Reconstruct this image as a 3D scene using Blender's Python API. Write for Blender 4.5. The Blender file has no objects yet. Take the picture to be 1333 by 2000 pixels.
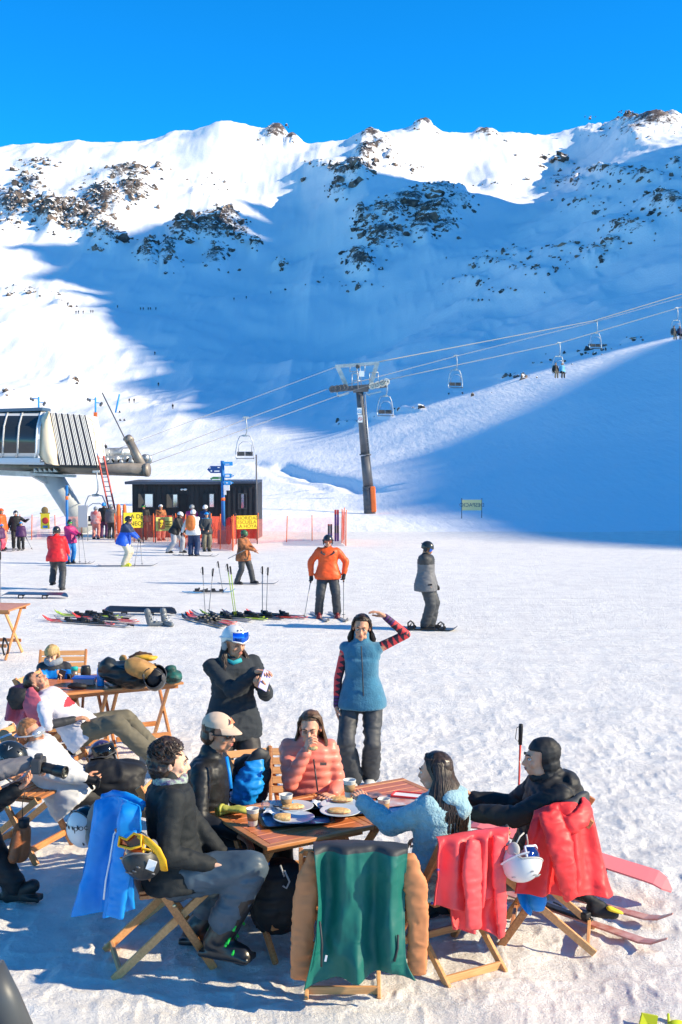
import bpy, bmesh, math, random
import numpy as np
from mathutils import Vector, Matrix, noise as mnoise
C = bpy.context.scene.collection
V = Vector
R = math.radians
random.seed(7)
# ---------------------------------------------------------------- camera, sky, sun, exposure
FPX, CX, CY, CAMZ, TILT = 2300.0, 666.5, 1000.0, 3.1, 0.0534
cam_d = bpy.data.cameras.new('camera')
cam = bpy.data.objects.new('camera', cam_d); C.objects.link(cam)
cam_d.sensor_fit = 'VERTICAL'; cam_d.sensor_height = 36; cam_d.lens = 36*FPX/2000
cam_d.clip_start = 0.1; cam_d.clip_end = 6000
cam.location = (0, 0, CAMZ); cam.rotation_euler = (R(90)-TILT, 0, 0)
bpy.context.scene.camera = cam
SUN_EL, SUN_AZ = R(28), R(-10)          # azimuth measured from +X towards +Y
SUN = V((math.cos(SUN_EL)*math.cos(SUN_AZ), math.cos(SUN_EL)*math.sin(SUN_AZ), math.sin(SUN_EL)))
w = bpy.data.worlds.new("World"); bpy.context.scene.world = w; w.use_nodes = True
nt = w.node_tree; bg = nt.nodes['Background']
sky = nt.nodes.new('ShaderNodeTexSky'); sky.sky_type = 'NISHITA'; sky.sun_disc = False
sky.sun_elevation = SUN_EL; sky.sun_rotation = R(90)-SUN_AZ
sky.altitude = 4200; sky.air_density = 1.0; sky.dust_density = 0.1; sky.ozone_density = 3.0
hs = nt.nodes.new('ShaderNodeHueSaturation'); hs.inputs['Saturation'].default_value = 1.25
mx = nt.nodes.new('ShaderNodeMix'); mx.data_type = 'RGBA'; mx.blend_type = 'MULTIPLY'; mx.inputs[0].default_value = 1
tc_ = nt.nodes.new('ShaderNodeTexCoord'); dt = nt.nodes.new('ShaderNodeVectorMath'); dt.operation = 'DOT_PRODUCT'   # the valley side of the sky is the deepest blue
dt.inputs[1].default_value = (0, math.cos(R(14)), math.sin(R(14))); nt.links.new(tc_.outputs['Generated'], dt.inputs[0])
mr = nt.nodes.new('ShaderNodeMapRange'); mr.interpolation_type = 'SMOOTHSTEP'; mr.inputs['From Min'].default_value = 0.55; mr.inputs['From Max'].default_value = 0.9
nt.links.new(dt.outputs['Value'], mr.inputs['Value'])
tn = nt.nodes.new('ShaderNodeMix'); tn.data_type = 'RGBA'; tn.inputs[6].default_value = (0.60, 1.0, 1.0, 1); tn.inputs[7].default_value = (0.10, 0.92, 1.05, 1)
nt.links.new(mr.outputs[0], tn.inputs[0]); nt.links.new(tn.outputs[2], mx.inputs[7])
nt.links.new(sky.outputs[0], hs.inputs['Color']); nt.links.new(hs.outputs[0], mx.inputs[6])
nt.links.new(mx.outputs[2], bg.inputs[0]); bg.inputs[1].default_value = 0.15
sl = bpy.data.lights.new('sun', 'SUN'); sl.energy = 3.75; sl.angle = R(0.5); sl.color = (1.0, 0.86, 0.62)
so = bpy.data.objects.new('sun', sl); C.objects.link(so); so.location = (60, 20, 60)
so.rotation_euler = SUN.to_track_quat('Z', 'Y').to_euler()
vs = bpy.context.scene.view_settings
vs.view_transform = 'Standard'; vs.look = 'None'; vs.gamma = 1; vs.use_curve_mapping = False; vs.exposure = 1.08
# ---------------------------------------------------------------- measuring helpers
_U = (0, math.sin(TILT), math.cos(TILT)); _F = (0, math.cos(TILT), -math.sin(TILT))
def W(px, py, d):
    """world point seen at photo pixel px,py when it stands d metres in front (Y=d)"""
    a = (px-CX)/FPX; b = -(py-CY)/FPX
    dy = b*_U[1]+_F[1]; dz = b*_U[2]+_F[2]
    return V((a*d/dy, d, CAMZ+dz*d/dy))
def WZ(px, py, z=0.0):
    """world point on the level z seen at photo pixel"""
    b = -(py-CY)/FPX
    dy = b*_U[1]+_F[1]; dz = b*_U[2]+_F[2]
    d = (z-CAMZ)*dy/dz
    return W(px, py, d)
def yd(d):     # depth along Y -> (slope of ray) helper
    return d
# ---------------------------------------------------------------- numpy noise
def _hash(i, j, k):
    h = (i*374761393 + j*668265263 + k*1274126177) & 0x7fffffff
    h = ((h ^ (h >> 13))*1103515245) & 0x7fffffff
    return ((h ^ (h >> 16)) & 0xffff)/65535.0
def vnoise(p):
    p = np.asarray(p, dtype=np.float64)
    i = np.floor(p).astype(np.int64); f = p-i; f = f*f*(3-2*f)
    r = 0
    for a in (0, 1):
        for b in (0, 1):
            for c in (0, 1):
                wgt = (f[..., 0] if a else 1-f[..., 0])*(f[..., 1] if b else 1-f[..., 1])*(f[..., 2] if c else 1-f[..., 2])
                r = r+wgt*_hash(i[..., 0]+a, i[..., 1]+b, i[..., 2]+c)
    return r*2-1
def fbm(p, oct=4, gain=0.5):
    p = np.asarray(p, dtype=np.float64); s = 0; a = 1
    for o in range(oct):
        s = s+a*vnoise(p*(2**o)+o*17.3); a *= gain
    return s
def ridged(p, oct=4, gain=0.5):
    p = np.asarray(p, dtype=np.float64); s = 0; a = 1
    for o in range(oct):
        s = s+a*(1-2*np.abs(vnoise(p*(2**o)+o*31.7))); a *= gain
    return s
# ---------------------------------------------------------------- materials
MATS = {}
def mat(name, col, rough=0.7, bump=0, bscale=60, var=0.0, vscale=6, col2=None, metal=0, spec=0.4, alpha=None,
        trans=0, coat=0, stretch=None, sheen=0, bdist=0.01, emit=None, sss=0):
    if name in MATS: return MATS[name]
    m = bpy.data.materials.new(name); m.use_nodes = True; MATS[name] = m
    n = m.node_tree; b = n.nodes['Principled BSDF']; L = n.links
    c4 = tuple(col)+(1,)
    b.inputs['Base Color'].default_value = c4; b.inputs['Roughness'].default_value = rough
    b.inputs['Metallic'].default_value = metal; b.inputs['Specular IOR Level'].default_value = spec
    if trans: b.inputs['Transmission Weight'].default_value = trans; b.inputs['IOR'].default_value = 1.45
    if coat: b.inputs['Coat Weight'].default_value = coat; b.inputs['Coat Roughness'].default_value = 0.08
    if sheen: b.inputs['Sheen Weight'].default_value = sheen
    if sss:
        b.inputs['Subsurface Weight'].default_value = sss; b.inputs['Subsurface Radius'].default_value = (0.012, 0.005, 0.003)
        b.inputs['Subsurface Scale'].default_value = 1.0
    tc = None
    if bump or var or col2:
        tc = n.nodes.new('ShaderNodeTexCoord'); mp = n.nodes.new('ShaderNodeMapping')
        L.new(tc.outputs['Object'], mp.inputs['Vector'])
        if stretch: mp.inputs['Scale'].default_value = stretch
    if var or col2:
        t = n.nodes.new('ShaderNodeTexNoise'); t.inputs['Scale'].default_value = vscale; t.inputs['Detail'].default_value = 5
        t.inputs['Roughness'].default_value = 0.6
        L.new(mp.outputs[0], t.inputs['Vector'])
        r = n.nodes.new('ShaderNodeValToRGB'); r.color_ramp.elements[0].position = 0.36; r.color_ramp.elements[1].position = 0.64
        if col2: a, z = c4, tuple(col2)+(1,)
        else: a, z = tuple(x*(1-var) for x in col)+(1,), tuple(min(1, x*(1+var)) for x in col)+(1,)
        r.color_ramp.elements[0].color = a; r.color_ramp.elements[1].color = z
        L.new(t.outputs['Fac'], r.inputs[0]); L.new(r.outputs[0], b.inputs['Base Color'])
    if bump:
        t2 = n.nodes.new('ShaderNodeTexNoise'); t2.inputs['Scale'].default_value = bscale; t2.inputs['Detail'].default_value = 6
        L.new(mp.outputs[0], t2.inputs['Vector'])
        bp = n.nodes.new('ShaderNodeBump'); bp.inputs['Strength'].default_value = bump; bp.inputs['Distance'].default_value = bdist
        L.new(t2.outputs['Fac'], bp.inputs['Height']); L.new(bp.outputs[0], b.inputs['Normal'])
        if bdist <= 0.003 and bscale >= 100 and 'skin' not in name:
            mp3 = n.nodes.new('ShaderNodeMapping'); mp3.inputs['Scale'].default_value = (1, 1, 1.8); L.new(tc.outputs['Object'], mp3.inputs[0])
            t3 = n.nodes.new('ShaderNodeTexNoise'); t3.noise_type = 'RIDGED_MULTIFRACTAL'; t3.inputs['Scale'].default_value = 5.5; t3.inputs['Detail'].default_value = 3; t3.inputs['Distortion'].default_value = 1.2; L.new(mp3.outputs[0], t3.inputs['Vector'])
            b3 = n.nodes.new('ShaderNodeBump'); b3.inputs['Strength'].default_value = 0.5; b3.inputs['Distance'].default_value = 0.012
            L.new(t3.outputs['Fac'], b3.inputs['Height']); L.new(b3.outputs[0], bp.inputs['Normal'])
    return m
# ---------------------------------------------------------------- object helpers
def tag(o, label=None, cat=None, group=None, kind=None):
    if label: o['label'] = label
    if cat: o['category'] = cat
    if group: o['group'] = group
    if kind: o['kind'] = kind
    return o
def empty(name, loc=(0, 0, 0), label=None, cat=None, group=None, rz=0):
    o = bpy.data.objects.new(name, None); C.objects.link(o); o.location = loc; o.rotation_euler = (0, 0, rz)
    o.empty_display_size = 0.2
    return tag(o, label, cat, group)
def link_mesh(name, me, parent=None, origin=None):
    o = bpy.data.objects.new(name, me); C.objects.link(o)
    if origin is not None:
        me.transform(Matrix.Translation(-V(origin)))
    if parent is not None:
        o.parent = parent
        if parent.get('_o'): o['_o'] = list(parent['_o'])
    elif origin is not None: o.location = origin
    return o
def copy_tree(o, parent=None):
    c = o.copy(); C.objects.link(c)
    if parent is not None: c.parent = parent
    for ch in list(o.children): copy_tree(ch, c)
    return c
def frame(z, y=(0, 0, 1)):
    """rotation matrix with local Z along z, local Y close to y"""
    z = V(z).normalized(); y = V(y)
    x = y.cross(z)
    if x.length < 1e-5: x = V((1, 0, 0)).cross(z)
    if x.length < 1e-5: x = V((0, 1, 0)).cross(z)
    x.normalize(); y = z.cross(x)
    return Matrix((x, y, z)).transposed()
class MB:
    def __init__(s): s.v = []; s.f = []; s.m = []; s.sm = []
    def add(s, vs, fs, mi=0, smooth=False):
        o = len(s.v); s.v += [tuple(p) for p in vs]
        for f in fs: s.f.append(tuple(i+o for i in f)); s.m.append(mi); s.sm.append(smooth)
        return s
    def box(s, c, size, rot=None, mi=0, bev=0.0, taper=1.0):
        x, y, z = size[0]/2, size[1]/2, size[2]/2; rot = rot or Matrix.Identity(3); c = V(c)
        if bev <= 0:
            P = [V((sx*x*(taper if sz > 0 else 1), sy*y*(taper if sz > 0 else 1), sz*z)) for sz in (-1, 1) for sy in (-1, 1) for sx in (-1, 1)]
            F = [(0, 2, 3, 1), (4, 5, 7, 6), (0, 1, 5, 4), (2, 6, 7, 3), (0, 4, 6, 2), (1, 3, 7, 5)]
            return s.add([c+rot@p for p in P], F, mi)
        b = min(bev, x*.49, y*.49, z*.49); P = []; 
        bm = bmesh.new(); bmesh.ops.create_cube(bm, size=1)
        for v in bm.verts:
            k = taper if v.co.z > 0 else 1
            v.co = V((v.co.x*2*x*k, v.co.y*2*y*k, v.co.z*2*z))
        bmesh.ops.bevel(bm, geom=list(bm.edges), offset=b, segments=2, affect='EDGES', profile=0.5)
        bm.verts.ensure_lookup_table(); bm.verts.index_update()
        s.add([c+rot@v.co for v in bm.verts], [[v.index for v in f.verts] for f in bm.faces], mi, False); bm.free(); return s
    def bar(s, p0, p1, w, h, up=(0, 0, 1), mi=0, bev=0.0):
        p0, p1 = V(p0), V(p1); r = frame(p1-p0, up)
        return s.box((p0+p1)/2, (w, h, (p1-p0).length), r, mi, bev)
    def tube(s, pts, rad, n=8, mi=0, caps=True, flat=1.0, up=(0, 0, 1), smooth=True, sq=1.0):
        sg = lambda t: math.copysign(abs(t)**sq, t)
        pts = [V(p) for p in pts]; rad = rad if isinstance(rad, (list, tuple)) else [rad]*len(pts)
        vs = []; fs = []; prev = None
        for i, p in enumerate(pts):
            d = (pts[min(i+1, len(pts)-1)]-pts[max(i-1, 0)])
            if d.length < 1e-9: d = V((0, 0, 1))
            r = frame(d, up if prev is None else prev); prev = r.col[1]
            for k in range(n):
                a = 2*math.pi*k/n
                vs.append(p+r@V((sg(math.cos(a))*rad[i], sg(math.sin(a))*rad[i]*flat, 0)))
        for i in range(len(pts)-1):
            for k in range(n):
                a, b = i*n+k, i*n+(k+1) % n
                fs.append((a, b, b+n, a+n))
        if caps: fs.append(tuple(range(n-1, -1, -1))); fs.append(tuple((len(pts)-1)*n+k for k in range(n)))
        return s.add(vs, fs, mi, smooth)
    def lathe(s, prof, n=20, loc=(0, 0, 0), rot=None, mi=0, smooth=True, sc=(1, 1, 1)):
        rot = rot or Matrix.Identity(3); loc = V(loc); vs = []; fs = []
        for r, z in prof:
            for k in range(n):
                a = 2*math.pi*k/n; vs.append(loc+rot@V((r*math.cos(a)*sc[0], r*math.sin(a)*sc[1], z*sc[2])))
        for i in range(len(prof)-1):
            for k in range(n):
                a, b = i*n+k, i*n+(k+1) % n; fs.append((a, b, b+n, a+n))
        if prof[0][0] > 1e-6: fs.append(tuple(range(n-1, -1, -1)))
        if prof[-1][0] > 1e-6: fs.append(tuple((len(prof)-1)*n+k for k in range(n)))
        return s.add(vs, fs, mi, smooth)
    def ell(s, c, r, rot=None, mi=0, nu=14, nv=9, p=1.0):
        rot = rot or Matrix.Identity(3); c = V(c); vs = []; fs = []
        r = r if isinstance(r, (tuple, list)) else (r, r, r)
        sg = lambda t: math.copysign(abs(t)**p, t)
        vs.append(c+rot@V((0, 0, -r[2])))
        for i in range(1, nv):
            t = -math.pi/2+math.pi*i/nv
            for k in range(nu):
                a = 2*math.pi*k/nu
                vs.append(c+rot@V((sg(math.cos(t))*sg(math.cos(a))*r[0], sg(math.cos(t))*sg(math.sin(a))*r[1], sg(math.sin(t))*r[2])))
        vs.append(c+rot@V((0, 0, r[2])))
        for k in range(nu): fs.append((0, 1+(k+1) % nu, 1+k))
        for i in range(nv-2):
            for k in range(nu):
                a, b = 1+i*nu+k, 1+i*nu+(k+1) % nu; fs.append((a, b, b+nu, a+nu))
        o = 1+(nv-2)*nu; t = len(vs)-1
        for k in range(nu): fs.append((o+k, o+(k+1) % nu, t))
        return s.add(vs, fs, mi, True)
    def cap(s, p0, p1, r0, r1=None, flat=1.0, up=(0, 0, 1), n=12, mi=0):
        """tapered capsule"""
        r1 = r0 if r1 is None else r1; p0, p1 = V(p0), V(p1); d = (p1-p0)
        L = d.length or 1e-4; d = d/L if L > 1e-4 else V((0, 0, 1)); pts = []; rad = []
        for t in (-1, -.92, -.7, -.38, 0): pts.append(p0+d*r0*t); rad.append(max(1e-4, r0*math.sqrt(max(0, 1-t*t))))
        for t in (0, .38, .7, .92, 1): pts.append(p1+d*r1*t); rad.append(max(1e-4, r1*math.sqrt(max(0, 1-t*t))))
        return s.tube(pts, rad, n, mi, True, flat, up)
    def prism(s, pts, y0, y1, rot=None, loc=(0, 0, 0), mi=0):
        """outline pts (x,z) extruded along local y"""
        rot = rot or Matrix.Identity(3); loc = V(loc); n = len(pts)
        vs = [loc+rot@V((p[0], y0, p[1])) for p in pts]+[loc+rot@V((p[0], y1, p[1])) for p in pts]
        fs = [tuple(range(n)), tuple(range(2*n-1, n-1, -1))]+[(i, i+n, (i+1) % n+n, (i+1) % n) for i in range(n)]
        return s.add(vs, fs, mi)
    def mesh(s, name='m'):
        me = bpy.data.meshes.new(name); me.from_pydata(s.v, [], s.f); return me
    def build(s, name, mats, parent=None, origin=None, smooth=None):
        me = s.mesh(name)
        for m in (mats if isinstance(mats, (list, tuple)) else [mats]): me.materials.append(m)
        me.polygons.foreach_set('material_index', s.m)
        me.polygons.foreach_set('use_smooth', s.sm if smooth is None else [smooth]*len(s.f))
        me.update()
        if origin is None and parent is not None and parent.get('_o'): origin = parent['_o']
        o = link_mesh(name, me, parent, origin); return o
def WORLD(root):
    """mark root: its parts are given in world coordinates and shifted to its location"""
    root['_o'] = list(root.location); return root
def voxel(mb, size, iters=3, fac=0.5):
    """union of the primitives as one closed surface (numpy verts, faces)"""
    me = mb.mesh('tmp'); o = bpy.data.objects.new('tmp', me); C.objects.link(o)
    m = o.modifiers.new('r', 'REMESH'); m.mode = 'VOXEL'; m.voxel_size = size; m.use_smooth_shade = True
    if iters:
        s2 = o.modifiers.new('s', 'SMOOTH'); s2.iterations = iters; s2.factor = fac
    dg = bpy.context.evaluated_depsgraph_get()
    r = bpy.data.meshes.new_from_object(o.evaluated_get(dg)); bpy.data.objects.remove(o); bpy.data.meshes.remove(me)
    return r
def mverts(me):
    a = np.empty(len(me.vertices)*3); me.vertices.foreach_get('co', a); return a.reshape(-1, 3)
def mnormals(me):
    a = np.empty(len(me.vertices)*3); me.vertices.foreach_get('normal', a); return a.reshape(-1, 3)
def setverts(me, a): me.vertices.foreach_set('co', a.ravel()); me.update()
def finish(me, name, mats, parent=None, origin=None, pick=None):
    me.materials.clear()
    for m in (mats if isinstance(mats, (list, tuple)) else [mats]): me.materials.append(m)
    n = len(me.polygons)
    mi = np.zeros(n, dtype=np.int32)
    if pick is not None:
        c = np.empty(n*3); me.polygons.foreach_get('center', c); mi = pick(c.reshape(-1, 3)).astype(np.int32)
    me.polygons.foreach_set('material_index', mi); me.polygons.foreach_set('use_smooth', [True]*n); me.update(); me.name = name
    if origin is None and parent is not None and parent.get('_o'): origin = parent['_o']
    return link_mesh(name, me, parent, origin)
def cloth(mb, name, m, parent, size=0.014, wr=0.006, ws=13, iters=4, origin=None, pick=None, quilt=None, aniso=(1, 1, 2.2)):
    """clothing: voxel union, then folds pushed along the normals"""
    me = voxel(mb, size, iters)
    a = mverts(me); nr = mnormals(me)
    if wr:
        q = a*np.array(aniso)*ws
        q = q+0.8*np.stack([vnoise(q*.5+3), vnoise(q*.5+9), vnoise(q*.5+21)], -1)
        a = a+nr*(ridged(q, 2)*wr*.8)[:, None]
    if quilt: a = a+nr*quilt(a)[:, None]
    setverts(me, a)
    return finish(me, name, m, parent, origin, pick)
def text_mesh(txt, size, name='t', font_scale=1.0):
    cu = bpy.data.curves.new('t', 'FONT'); cu.body = txt; cu.size = size; cu.align_x = 'CENTER'; cu.align_y = 'CENTER'
    cu.space_character = font_scale; cu.extrude = 0
    o = bpy.data.objects.new('t', cu); C.objects.link(o); dg = bpy.context.evaluated_depsgraph_get()
    me = bpy.data.meshes.new_from_object(o.evaluated_get(dg)); bpy.data.objects.remove(o); bpy.data.curves.remove(cu); return me
def text_on(mb, txt, size, loc, xdir, ydir, mi=0, thick=0.0015, sx=1.0, sp=1.0):
    """lettering as thin solid letters: xdir reading direction, ydir up of the letters"""
    me = text_mesh(txt, size, font_scale=sp); x = V(xdir).normalized(); y = V(ydir).normalized(); z = x.cross(y); loc = V(loc)
    vs = [loc+x*v.co.x*sx+y*v.co.y+z*thick for v in me.vertices]
    mb.add(vs, [tuple(p.vertices) for p in me.polygons], mi); bpy.data.meshes.remove(me)
# ================================================================ terrain
def near_z(y):
    y = np.asarray(y, dtype=float)
    t = np.clip((y-22)/45.0, 0, None)
    return -1.35*np.minimum(t, 1.0)**1.2
# control points: photo column, list of (photo row, distance)
_rows = {
 -900: [(1000,70),(920,130),(820,260),(720,420),(600,560),(480,700),(380,850),(300,1000),(300,1300)],
 -300: [(1000,70),(940,130),(860,250),(780,400),(680,520),(580,640),(480,760),(400,870),(330,980),(300,1060),(330,1300)],
 0:    [(1000,72),(945,130),(880,240),(800,390),(700,510),(600,630),(500,740),(430,840),(340,960),(287,1050),(330,1300)],
 150:  [(1000,72),(945,140),(890,240),(810,400),(700,520),(600,630),(500,760),(400,860),(310,980),(272,1080),(320,1300)],
 300:  [(1000,74),(940,150),(880,260),(810,400),(700,530),(600,640),(500,770),(400,870),(300,1000),(264,1090),(320,1300)],
 450:  [(1000,76),(940,150),(870,270),(810,400),(700,540),(600,640),(500,780),(400,880),(310,990),(251,1090),(320,1300)],
 600:  [(1000,80),(935,140),(870,230),(835,330),(800,420),(700,550),(600,660),(500,780),(400,880),(330,960),(284,1060),(330,1300)],
 700: [(1000,84),(950,115),(895,160),(840,215),(835,290),(800,410),(700,550),(600,650),(500,730),(400,800),(330,870),(318,960),(268,1080),(330,1300)],
 800: [(1000,82),(950,106),(880,150),(795,205),(800,300),(740,420),(650,550),(560,650),(480,720),(400,800),(355,860),(335,960),(262,1070),(330,1300)],
 900: [(1000,78),(940,98),(870,135),(768,200),(778,300),(700,430),(600,560),(500,670),(440,760),(395,840),(370,930),(330,1010),(268,1100),(330,1300)],
 1000: [(1010,72),(940,94),(860,130),(735,196),(745,300),(680,400),(580,530),(480,660),(430,800),(390,930),(330,1020),(258,1130),(330,1300)],
 1100: [(1015,68),(940,90),(850,124),(708,192),(718,290),(650,380),(550,500),(450,650),(400,820),(380,960),(320,1050),(252,1140),(330,1300)],
 1200: [(1020,66),(940,87),(840,120),(680,188),(692,280),(620,370),(520,480),(430,590),(360,700),(320,850),(270,1000),(240,1090),(330,1300)],
 1333: [(1022,64),(940,84),(820,116),(652,182),(664,270),(590,350),(500,450),(400,560),(330,680),(290,830),(250,980),(224,1090),(330,1300)],
 1500: [(1022,64),(920,84),(780,116),(622,175),(620,260),(540,350),(440,450),(340,560),(280,680),(250,830),(225,980),(210,1090),(330,1300)],
 1900: [(1010,66),(880,84),(720,110),(560,170),(540,260),(440,350),(340,450),(260,560),(220,680),(200,830),(200,980),(200,1090),(330,1300)],
}
_P = []
for _px, _l in _rows.items():
    for _py, _d in _l:
        p = W(_px, _py, _d); _P.append((_px/2300.0-CX/2300.0, math.log(_d), (p.z-CAMZ)/_d))
for _px in list(_rows)+[2600]:
    a_ = (_px-CX)/2300.0
    for d_ in (46, 58): _P.append((a_, math.log(d_), (float(near_z(d_))-CAMZ)/d_))
_P = np.array(_P)
def _feat(a, l): return np.stack([np.asarray(a)*2.2, np.asarray(l)], -1)
_X = _feat(_P[:, 0], _P[:, 1])
def _ker(r2): return np.sqrt(r2+0.0004)**1.0*-1.0
_n = len(_X)
_D2 = ((_X[:, None]-_X[None])**2).sum(-1)
_A = np.zeros((_n+3, _n+3)); _A[:_n, :_n] = _ker(_D2)+np.eye(_n)*-0.004
_A[:_n, _n] = 1; _A[:_n, _n+1:] = _X; _A[_n, :_n] = 1; _A[_n+1:, :_n] = _X.T
_w = np.linalg.solve(_A, np.concatenate([_P[:, 2], [0, 0, 0]]))
def rbf(a, l):
    q = _feat(a, l); sh = q.shape[:-1]; q = q.reshape(-1, 2); out = np.empty(len(q))
    for i in range(0, len(q), 40000):
        b = q[i:i+40000]; r2 = ((b[:, None]-_X[None])**2).sum(-1)
        out[i:i+40000] = _ker(r2)@_w[:_n]+_w[_n]+b@_w[_n+1:]
    return out.reshape(sh)
def seg_dist(x, y, pts):
    best = np.full(np.shape(x), 1e9)
    for (x0, y0), (x1, y1) in zip(pts[:-1], pts[1:]):
        dx, dy = x1-x0, y1-y0; t = np.clip(((x-x0)*dx+(y-y0)*dy)/(dx*dx+dy*dy), 0, 1)
        best = np.minimum(best, np.hypot(x-x0-t*dx, y-y0-t*dy))
    return best
# rock areas: photo px, py, radius x, radius y, strength
ROCKS = [(30,410,50,38,1),(60,370,40,30,.8),(75,325,45,14,.7),(100,420,60,30,1),(150,430,55,32,1),(200,400,55,35,1),(260,385,40,25,1),(250,345,60,16,.9),(310,335,16,10,.8),
 (215,470,30,22,1),(180,440,40,22,.9),(290,500,28,30,.8),(330,500,25,35,.8),(365,455,35,25,1),(420,455,50,35,1),(440,440,40,25,1),(425,510,26,24,.9),(470,460,35,18,.7),(500,490,12,14,.9),(545,522,22,8,.7),
 (540,268,34,16,1),(570,280,20,12,.9),(715,305,26,16,1),(725,272,30,12,.9),(745,290,22,18,.8),(830,250,26,10,1),(765,310,14,8,.8),
 (670,345,40,18,.9),(660,380,30,20,.7),(690,335,40,16,.9),(705,430,18,28,.9),(720,440,30,18,.7),(760,420,40,22,.9),(800,400,50,25,.9),(850,420,60,25,.9),(860,380,50,20,.8),(900,400,40,24,.7),(830,450,50,20,.9),(750,465,50,22,.9),
 (870,455,45,16,.8),(700,510,34,20,.8),(740,490,24,16,.7),(705,530,30,14,1),(780,490,30,10,.6),
 (950,268,30,8,.9),(1040,252,44,8,1),(1140,245,50,12,.9),(1210,240,60,14,1),(1280,245,60,16,1),(1240,262,50,14,.8),(1310,235,30,12,.8),(1150,262,40,8,.6),
 (1090,325,30,6,.9),(1110,360,70,14,.7),(1180,340,80,14,.7),(1060,310,40,8,.5),(1260,350,60,10,.7),(1320,330,20,12,.8),(1300,400,60,22,.8),(1230,450,60,24,.7),(1150,400,70,16,.5),(1160,500,50,22,.6),(1190,480,30,14,.7),
 (960,520,60,14,.6),(1000,500,50,14,.5),(920,550,50,10,.5),(1060,530,70,12,.5),(1000,570,60,8,.4),(930,590,50,6,.3),(1100,490,60,12,.5),
 (70,580,60,7,.6),(30,568,30,6,.6),(120,598,24,5,.6),(140,745,14,5,.5),(20,770,20,8,.4),
 (740,815,30,4,.7),(690,830,40,4,.7),(800,800,40,4,.6),(1140,690,60,8,.5),(1180,680,50,7,.5),(1080,712,50,5,.45),(1000,738,50,4,.6),(900,770,50,4,.4),(1230,665,40,6,.5),
 (400,365,60,25,.35),(620,325,40,8,.6),(780,330,60,10,.5),(880,370,60,10,.5),(955,360,40,8,.4),(640,560,80,10,.35),(700,560,60,10,.3)]
def rockmask(px, py, warp=None):
    m = np.zeros(np.shape(px))
    for x, y, rx, ry, s in ROCKS:
        g = s*np.exp(-(((px-x)/rx)**2+((py-y)/ry)**2)*0.9)
        m = np.maximum(m, g)
    return m
_ditch1 = [tuple(W(548,872,170)[:2]), tuple(W(600,893,150)[:2]), tuple(W(680,925,122)[:2]), tuple(W(745,952,104)[:2])]
_ditch2 = [tuple(W(500,882,180)[:2]), tuple(W(560,915,150)[:2]), tuple(W(640,955,115)[:2])]
def height(x, y, detail=True):
    x = np.asarray(x, float); y = np.asarray(y, float)
    ys = np.maximum(y, 1.0)
    d = np.maximum(ys, 40); a = np.clip(x/ys, -0.75, 0.75)
    zf = CAMZ+rbf(a, np.log(d))*d
    t = np.clip((ys-46)/26, 0, 1); t = t*t*(3-2*t)
    z = near_z(ys)*(1-t)+zf*t
    if detail:
        P3 = np.stack([x, y, np.zeros_like(x)], -1)
        far = np.clip((ys-150)/300, 0, 1)
        z = z+far*(fbm(P3/95.0+5, 4, .5)*6.5+ridged(P3/46.0*np.array([1.3, .45, 1])+3, 4, .5)*2.0*far)
        z = z+np.clip((ys-60)/80, 0, 1)*fbm(P3/14.0, 3)*0.28
        # bank along the cut piste
        for ln, wd, dp in ((_ditch1, 1.3, .9), (_ditch2, 1.2, .35)):
            s_ = seg_dist(x, y, ln); z = z-dp*np.exp(-(s_/wd)**2)
        z = z+fbm(P3/7.0+11, 3)*0.03*np.clip(ys/20, .4, 2)
    return z
def GZ(x, y): return float(height(np.array([x]), np.array([y]))[0])
def G(px, py, lo=6.0, hi=1300, n=900):
    """first terrain point under a photo pixel"""
    ds = np.exp(np.linspace(math.log(lo), math.log(hi), n))
    p = [W(px, py, 1.0)]; v = p[0]-V((0, 0, CAMZ))
    xs, ys, zs = v.x*ds, ds, CAMZ+v.z*ds
    h = height(xs, ys); k = np.nonzero(zs < h)[0]
    k = k[0] if len(k) else len(ds)-1
    d = ds[k]
    if k: 
        g0, g1 = zs[k-1]-h[k-1], zs[k]-h[k]; d = ds[k-1]+(ds[k]-ds[k-1])*g0/(g0-g1+1e-12)
    return V((v.x*d, d, float(CAMZ+v.z*d)))
def rock_lift(x, y, m):
    P3 = np.stack([np.asarray(x, float), np.asarray(y, float), np.asarray(x, float)*0], -1)
    return (m*m*8.0+m*2.2*ridged(P3/24., 4, .6))*np.clip((P3[..., 1]-200)/500, 0, 1)
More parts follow.
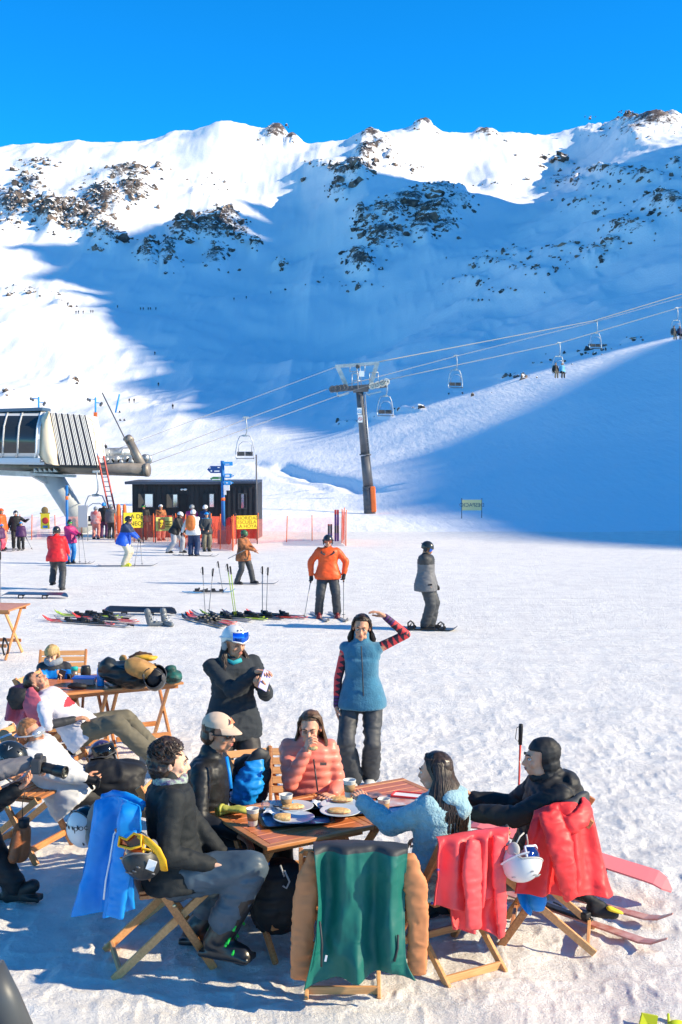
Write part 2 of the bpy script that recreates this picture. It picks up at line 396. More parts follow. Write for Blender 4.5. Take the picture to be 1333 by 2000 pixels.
def build_terrain():
    # columns (slope x/y) and rows (distance)
    cols = np.concatenate([np.linspace(-1.6, -0.34, 50)[:-1], np.linspace(-0.34, 0.34, 620), np.linspace(0.34, 1.6, 70)[1:]])
    rows = np.concatenate([np.exp(np.linspace(math.log(2.5), math.log(6.3), 40))[:-1],
                           np.exp(np.linspace(math.log(6.3), math.log(13), 230))[:-1], np.exp(np.linspace(math.log(13), math.log(60), 240))[:-1],
                           np.exp(np.linspace(math.log(60), math.log(1300), 420))])
    A, D = np.meshgrid(cols, rows); X = A*D; Y = D
    Z = height(X, Y)
    v = W(0, 0, 1)  # project to photo pixels
    def proj(X, Y, Z):
        dx, dy, dz = X, Y, Z-CAMZ
        f = dy*_F[1]+dz*_F[2]; u = dy*_U[1]+dz*_U[2]
        return CX+FPX*dx/f, CY-FPX*u/f
    PX, PY = proj(X, Y, Z)
    m = rockmask(PX, PY)*np.clip((D-100)/60, 0, 1)
    P3 = np.stack([X, Y, Z], -1)
    n1 = fbm(P3/9.0, 4, .6); n2 = ridged(P3/16.0, 3)
    rk = m*1.25+n1*0.36-0.55
    rk = np.clip(rk*5, 0, 1)
    Z = Z+rk*(0.4+0.9*np.clip(n2, 0, 2))*np.clip(D/700, .1, 1.2)+rock_lift(X, Y, m)
    # trampled, scuffed snow near the tables
    near = np.clip(1-(D-14)/40, 0.25, 1)*(D < 62)
    P2 = np.stack([X, Y*.8, X*0], -1)
    lump = fbm(P2*2.1, 3)*0.022+np.clip(ridged(P2*4.2+9, 2)-.5, 0, 2)*0.010+fbm(P2*9, 2)*0.008
    pits = -np.clip(vnoise(P2*3.3+40)-.42, 0, 1)*0.13*(.5+.5*vnoise(P2*.6+3))
    fp = np.clip(1-(D-11)/9, 0, 1)
    Z = Z+near*(lump*(0.16+.62*fp)+pits*(0.10+.35*fp)+fp*np.clip(ridged(P2*7.5+3, 3)-.3, 0, 2)*.010)
    nr, nc = A.shape; split = int(np.searchsorted(rows, 60))-1
    def part(name, r0, r1, mt):
        me = bpy.data.meshes.new(name); k = (r1-r0)
        co = np.stack([X[r0:r1], Y[r0:r1], Z[r0:r1]], -1).reshape(-1, 3)
        i = np.arange(k-1)[:, None]*nc+np.arange(nc-1)[None]; i = i.ravel()
        q = np.stack([i, i+1, i+nc+1, i+nc], -1)
        extra_v = []; extra_f = []
        if r0 == 0:
            o = len(co); extra_v = [(-120, -60, 0), (120, -60, 0), (120, 2.5, 0), (-120, 2.5, 0), (-4, 2.5, 0), (4, 2.5, 0)]
            ev = np.array(extra_v, float); co = np.concatenate([co, ev]); q = np.concatenate([q, [[o, o+1, o+2, o+3]]])
        me.vertices.add(len(co)); me.vertices.foreach_set('co', co.ravel())
        me.loops.add(len(q)*4); me.loops.foreach_set('vertex_index', q.ravel())
        me.polygons.add(len(q)); me.polygons.foreach_set('loop_start', np.arange(len(q))*4); me.polygons.foreach_set('loop_total', np.full(len(q), 4))
        me.update(calc_edges=True); me.polygons.foreach_set('use_smooth', [True]*len(q))
        at = me.attributes.new('rock', 'FLOAT', 'POINT'); vals = (rk*0+m)[r0:r1].ravel()
        if len(co) > len(vals): vals = np.concatenate([vals, np.zeros(len(co)-len(vals))])
        at.data.foreach_set('value', vals)
        me.materials.append(mt); o = link_mesh(name, me); tag(o, kind='structure'); return o
    sn = snow_mat('snow near', True); sm = snow_mat('snow mountain', False)
    part('snow_ground', 0, split+1, sn); part('snow_mountain', split, nr, sm)
    return proj
def snow_mat(name, near):
    m = bpy.data.materials.new(name); m.use_nodes = True; n = m.node_tree; L = n.links; b = n.nodes['Principled BSDF']
    tc = n.nodes.new('ShaderNodeTexCoord')
    b.inputs['Roughness'].default_value = 0.6; b.inputs['Specular IOR Level'].default_value = 0.25
    def noise(scale, det=6, rough=.6, vec=None, st=None):
        t = n.nodes.new('ShaderNodeTexNoise'); t.inputs['Scale'].default_value = scale; t.inputs['Detail'].default_value = det; t.inputs['Roughness'].default_value = rough
        if st:
            mp = n.nodes.new('ShaderNodeMapping'); mp.inputs['Scale'].default_value = st[:3]
            if len(st) > 3: mp.inputs['Rotation'].default_value = (0, 0, st[3])
            L.new(tc.outputs['Object'], mp.inputs['Vector']); L.new(mp.outputs[0], t.inputs['Vector'])
        else: L.new(tc.outputs['Object'], t.inputs['Vector'])
        return t
    def math_(op, a, b_=None, clamp=False):
        k = n.nodes.new('ShaderNodeMath'); k.operation = op; k.use_clamp = clamp
        for i, x in enumerate((a, b_)):
            if x is None: continue
            if isinstance(x, (int, float)): k.inputs[i].default_value = x
            else: L.new(x, k.inputs[i])
        return k.outputs[0]
    white = (0.91, 0.875, 0.82, 1) if near else (0.87, 0.87, 0.88, 1)
    if near:
        a = noise(9, 8, .75); c = noise(48, 5, .75); tr = noise(1.0, 6, .65, st=(2.2, 9, 1, 0.25))
        h = math_('ADD', math_('MULTIPLY', a.outputs[0], 1.0), math_('MULTIPLY', c.outputs[0], 0.42))
        h = math_('ADD', h, math_('MULTIPLY', tr.outputs[0], 0.9))
        for st_, w2 in (((.22, 5.5, 1, .16), .95), ((.3, 7, 1, -.35), .7), ((.25, 6, 1, .75), .4)):
            tt = noise(1.0, 3, .5, st=st_); tt.noise_type = 'RIDGED_MULTIFRACTAL'; h = math_('ADD', h, math_('MULTIPLY', tt.outputs[0], -w2))
        bp = n.nodes.new('ShaderNodeBump'); bp.inputs['Strength'].default_value = 0.85; bp.inputs['Distance'].default_value = 0.040
        L.new(h, bp.inputs['Height']); L.new(bp.outputs[0], b.inputs['Normal'])
        r = n.nodes.new('ShaderNodeValToRGB'); r.color_ramp.elements[0].color = (0.77, 0.735, 0.70, 1); r.color_ramp.elements[1].color = white
        r.color_ramp.elements[0].position = .35; r.color_ramp.elements[1].position = .6
        L.new(noise(2.2, 6, .7).outputs[0], r.inputs[0]); L.new(r.outputs[0], b.inputs['Base Color'])
    else:
        at = n.nodes.new('ShaderNodeAttribute'); at.attribute_name = 'rock'
        n1 = noise(0.16, 10, .74, st=(1, .7, 1.3)); n2 = noise(.8, 6, .7)
        s = math_('ADD', math_('MULTIPLY', at.outputs['Fac'], 0.62), math_('MULTIPLY', n1.outputs[0], 1.1))
        s = math_('ADD', s, math_('MULTIPLY', n2.outputs[0], 0.35))
        s = math_('MULTIPLY', math_('SUBTRACT', s, 1.13), 9.0, True)
        s = math_('MULTIPLY', s, math_('GREATER_THAN', at.outputs['Fac'], 0.12))
        rc = n.nodes.new('ShaderNodeValToRGB'); rc.color_ramp.elements[0].color = (0.05, 0.043, 0.042, 1); rc.color_ramp.elements[1].color = (0.22, 0.16, 0.125, 1)
        rc.color_ramp.elements[0].position = .42; rc.color_ramp.elements[1].position = .68
        L.new(noise(.3, 6, .7).outputs[0], rc.inputs[0])
        mxx = n.nodes.new('ShaderNodeMix'); mxx.data_type = 'RGBA'; L.new(s, mxx.inputs[0]); mxx.inputs[6].default_value = white; L.new(rc.outputs[0], mxx.inputs[7])
        L.new(mxx.outputs[2], b.inputs['Base Color'])
        # ski tracks: fine streaks down the slope + soft lumps
        h = math_('ADD', math_('MULTIPLY', noise(.25, 8, .62).outputs[0], 1.6), math_('MULTIPLY', noise(.6, 5, .6, st=(2.6, .35, 1, -.35)).outputs[0], .7))
        h = math_('ADD', h, math_('MULTIPLY', s, 1.0))
        bp = n.nodes.new('ShaderNodeBump'); bp.inputs['Strength'].default_value = 0.4; bp.inputs['Distance'].default_value = 0.4
        L.new(h, bp.inputs['Height']); L.new(bp.outputs[0], b.inputs['Normal'])
    return m
proj = build_terrain()
# ---------------------------------------------------------------- unseen range right of the valley, crest shaped to shade the slope and bowl
# edge of its shade as seen in the photo (px,py), near to far
SH = [(1333,1072),(1200,1066),(1080,1062),(960,1050),(900,1034),(870,1015),(800,1004),(745,1000),(735,985),(748,960),(772,930),(755,905),(752,898),(800,892),(880,866),(960,826),(1040,784),(1130,736),(1210,700),(1290,668)]
SH2 = [(700,842),(640,858),(560,842),(470,824),(330,806),(385,795),(330,782),(240,757),(232,748),(303,732),(300,712),(270,690),(235,660),(205,640),(202,615),(200,604),(172,597),(232,576),(205,570),(100,566),(60,558),(42,545),(112,517),(75,497),(0,486),
       ]
SH3 = [(0,480),(60,478),(200,470),(250,455),(330,425),(390,405),(520,470),(538,445),(480,400),(455,392),(510,380),(505,368),(480,352),(560,325),(640,318)]
_sx, _sy = math.cos(SUN_AZ), math.sin(SUN_AZ); _tan = math.tan(SUN_EL)
def _us(p): return (-p.x*_sy+p.y*_cy if False else -p.x*_sy+p.y*_sx), (p.x*_sx+p.y*_sy)
def crest(lst, sC):
    out = []
    for a, b in zip(lst[:-1], lst[1:]):
        n = max(1, int(math.hypot(b[0]-a[0], b[1]-a[1])/14))
        for i in range(n):
            px = a[0]+(b[0]-a[0])*i/n; py = a[1]+(b[1]-a[1])*i/n; p = G(px, py, 40, 1300, 500)
            u, s = _us(p); sc = sC(u); out.append((u, p.z+(sc-s)*_tan, sc))
    return out
def ridge(name, lst, sC, shift=0, slope=1.0, cap_u=None, ease=8):
    pts = sorted(p for p in crest(lst, sC) if cap_u is None or p[0] < cap_u); us = np.array([p[0] for p in pts]); hs_ = np.array([p[1] for p in pts])
    g = np.arange(us.min(), us.max(), 1.6); h = []
    for u in g:
        k = np.abs(us-u) < 2.6
        h.append(hs_[k].mean() if k.any() else np.nan)
    h = np.array(h); ok = ~np.isnan(h); h = np.interp(g, g[ok], h[ok])
    # taper the two ends down
    e = 40.0
    g2 = np.concatenate([[g[0]-e, g[0]-ease], g, [g[-1]+6, g[-1]+e]]); h2 = np.concatenate([[-20, h[0]-14], h, [h[-1]-10, -20]])
    vs = []; fs = []
    prof = [(-1.0, None), (-.6, .45), (-.3, .74), (0, 1), (.3, .74), (.6, .45), (1.0, None)]
    for i, (u, hh) in enumerate(zip(g2, h2)):
        sc = sC(u); base = -25; H = hh-base
        for t, k in prof:
            wd = H/slope; s = sc+t*wd; z = base if k is None else base+H*k
            vs.append((s*_sx-u*_sy, s*_sy+u*_sx, z))
    n = len(prof)
    for i in range(len(g2)-1):
        for j in range(n-1): fs.append((i*n+j, i*n+j+1, (i+1)*n+j+1, (i+1)*n+j))
    mb = MB(); mb.add(vs, fs, 0, True); o = mb.build(name, bpy.data.materials['snow mountain']); tag(o, kind='structure'); return o, g2, h2
ridge('shade_ridge', SH, lambda u: 330+0*u, slope=1.5)
ridge('shade_ridge', SH2+SH3, lambda u: 0.76*u+190, slope=1.9, cap_u=866)
# ---------------------------------------------------------------- rock outcrops of the mountain side (beyond counting): one object
def build_rocks():
    rng = np.random.RandomState(5); mb = MB(); tot = 0
    base = bmesh.new(); bmesh.ops.create_icosphere(base, subdivisions=2, radius=1); bv = np.array([v.co[:] for v in base.verts]); bf = [[v.index for v in f.verts] for f in base.faces]; base.free()
    for (x, y, rx, ry, s) in ROCKS:
        n = int(rx*ry/11*s*s)+2
        for i in range(n):
            px = x+rng.randn()*rx*.5; py = y+rng.randn()*ry*.5
            if px < -60 or px > 1400: continue
            if 395 < py < 470 and px > 870 and px < 1100 and rng.rand() < .6: continue
            p = G(px, py, 90, 1200, 240)
            if p.y > 1125 or (940 < px < 1075 and py < 262): continue
            p.z += float(rock_lift(np.array([p.x]), np.array([p.y]), rockmask(np.array([px]), np.array([py])))[0])+.3
            px_m = p.y/2300.0
            r = px_m*(1.5+abs(rng.randn())**1.5*1.9)*(.5+.6*s)
            if rng.rand() < .06: r *= 1.7
            if py < 290: r *= .6
            r = min(r, 5, .55 if p.y < 260 else 9)
            q = bv*r*np.array([.9+.6*rng.rand(), .6+.5*rng.rand(), .6+.8*rng.rand()])
            k = vnoise(bv*1.7+rng.rand(3)*50); k2 = vnoise(bv*3.4+rng.rand(3)*50); q = q*(1+.6*k+.3*k2)[:, None]
            a = rng.rand()*6.28; c, s_ = math.cos(a), math.sin(a); q = q@np.array([[c, s_, 0], [-s_, c, 0], [0, 0, 1]])
            q = q+np.array([p.x, p.y, p.z-r*(.3 if py > 290 else .8)]); mb.add(q, bf, 0, False); tot += 1
    m = bpy.data.materials.new('outcrop rock'); m.use_nodes = True; n = m.node_tree; L = n.links; b = n.nodes['Principled BSDF']; b.inputs['Roughness'].default_value = .9
    tc = n.nodes.new('ShaderNodeTexCoord'); t = n.nodes.new('ShaderNodeTexNoise'); t.inputs['Scale'].default_value = .22; t.inputs['Detail'].default_value = 8
    L.new(tc.outputs['Object'], t.inputs['Vector']); r = n.nodes.new('ShaderNodeValToRGB'); e = r.color_ramp.elements
    e[0].position = .42; e[0].color = (.05, .043, .042, 1); e[1].position = .66; e[1].color = (.25, .18, .14, 1); L.new(t.outputs[0], r.inputs[0])
    g = n.nodes.new('ShaderNodeNewGeometry'); sp = n.nodes.new('ShaderNodeSeparateXYZ'); L.new(g.outputs['Normal'], sp.inputs[0])
    t2 = n.nodes.new('ShaderNodeTexNoise'); t2.inputs['Scale'].default_value = 1.1; t2.inputs['Detail'].default_value = 4; L.new(tc.outputs['Object'], t2.inputs['Vector'])
    ad = n.nodes.new('ShaderNodeMath'); ad.operation = 'ADD'; L.new(sp.outputs[2], ad.inputs[0]); L.new(t2.outputs[0], ad.inputs[1])
    gt = n.nodes.new('ShaderNodeMath'); gt.operation = 'GREATER_THAN'; L.new(ad.outputs[0], gt.inputs[0]); gt.inputs[1].default_value = 1.08
    mx_ = n.nodes.new('ShaderNodeMix'); mx_.data_type = 'RGBA'; L.new(gt.outputs[0], mx_.inputs[0]); L.new(r.outputs[0], mx_.inputs[6]); mx_.inputs[7].default_value = (.86, .86, .88, 1)
    L.new(mx_.outputs[2], b.inputs['Base Color'])
    o = mb.build('rock_outcrops', m); tag(o, kind='stuff', label='dark brown rock outcrops breaking through the snow of the mountain', cat='rocks')
build_rocks()
# ================================================================ lift, hut, signs
M_steel = mat('galvanised steel', (.42, .43, .44), .45, metal=.7, var=.18, vscale=3)
M_pipe = mat('weathered pipe', (.25, .215, .185), .5, metal=.25, var=.2, vscale=2, bump=.2, bscale=8)
M_dark = mat('dark metal', (.05, .05, .055), .5, var=.2)
M_grey = mat('grey column', (.10, .10, .11), .55, var=.2, vscale=1.5, bump=.15, bscale=5)
M_white = mat('white paint', (.78, .78, .78), .5, var=.05)
M_beige = mat('cream panel', (.74, .62, .45), .45, var=.05, vscale=1)
M_red = mat('red paint', (.45, .03, .03), .5, var=.15)
M_orange = mat('orange pad', (.85, .16, .03), .6, var=.12, vscale=2, bump=.3, bscale=4)
M_blue = mat('signpost blue', (.02, .16, .45), .5, var=.1)
M_blue2 = mat('light blue board', (.03, .30, .68), .5)
M_navy = mat('navy board', (.01, .06, .24), .5)
M_green = mat('green board', (.05, .20, .07), .5)
M_yel = mat('yellow banner', (.82, .62, .03), .6, var=.06, vscale=5)
M_ink = mat('dark lettering', (.03, .03, .025), .7)
M_glass = mat('dark glass', (.02, .025, .03), .08, spec=.8)
M_mirror = mat('window reflecting snow', (.75, .8, .85), .12, metal=.9)
M_hut = mat('charcoal cladding', (.022, .023, .027), .55, var=.2, vscale=3)
M_roofedge = mat('roof flashing', (.06, .07, .10), .4, metal=.3)
M_cable = mat('steel cable', (.27, .265, .26), .6)
Q = lambda px, py, d: W(px, py, d)
def ground(px, d):
    x = W(px, 1000, d).x; return V((x, d, GZ(x, d)))
# --- lift station -------------------------------------------------
def lift_station():
    D = 56.0; u = D/2300
    r = WORLD(empty('lift_station', ground(150, 57), 'grey and cream chairlift station on a big slanted steel leg at the left edge', 'lift station'))
    m = MB(); m.tube([Q(-90, 908, D+4), Q(100, 913, D+1), Q(286, 918, D-1)], .30, 20); m.tube([Q(284, 918, D-1), Q(291, 918, D-1.04)], .315, 20)
    m.build('main_beam', M_pipe, r)
    m = MB(); m.tube([Q(92, 915, D+1.2), Q(170, 1040, D+1.5)], [.52, .46], 20); m.build('leg', mat('painted leg', (.4, .43, .45), .5, var=.12, vscale=1), r)
    m = MB()
    for i in range(5): x = 74+i*9.5; m.prism([(-.11, 0), (.12, 0), (-.11, .2)], -.3, .3, None, Q(x, 922, D+.4))
    m.bar(Q(60, 926, D+.5), Q(148, 930, D+.6), .5, .12); m.bar(Q(-60, 920, D+1.5), Q(90, 927, D+1), .6, .25); m.bar(Q(62, 924, D+.4), Q(90, 940, D+.9), .3, .25)
    m.build('bracket', M_steel, r)
    # cabin: curved front outline extruded along the beam
    def sec(px, dx): # side outline at photo column px, curved toward the camera at mid height
        return [Q(px-dx*.9, 905, D-1.2), Q(px-dx*.1, 885, D-1.75), Q(px, 858, D-1.95), Q(px+dx*.25, 832, D-1.7), Q(px+dx*.9, 812, D-.9), Q(px+dx*1.3, 803, D+.2), Q(px+dx*1.3, 805, D+2.6), Q(px-dx*.9, 905, D+2.6)]
    s0 = sec(-80, 8); s1 = sec(78, 8)
    m = MB(); n = len(s0)
    m.add(s0+s1, [(i, i+n, (i+1) % n+n, (i+1) % n) for i in range(n)]); m.build('cabin', mat('cabin wall', (.6, .63, .66), .4), r)
    # windows: panes proud of the wall
    for k, (a, b) in enumerate([(-60, -30), (-26, 5), (9, 34), (38, 70)]):
        p = MB(); f = lambda px, t: V(sec(px, 8)[t])
        pts = []
        for t in (1, 2, 3, 4):
            for x in (a, b): pts.append(f(x, t)+V((0, -.03, 0)))
        p.add(pts, [(0, 1, 3, 2), (2, 3, 5, 4), (4, 5, 7, 6)], 0, True); o = p.build('window', M_glass, r)
        q = MB()
        for x in (a-2, b+2):
            q.tube([f(x, t)+V((0, -.05, 0)) for t in (0, 1, 2, 3, 4, 5)], .045, 6)
        q.build('window_frame', M_white, r)
    m = MB(); m.bar(Q(-80, 899, D-1.5), Q(80, 899, D-1.5), .25, .22); m.bar(Q(-80, 903, D-1.3), Q(88, 905, D-1.3), .3, .12); m.build('sill', mat('sill paint', (.55, .6, .66), .4), r)
    m = MB(); m.bar(Q(-80, 805, D+.4), Q(92, 800, D+.4), 1.6, .16, bev=.03); m.build('roof', mat('slate blue roof', (.06, .11, .18), .45), r)
    # cream end shell: fat rounded bulge
    m = MB()
    for i in range(13):
        t = i/12
    A0 = [(92, 803), (82, 815), (74, 835), (70, 858), (72, 880), (80, 897), (90, 905)]
    A1 = [(97, 803), (92, 818), (88, 838), (86, 858), (88, 880), (94, 896), (104, 908)]
    A2 = [(96, 806), (100, 820), (104, 838), (108, 858), (112, 880), (114, 896), (118, 909)]
    rows = [[Q(x, y, D+.6) for x, y in A0], [Q(x, y, D-1.3) for x, y in A0], [Q(x, y, D-1.9) for x, y in A1], [Q(x, y, D-1.5) for x, y in A2], [Q(x, y, D+2.4) for x, y in A2]]
    vs = [p for rr in rows for p in rr]; n = 7
    m.add(vs, [(i*n+j, i*n+j+1, (i+1)*n+j+1, (i+1)*n+j) for i in range(4) for j in range(n-1)], 0, True); m.build('end_shell', M_beige, r)
    # ribbed side panel
    m = MB(); a0, a1, b0, b1 = Q(97, 806, D-1.2), Q(166, 811, D-.6), Q(116, 908, D-1.5), Q(190, 909, D-.9)
    m.add([a0, a1, b1, b0], [(0, 3, 2, 1)], 0)
    nrm = (a1-a0).cross(b0-a0).normalized(); nrm = nrm if nrm.y < 0 else -nrm
    for i in range(25):
        t = i/24; p = a0.lerp(a1, t); q = b0.lerp(b1, t)
        m.bar(p+nrm*.03, q+nrm*.03, .035, .09, nrm, 1 if i % 4 == 0 else 2)
    m.build('ribbed_panel', [mat('ribs dark', (.12, .12, .14), .5), mat('ribs black', (.02, .02, .04), .5), mat('ribs white', (.70, .69, .67), .45)], r)
    m = MB(); m.add([a0+V((0, .1, .0)), a1+V((0, .1, 0)), a1+V((0, 2.8, 0)), a0+V((0, 2.8, 0)), b0+V((0, 2.8, 0)), b1+V((0, 2.8, 0)), b1+V((0, .1, 0))], [(0, 1, 2, 3), (1, 6, 5, 2), (3, 2, 5, 4)]); m.build('rear_casing', M_white, r)
    m = MB(); m.bar(Q(60, 909, D-.6), Q(192, 912, D-.4), .9, .1); m.build('floor_plate', M_dark, r)
    # walkway hoops
    m = MB(); z = [(168, 813), (180, 822), (186, 850), (188, 880)]; m.tube([Q(x, y, D-.3) for x, y in z], .03, 6)
    z = [(172, 813), (190, 830), (199, 856), (203, 885)]; m.tube([Q(x, y, D+.3) for x, y in z], .025, 6)
    for y in (828, 845, 862): m.tube([Q(176+(y-828)*.25, y, D-.3), Q(184+(y-828)*.3, y, D-.3)], .02, 5)
    m.build('hoop', M_beige, r)
    # outer boom
    m = MB(); m.tube([Q(190, 886, D+2), Q(258, 883, D+2)], .25, 16); m.tube([Q(214, 886, D+2), Q(216, 886, D+2)], .29, 16); m.tube([Q(240, 886, D+2), Q(243, 886, D+2)], .29, 16); m.build('drive_tube', M_steel, r)
    m = MB(); m.tube([Q(281, 915, D-.6), Q(253, 861, D-.4)], .2, 12); m.tube([Q(255, 862, D-.5), Q(250, 856, D-.35)], .22, 12); m.bar(Q(242, 858, D-.4), Q(259, 857, D-.4), .3, .12); m.build('slanted_strut', M_pipe, r)
    m = MB()
    for i in range(9):
        x = 208+i*9.5; c = Q(x, 898-i*.4+(i % 2)*5, D+.6); m.tube([c-V((0, .09, 0)), c+V((0, .09, 0))], .14+.03*(i % 3), 12)
    m.bar(Q(205, 905, D+.6), Q(285, 902, D+.6), .15, .12); m.bar(Q(205, 893, D+.8), Q(270, 890, D+.8), .1, .1); m.build('roller_battery', M_steel, r)
    m = MB(); c = Q(287, 898, D+.6); m.lathe([(.1, -.07), (.23, -.07), (.27, -.03), (.27, .03), (.23, .07), (.1, .07)], 18, c, frame((0, 1, 0))); m.build('rope_wheel', M_steel, r)
    m = MB(); m.tube([Q(200, 767, D), Q(247, 862, D), Q(266, 908, D)], .03, 6); m.build('rod', M_dark, r)
lift_station()
def ladder(name, p0, p1, wv, n, m1, m2, label, cat):
    r = WORLD(empty(name, (p0.x, p0.y, p0.z), label, cat)); wv = V(wv)
    for s in (-1, 1):
        m = MB(); m.bar(p0+wv*s, p1+wv*s, .06, .06); m.build('rail', m1, r)
    for i in range(n): m = MB(); p = p0.lerp(p1, (i+.5)/n); m.tube([p-wv, p+wv], .022, 5); m.build('rung', m2, r)
p0 = Q(230, 1036, 54.5); p0.z = GZ(p0.x, p0.y)-.05
ladder('ladder', p0, Q(197, 890, 55.2), (.14, 0, 0), 17, M_red, mat('rungs grey', (.35, .33, .32), .5), 'tall red ladder leaning against the station beam', 'ladder')
# --- hut ----------------------------------------------------------------
def hut():
    D = 52.0; s = D/2300
    zb = GZ(W(350, 1000, D).x, D)-.3; x0, x1, x2 = W(259, 1000, D).x, W(437, 1000, D).x, W(503, 1000, D-.5).x
    zt = W(300, 946, D).z
    r = WORLD(empty('ticket_hut', ((x0+x2)/2, D, zb+.3), 'long charcoal metal hut with small open windows behind the net fence', 'hut'))
    m = MB(); dep = 3.0
    m.box(((x0+x1)/2, D+dep/2, (zb+zt)/2), (x1-x0, dep, zt-zb)); m.box(((x1+x2)/2+.01, D-.4+dep/2, (zb+zt)/2+.0), (x2-x1, dep, zt-zb+.06))
    x = x0+.02
    while x < x1-.05: m.box((x, D-.012, (zb+zt)/2), (.025, .03, zt-zb-.02)); x += .21
    x = x1+.06
    while x < x2: m.box((x, D-.43, (zb+zt)/2), (.12, .06, zt-zb-.2)); x += .235
    m.build('wall', M_hut, r)
    m = MB(); m.box(((x0+x1)/2-.12, D+dep/2-.12, zt+.07), (x1-x0+.3, dep+.4, .12)); m.box(((x1+x2)/2, D+dep/2-.5, zt+.10), (x2-x1+.04, dep+.2, .1)); m.build('roof', M_roofedge, r)
    def win(a, b, c, d, dd, shutter):
        p0, p1 = W(a, d, D-dd), W(b, c, D-dd); w_ = p1.x-p0.x; h = p1.z-p0.z; cx, cz = (p0.x+p1.x)/2, (p0.z+p1.z)/2; y = D-dd-.05
        f = MB(); t = .045
        f.box((cx, y, p0.z), (w_+t, .07, t)); f.box((cx, y, p1.z), (w_+t, .07, t)); f.box((p0.x, y, cz), (t, .07, h-t)); f.box((p1.x, y, cz), (t, .07, h-t))
        fr = f.build('window', M_dark, r); g = MB(); g.box((cx, y+.03, cz), (w_-t, .02, h-t)); g.build('pane', M_mirror, fr).parent = fr
        if shutter:
            k = MB(); k.box((p0.x-.14, y-.1, cz), (.26, .03, h), Matrix.Rotation(R(35), 3, 'Z')); k.build('shutter', M_hut, fr)
    for a, b, c, d in ((283, 300, 964, 991), (338, 348, 965, 991), (409, 419, 964, 991)): win(a, b, c, d, .0, True)
    win(467, 482, 964, 993, .4, False)
    m = MB(); p0, p1 = W(352, 1050, D), W(366, 966, D); m.box(((p0.x+p1.x)/2, D-.04, (p1.z+zb)/2), (p1.x-p0.x, .06, p1.z-zb)); m.build('door', mat('door black', (.008, .008, .01), .6), r)
    m = MB(); p = W(362, 956, D-.1); m.ell(p, (.09, .06, .05)); m.ell(p+V((-.15, 0, 0)), (.06, .06, .05)); m.build('spotlight', M_white, r)
    m = MB(); p = W(435, 955, D-.6); m.build('gutter', M_roofedge, r) if False else None
hut()
# tall thin flag pole at the hut corner
m = MB(); b = ground(502, 50.6); t = W(501, 888, 50.6); m.tube([b, t], [.04, .03], 8); o = m.build('pole', M_grey, None, tuple(b)); tag(o, 'thin tall grey pole at the right corner of the charcoal hut', 'pole')
# --- sign post -------------------------------------------------------------
def signpost():
    D = 46.5; b = ground(437, D); r = WORLD(empty('signpost', b, 'blue direction signpost with five arrow boards in front of the hut', 'signpost'))
    m = MB(); t = W(435, 900, D); m.tube([b, t], .075, 12); m.build('post', M_blue, r)
    m = MB(); c0, c1 = W(436, 978, D), W(436, 972, D); m.tube([c0, c1], .082, 12); m.build('orange_band', M_orange, r)
    m = MB(); m.lathe([(.2, 0), (.24, .02), (.24, .5), (.2, .55)], 16, b); m.build('base_pad', mat('grey pad', (.18, .2, .23), .7), r)
    def board(x0, x1, y0, y1, mt, arrow, marks):
        a, c = W(x0, y1, D-.1), W(x1, y0, D-.1); h = (c.z-a.z); xs = [a.x, c.x]; k = .14
        if arrow > 0: pts = [(a.x, a.z), (c.x-k, a.z), (c.x, (a.z+c.z)/2), (c.x-k, c.z), (a.x, c.z)]
        elif arrow < 0: pts = [(c.x, a.z), (c.x, c.z), (a.x+k, c.z), (a.x, (a.z+c.z)/2), (a.x+k, a.z)]
        else: pts = [(a.x, a.z), (c.x, a.z), (c.x, c.z), (a.x, c.z)]
        q = MB(); q.prism(pts, D-.12, D-.09); o = q.build('board', mt, r); w_ = MB()
        for (fx, fz, fw, fh) in marks:
            w_.box((a.x+(c.x-a.x)*fx, D-.125, a.z+h*fz), ((c.x-a.x)*fw, .008, h*fh))
        w_.build('lettering', M_white, o)
    board(438, 455, 902, 909.5, M_blue2, 0, [(.38, .4, .5, .16)])
    board(405, 433, 910, 924, M_navy, -1, [(.2, .72, .07, .2), (.3, .3, .1, .22), (.8, .78, .14, .12), (.68, .27, .36, .17)])
    board(439, 458, 925, 933.5, M_blue2, 1, [(.3, .5, .42, .5), (.78, .5, .08, .4)])
    board(410, 433, 931, 939, M_green, -1, [(.55, .3, .72, .22), (.85, .68, .18, .12)])
    board(438, 457, 939, 947, M_blue2, 1, [(.3, .5, .2, .25), (.74, .45, .06, .45)])
    q = MB(); a, c = W(437, 958, D-.1), W(449, 947.5, D-.1); q.box(((a.x+c.x)/2, D-.1, (a.z+c.z)/2), (c.x-a.x, .05, c.z-a.z), bev=.01); a = W(440, 966, D-.1); q.box((a.x, D-.1, a.z+.08), (.1, .05, .18)); q.build('white_box', M_white, r)
signpost()
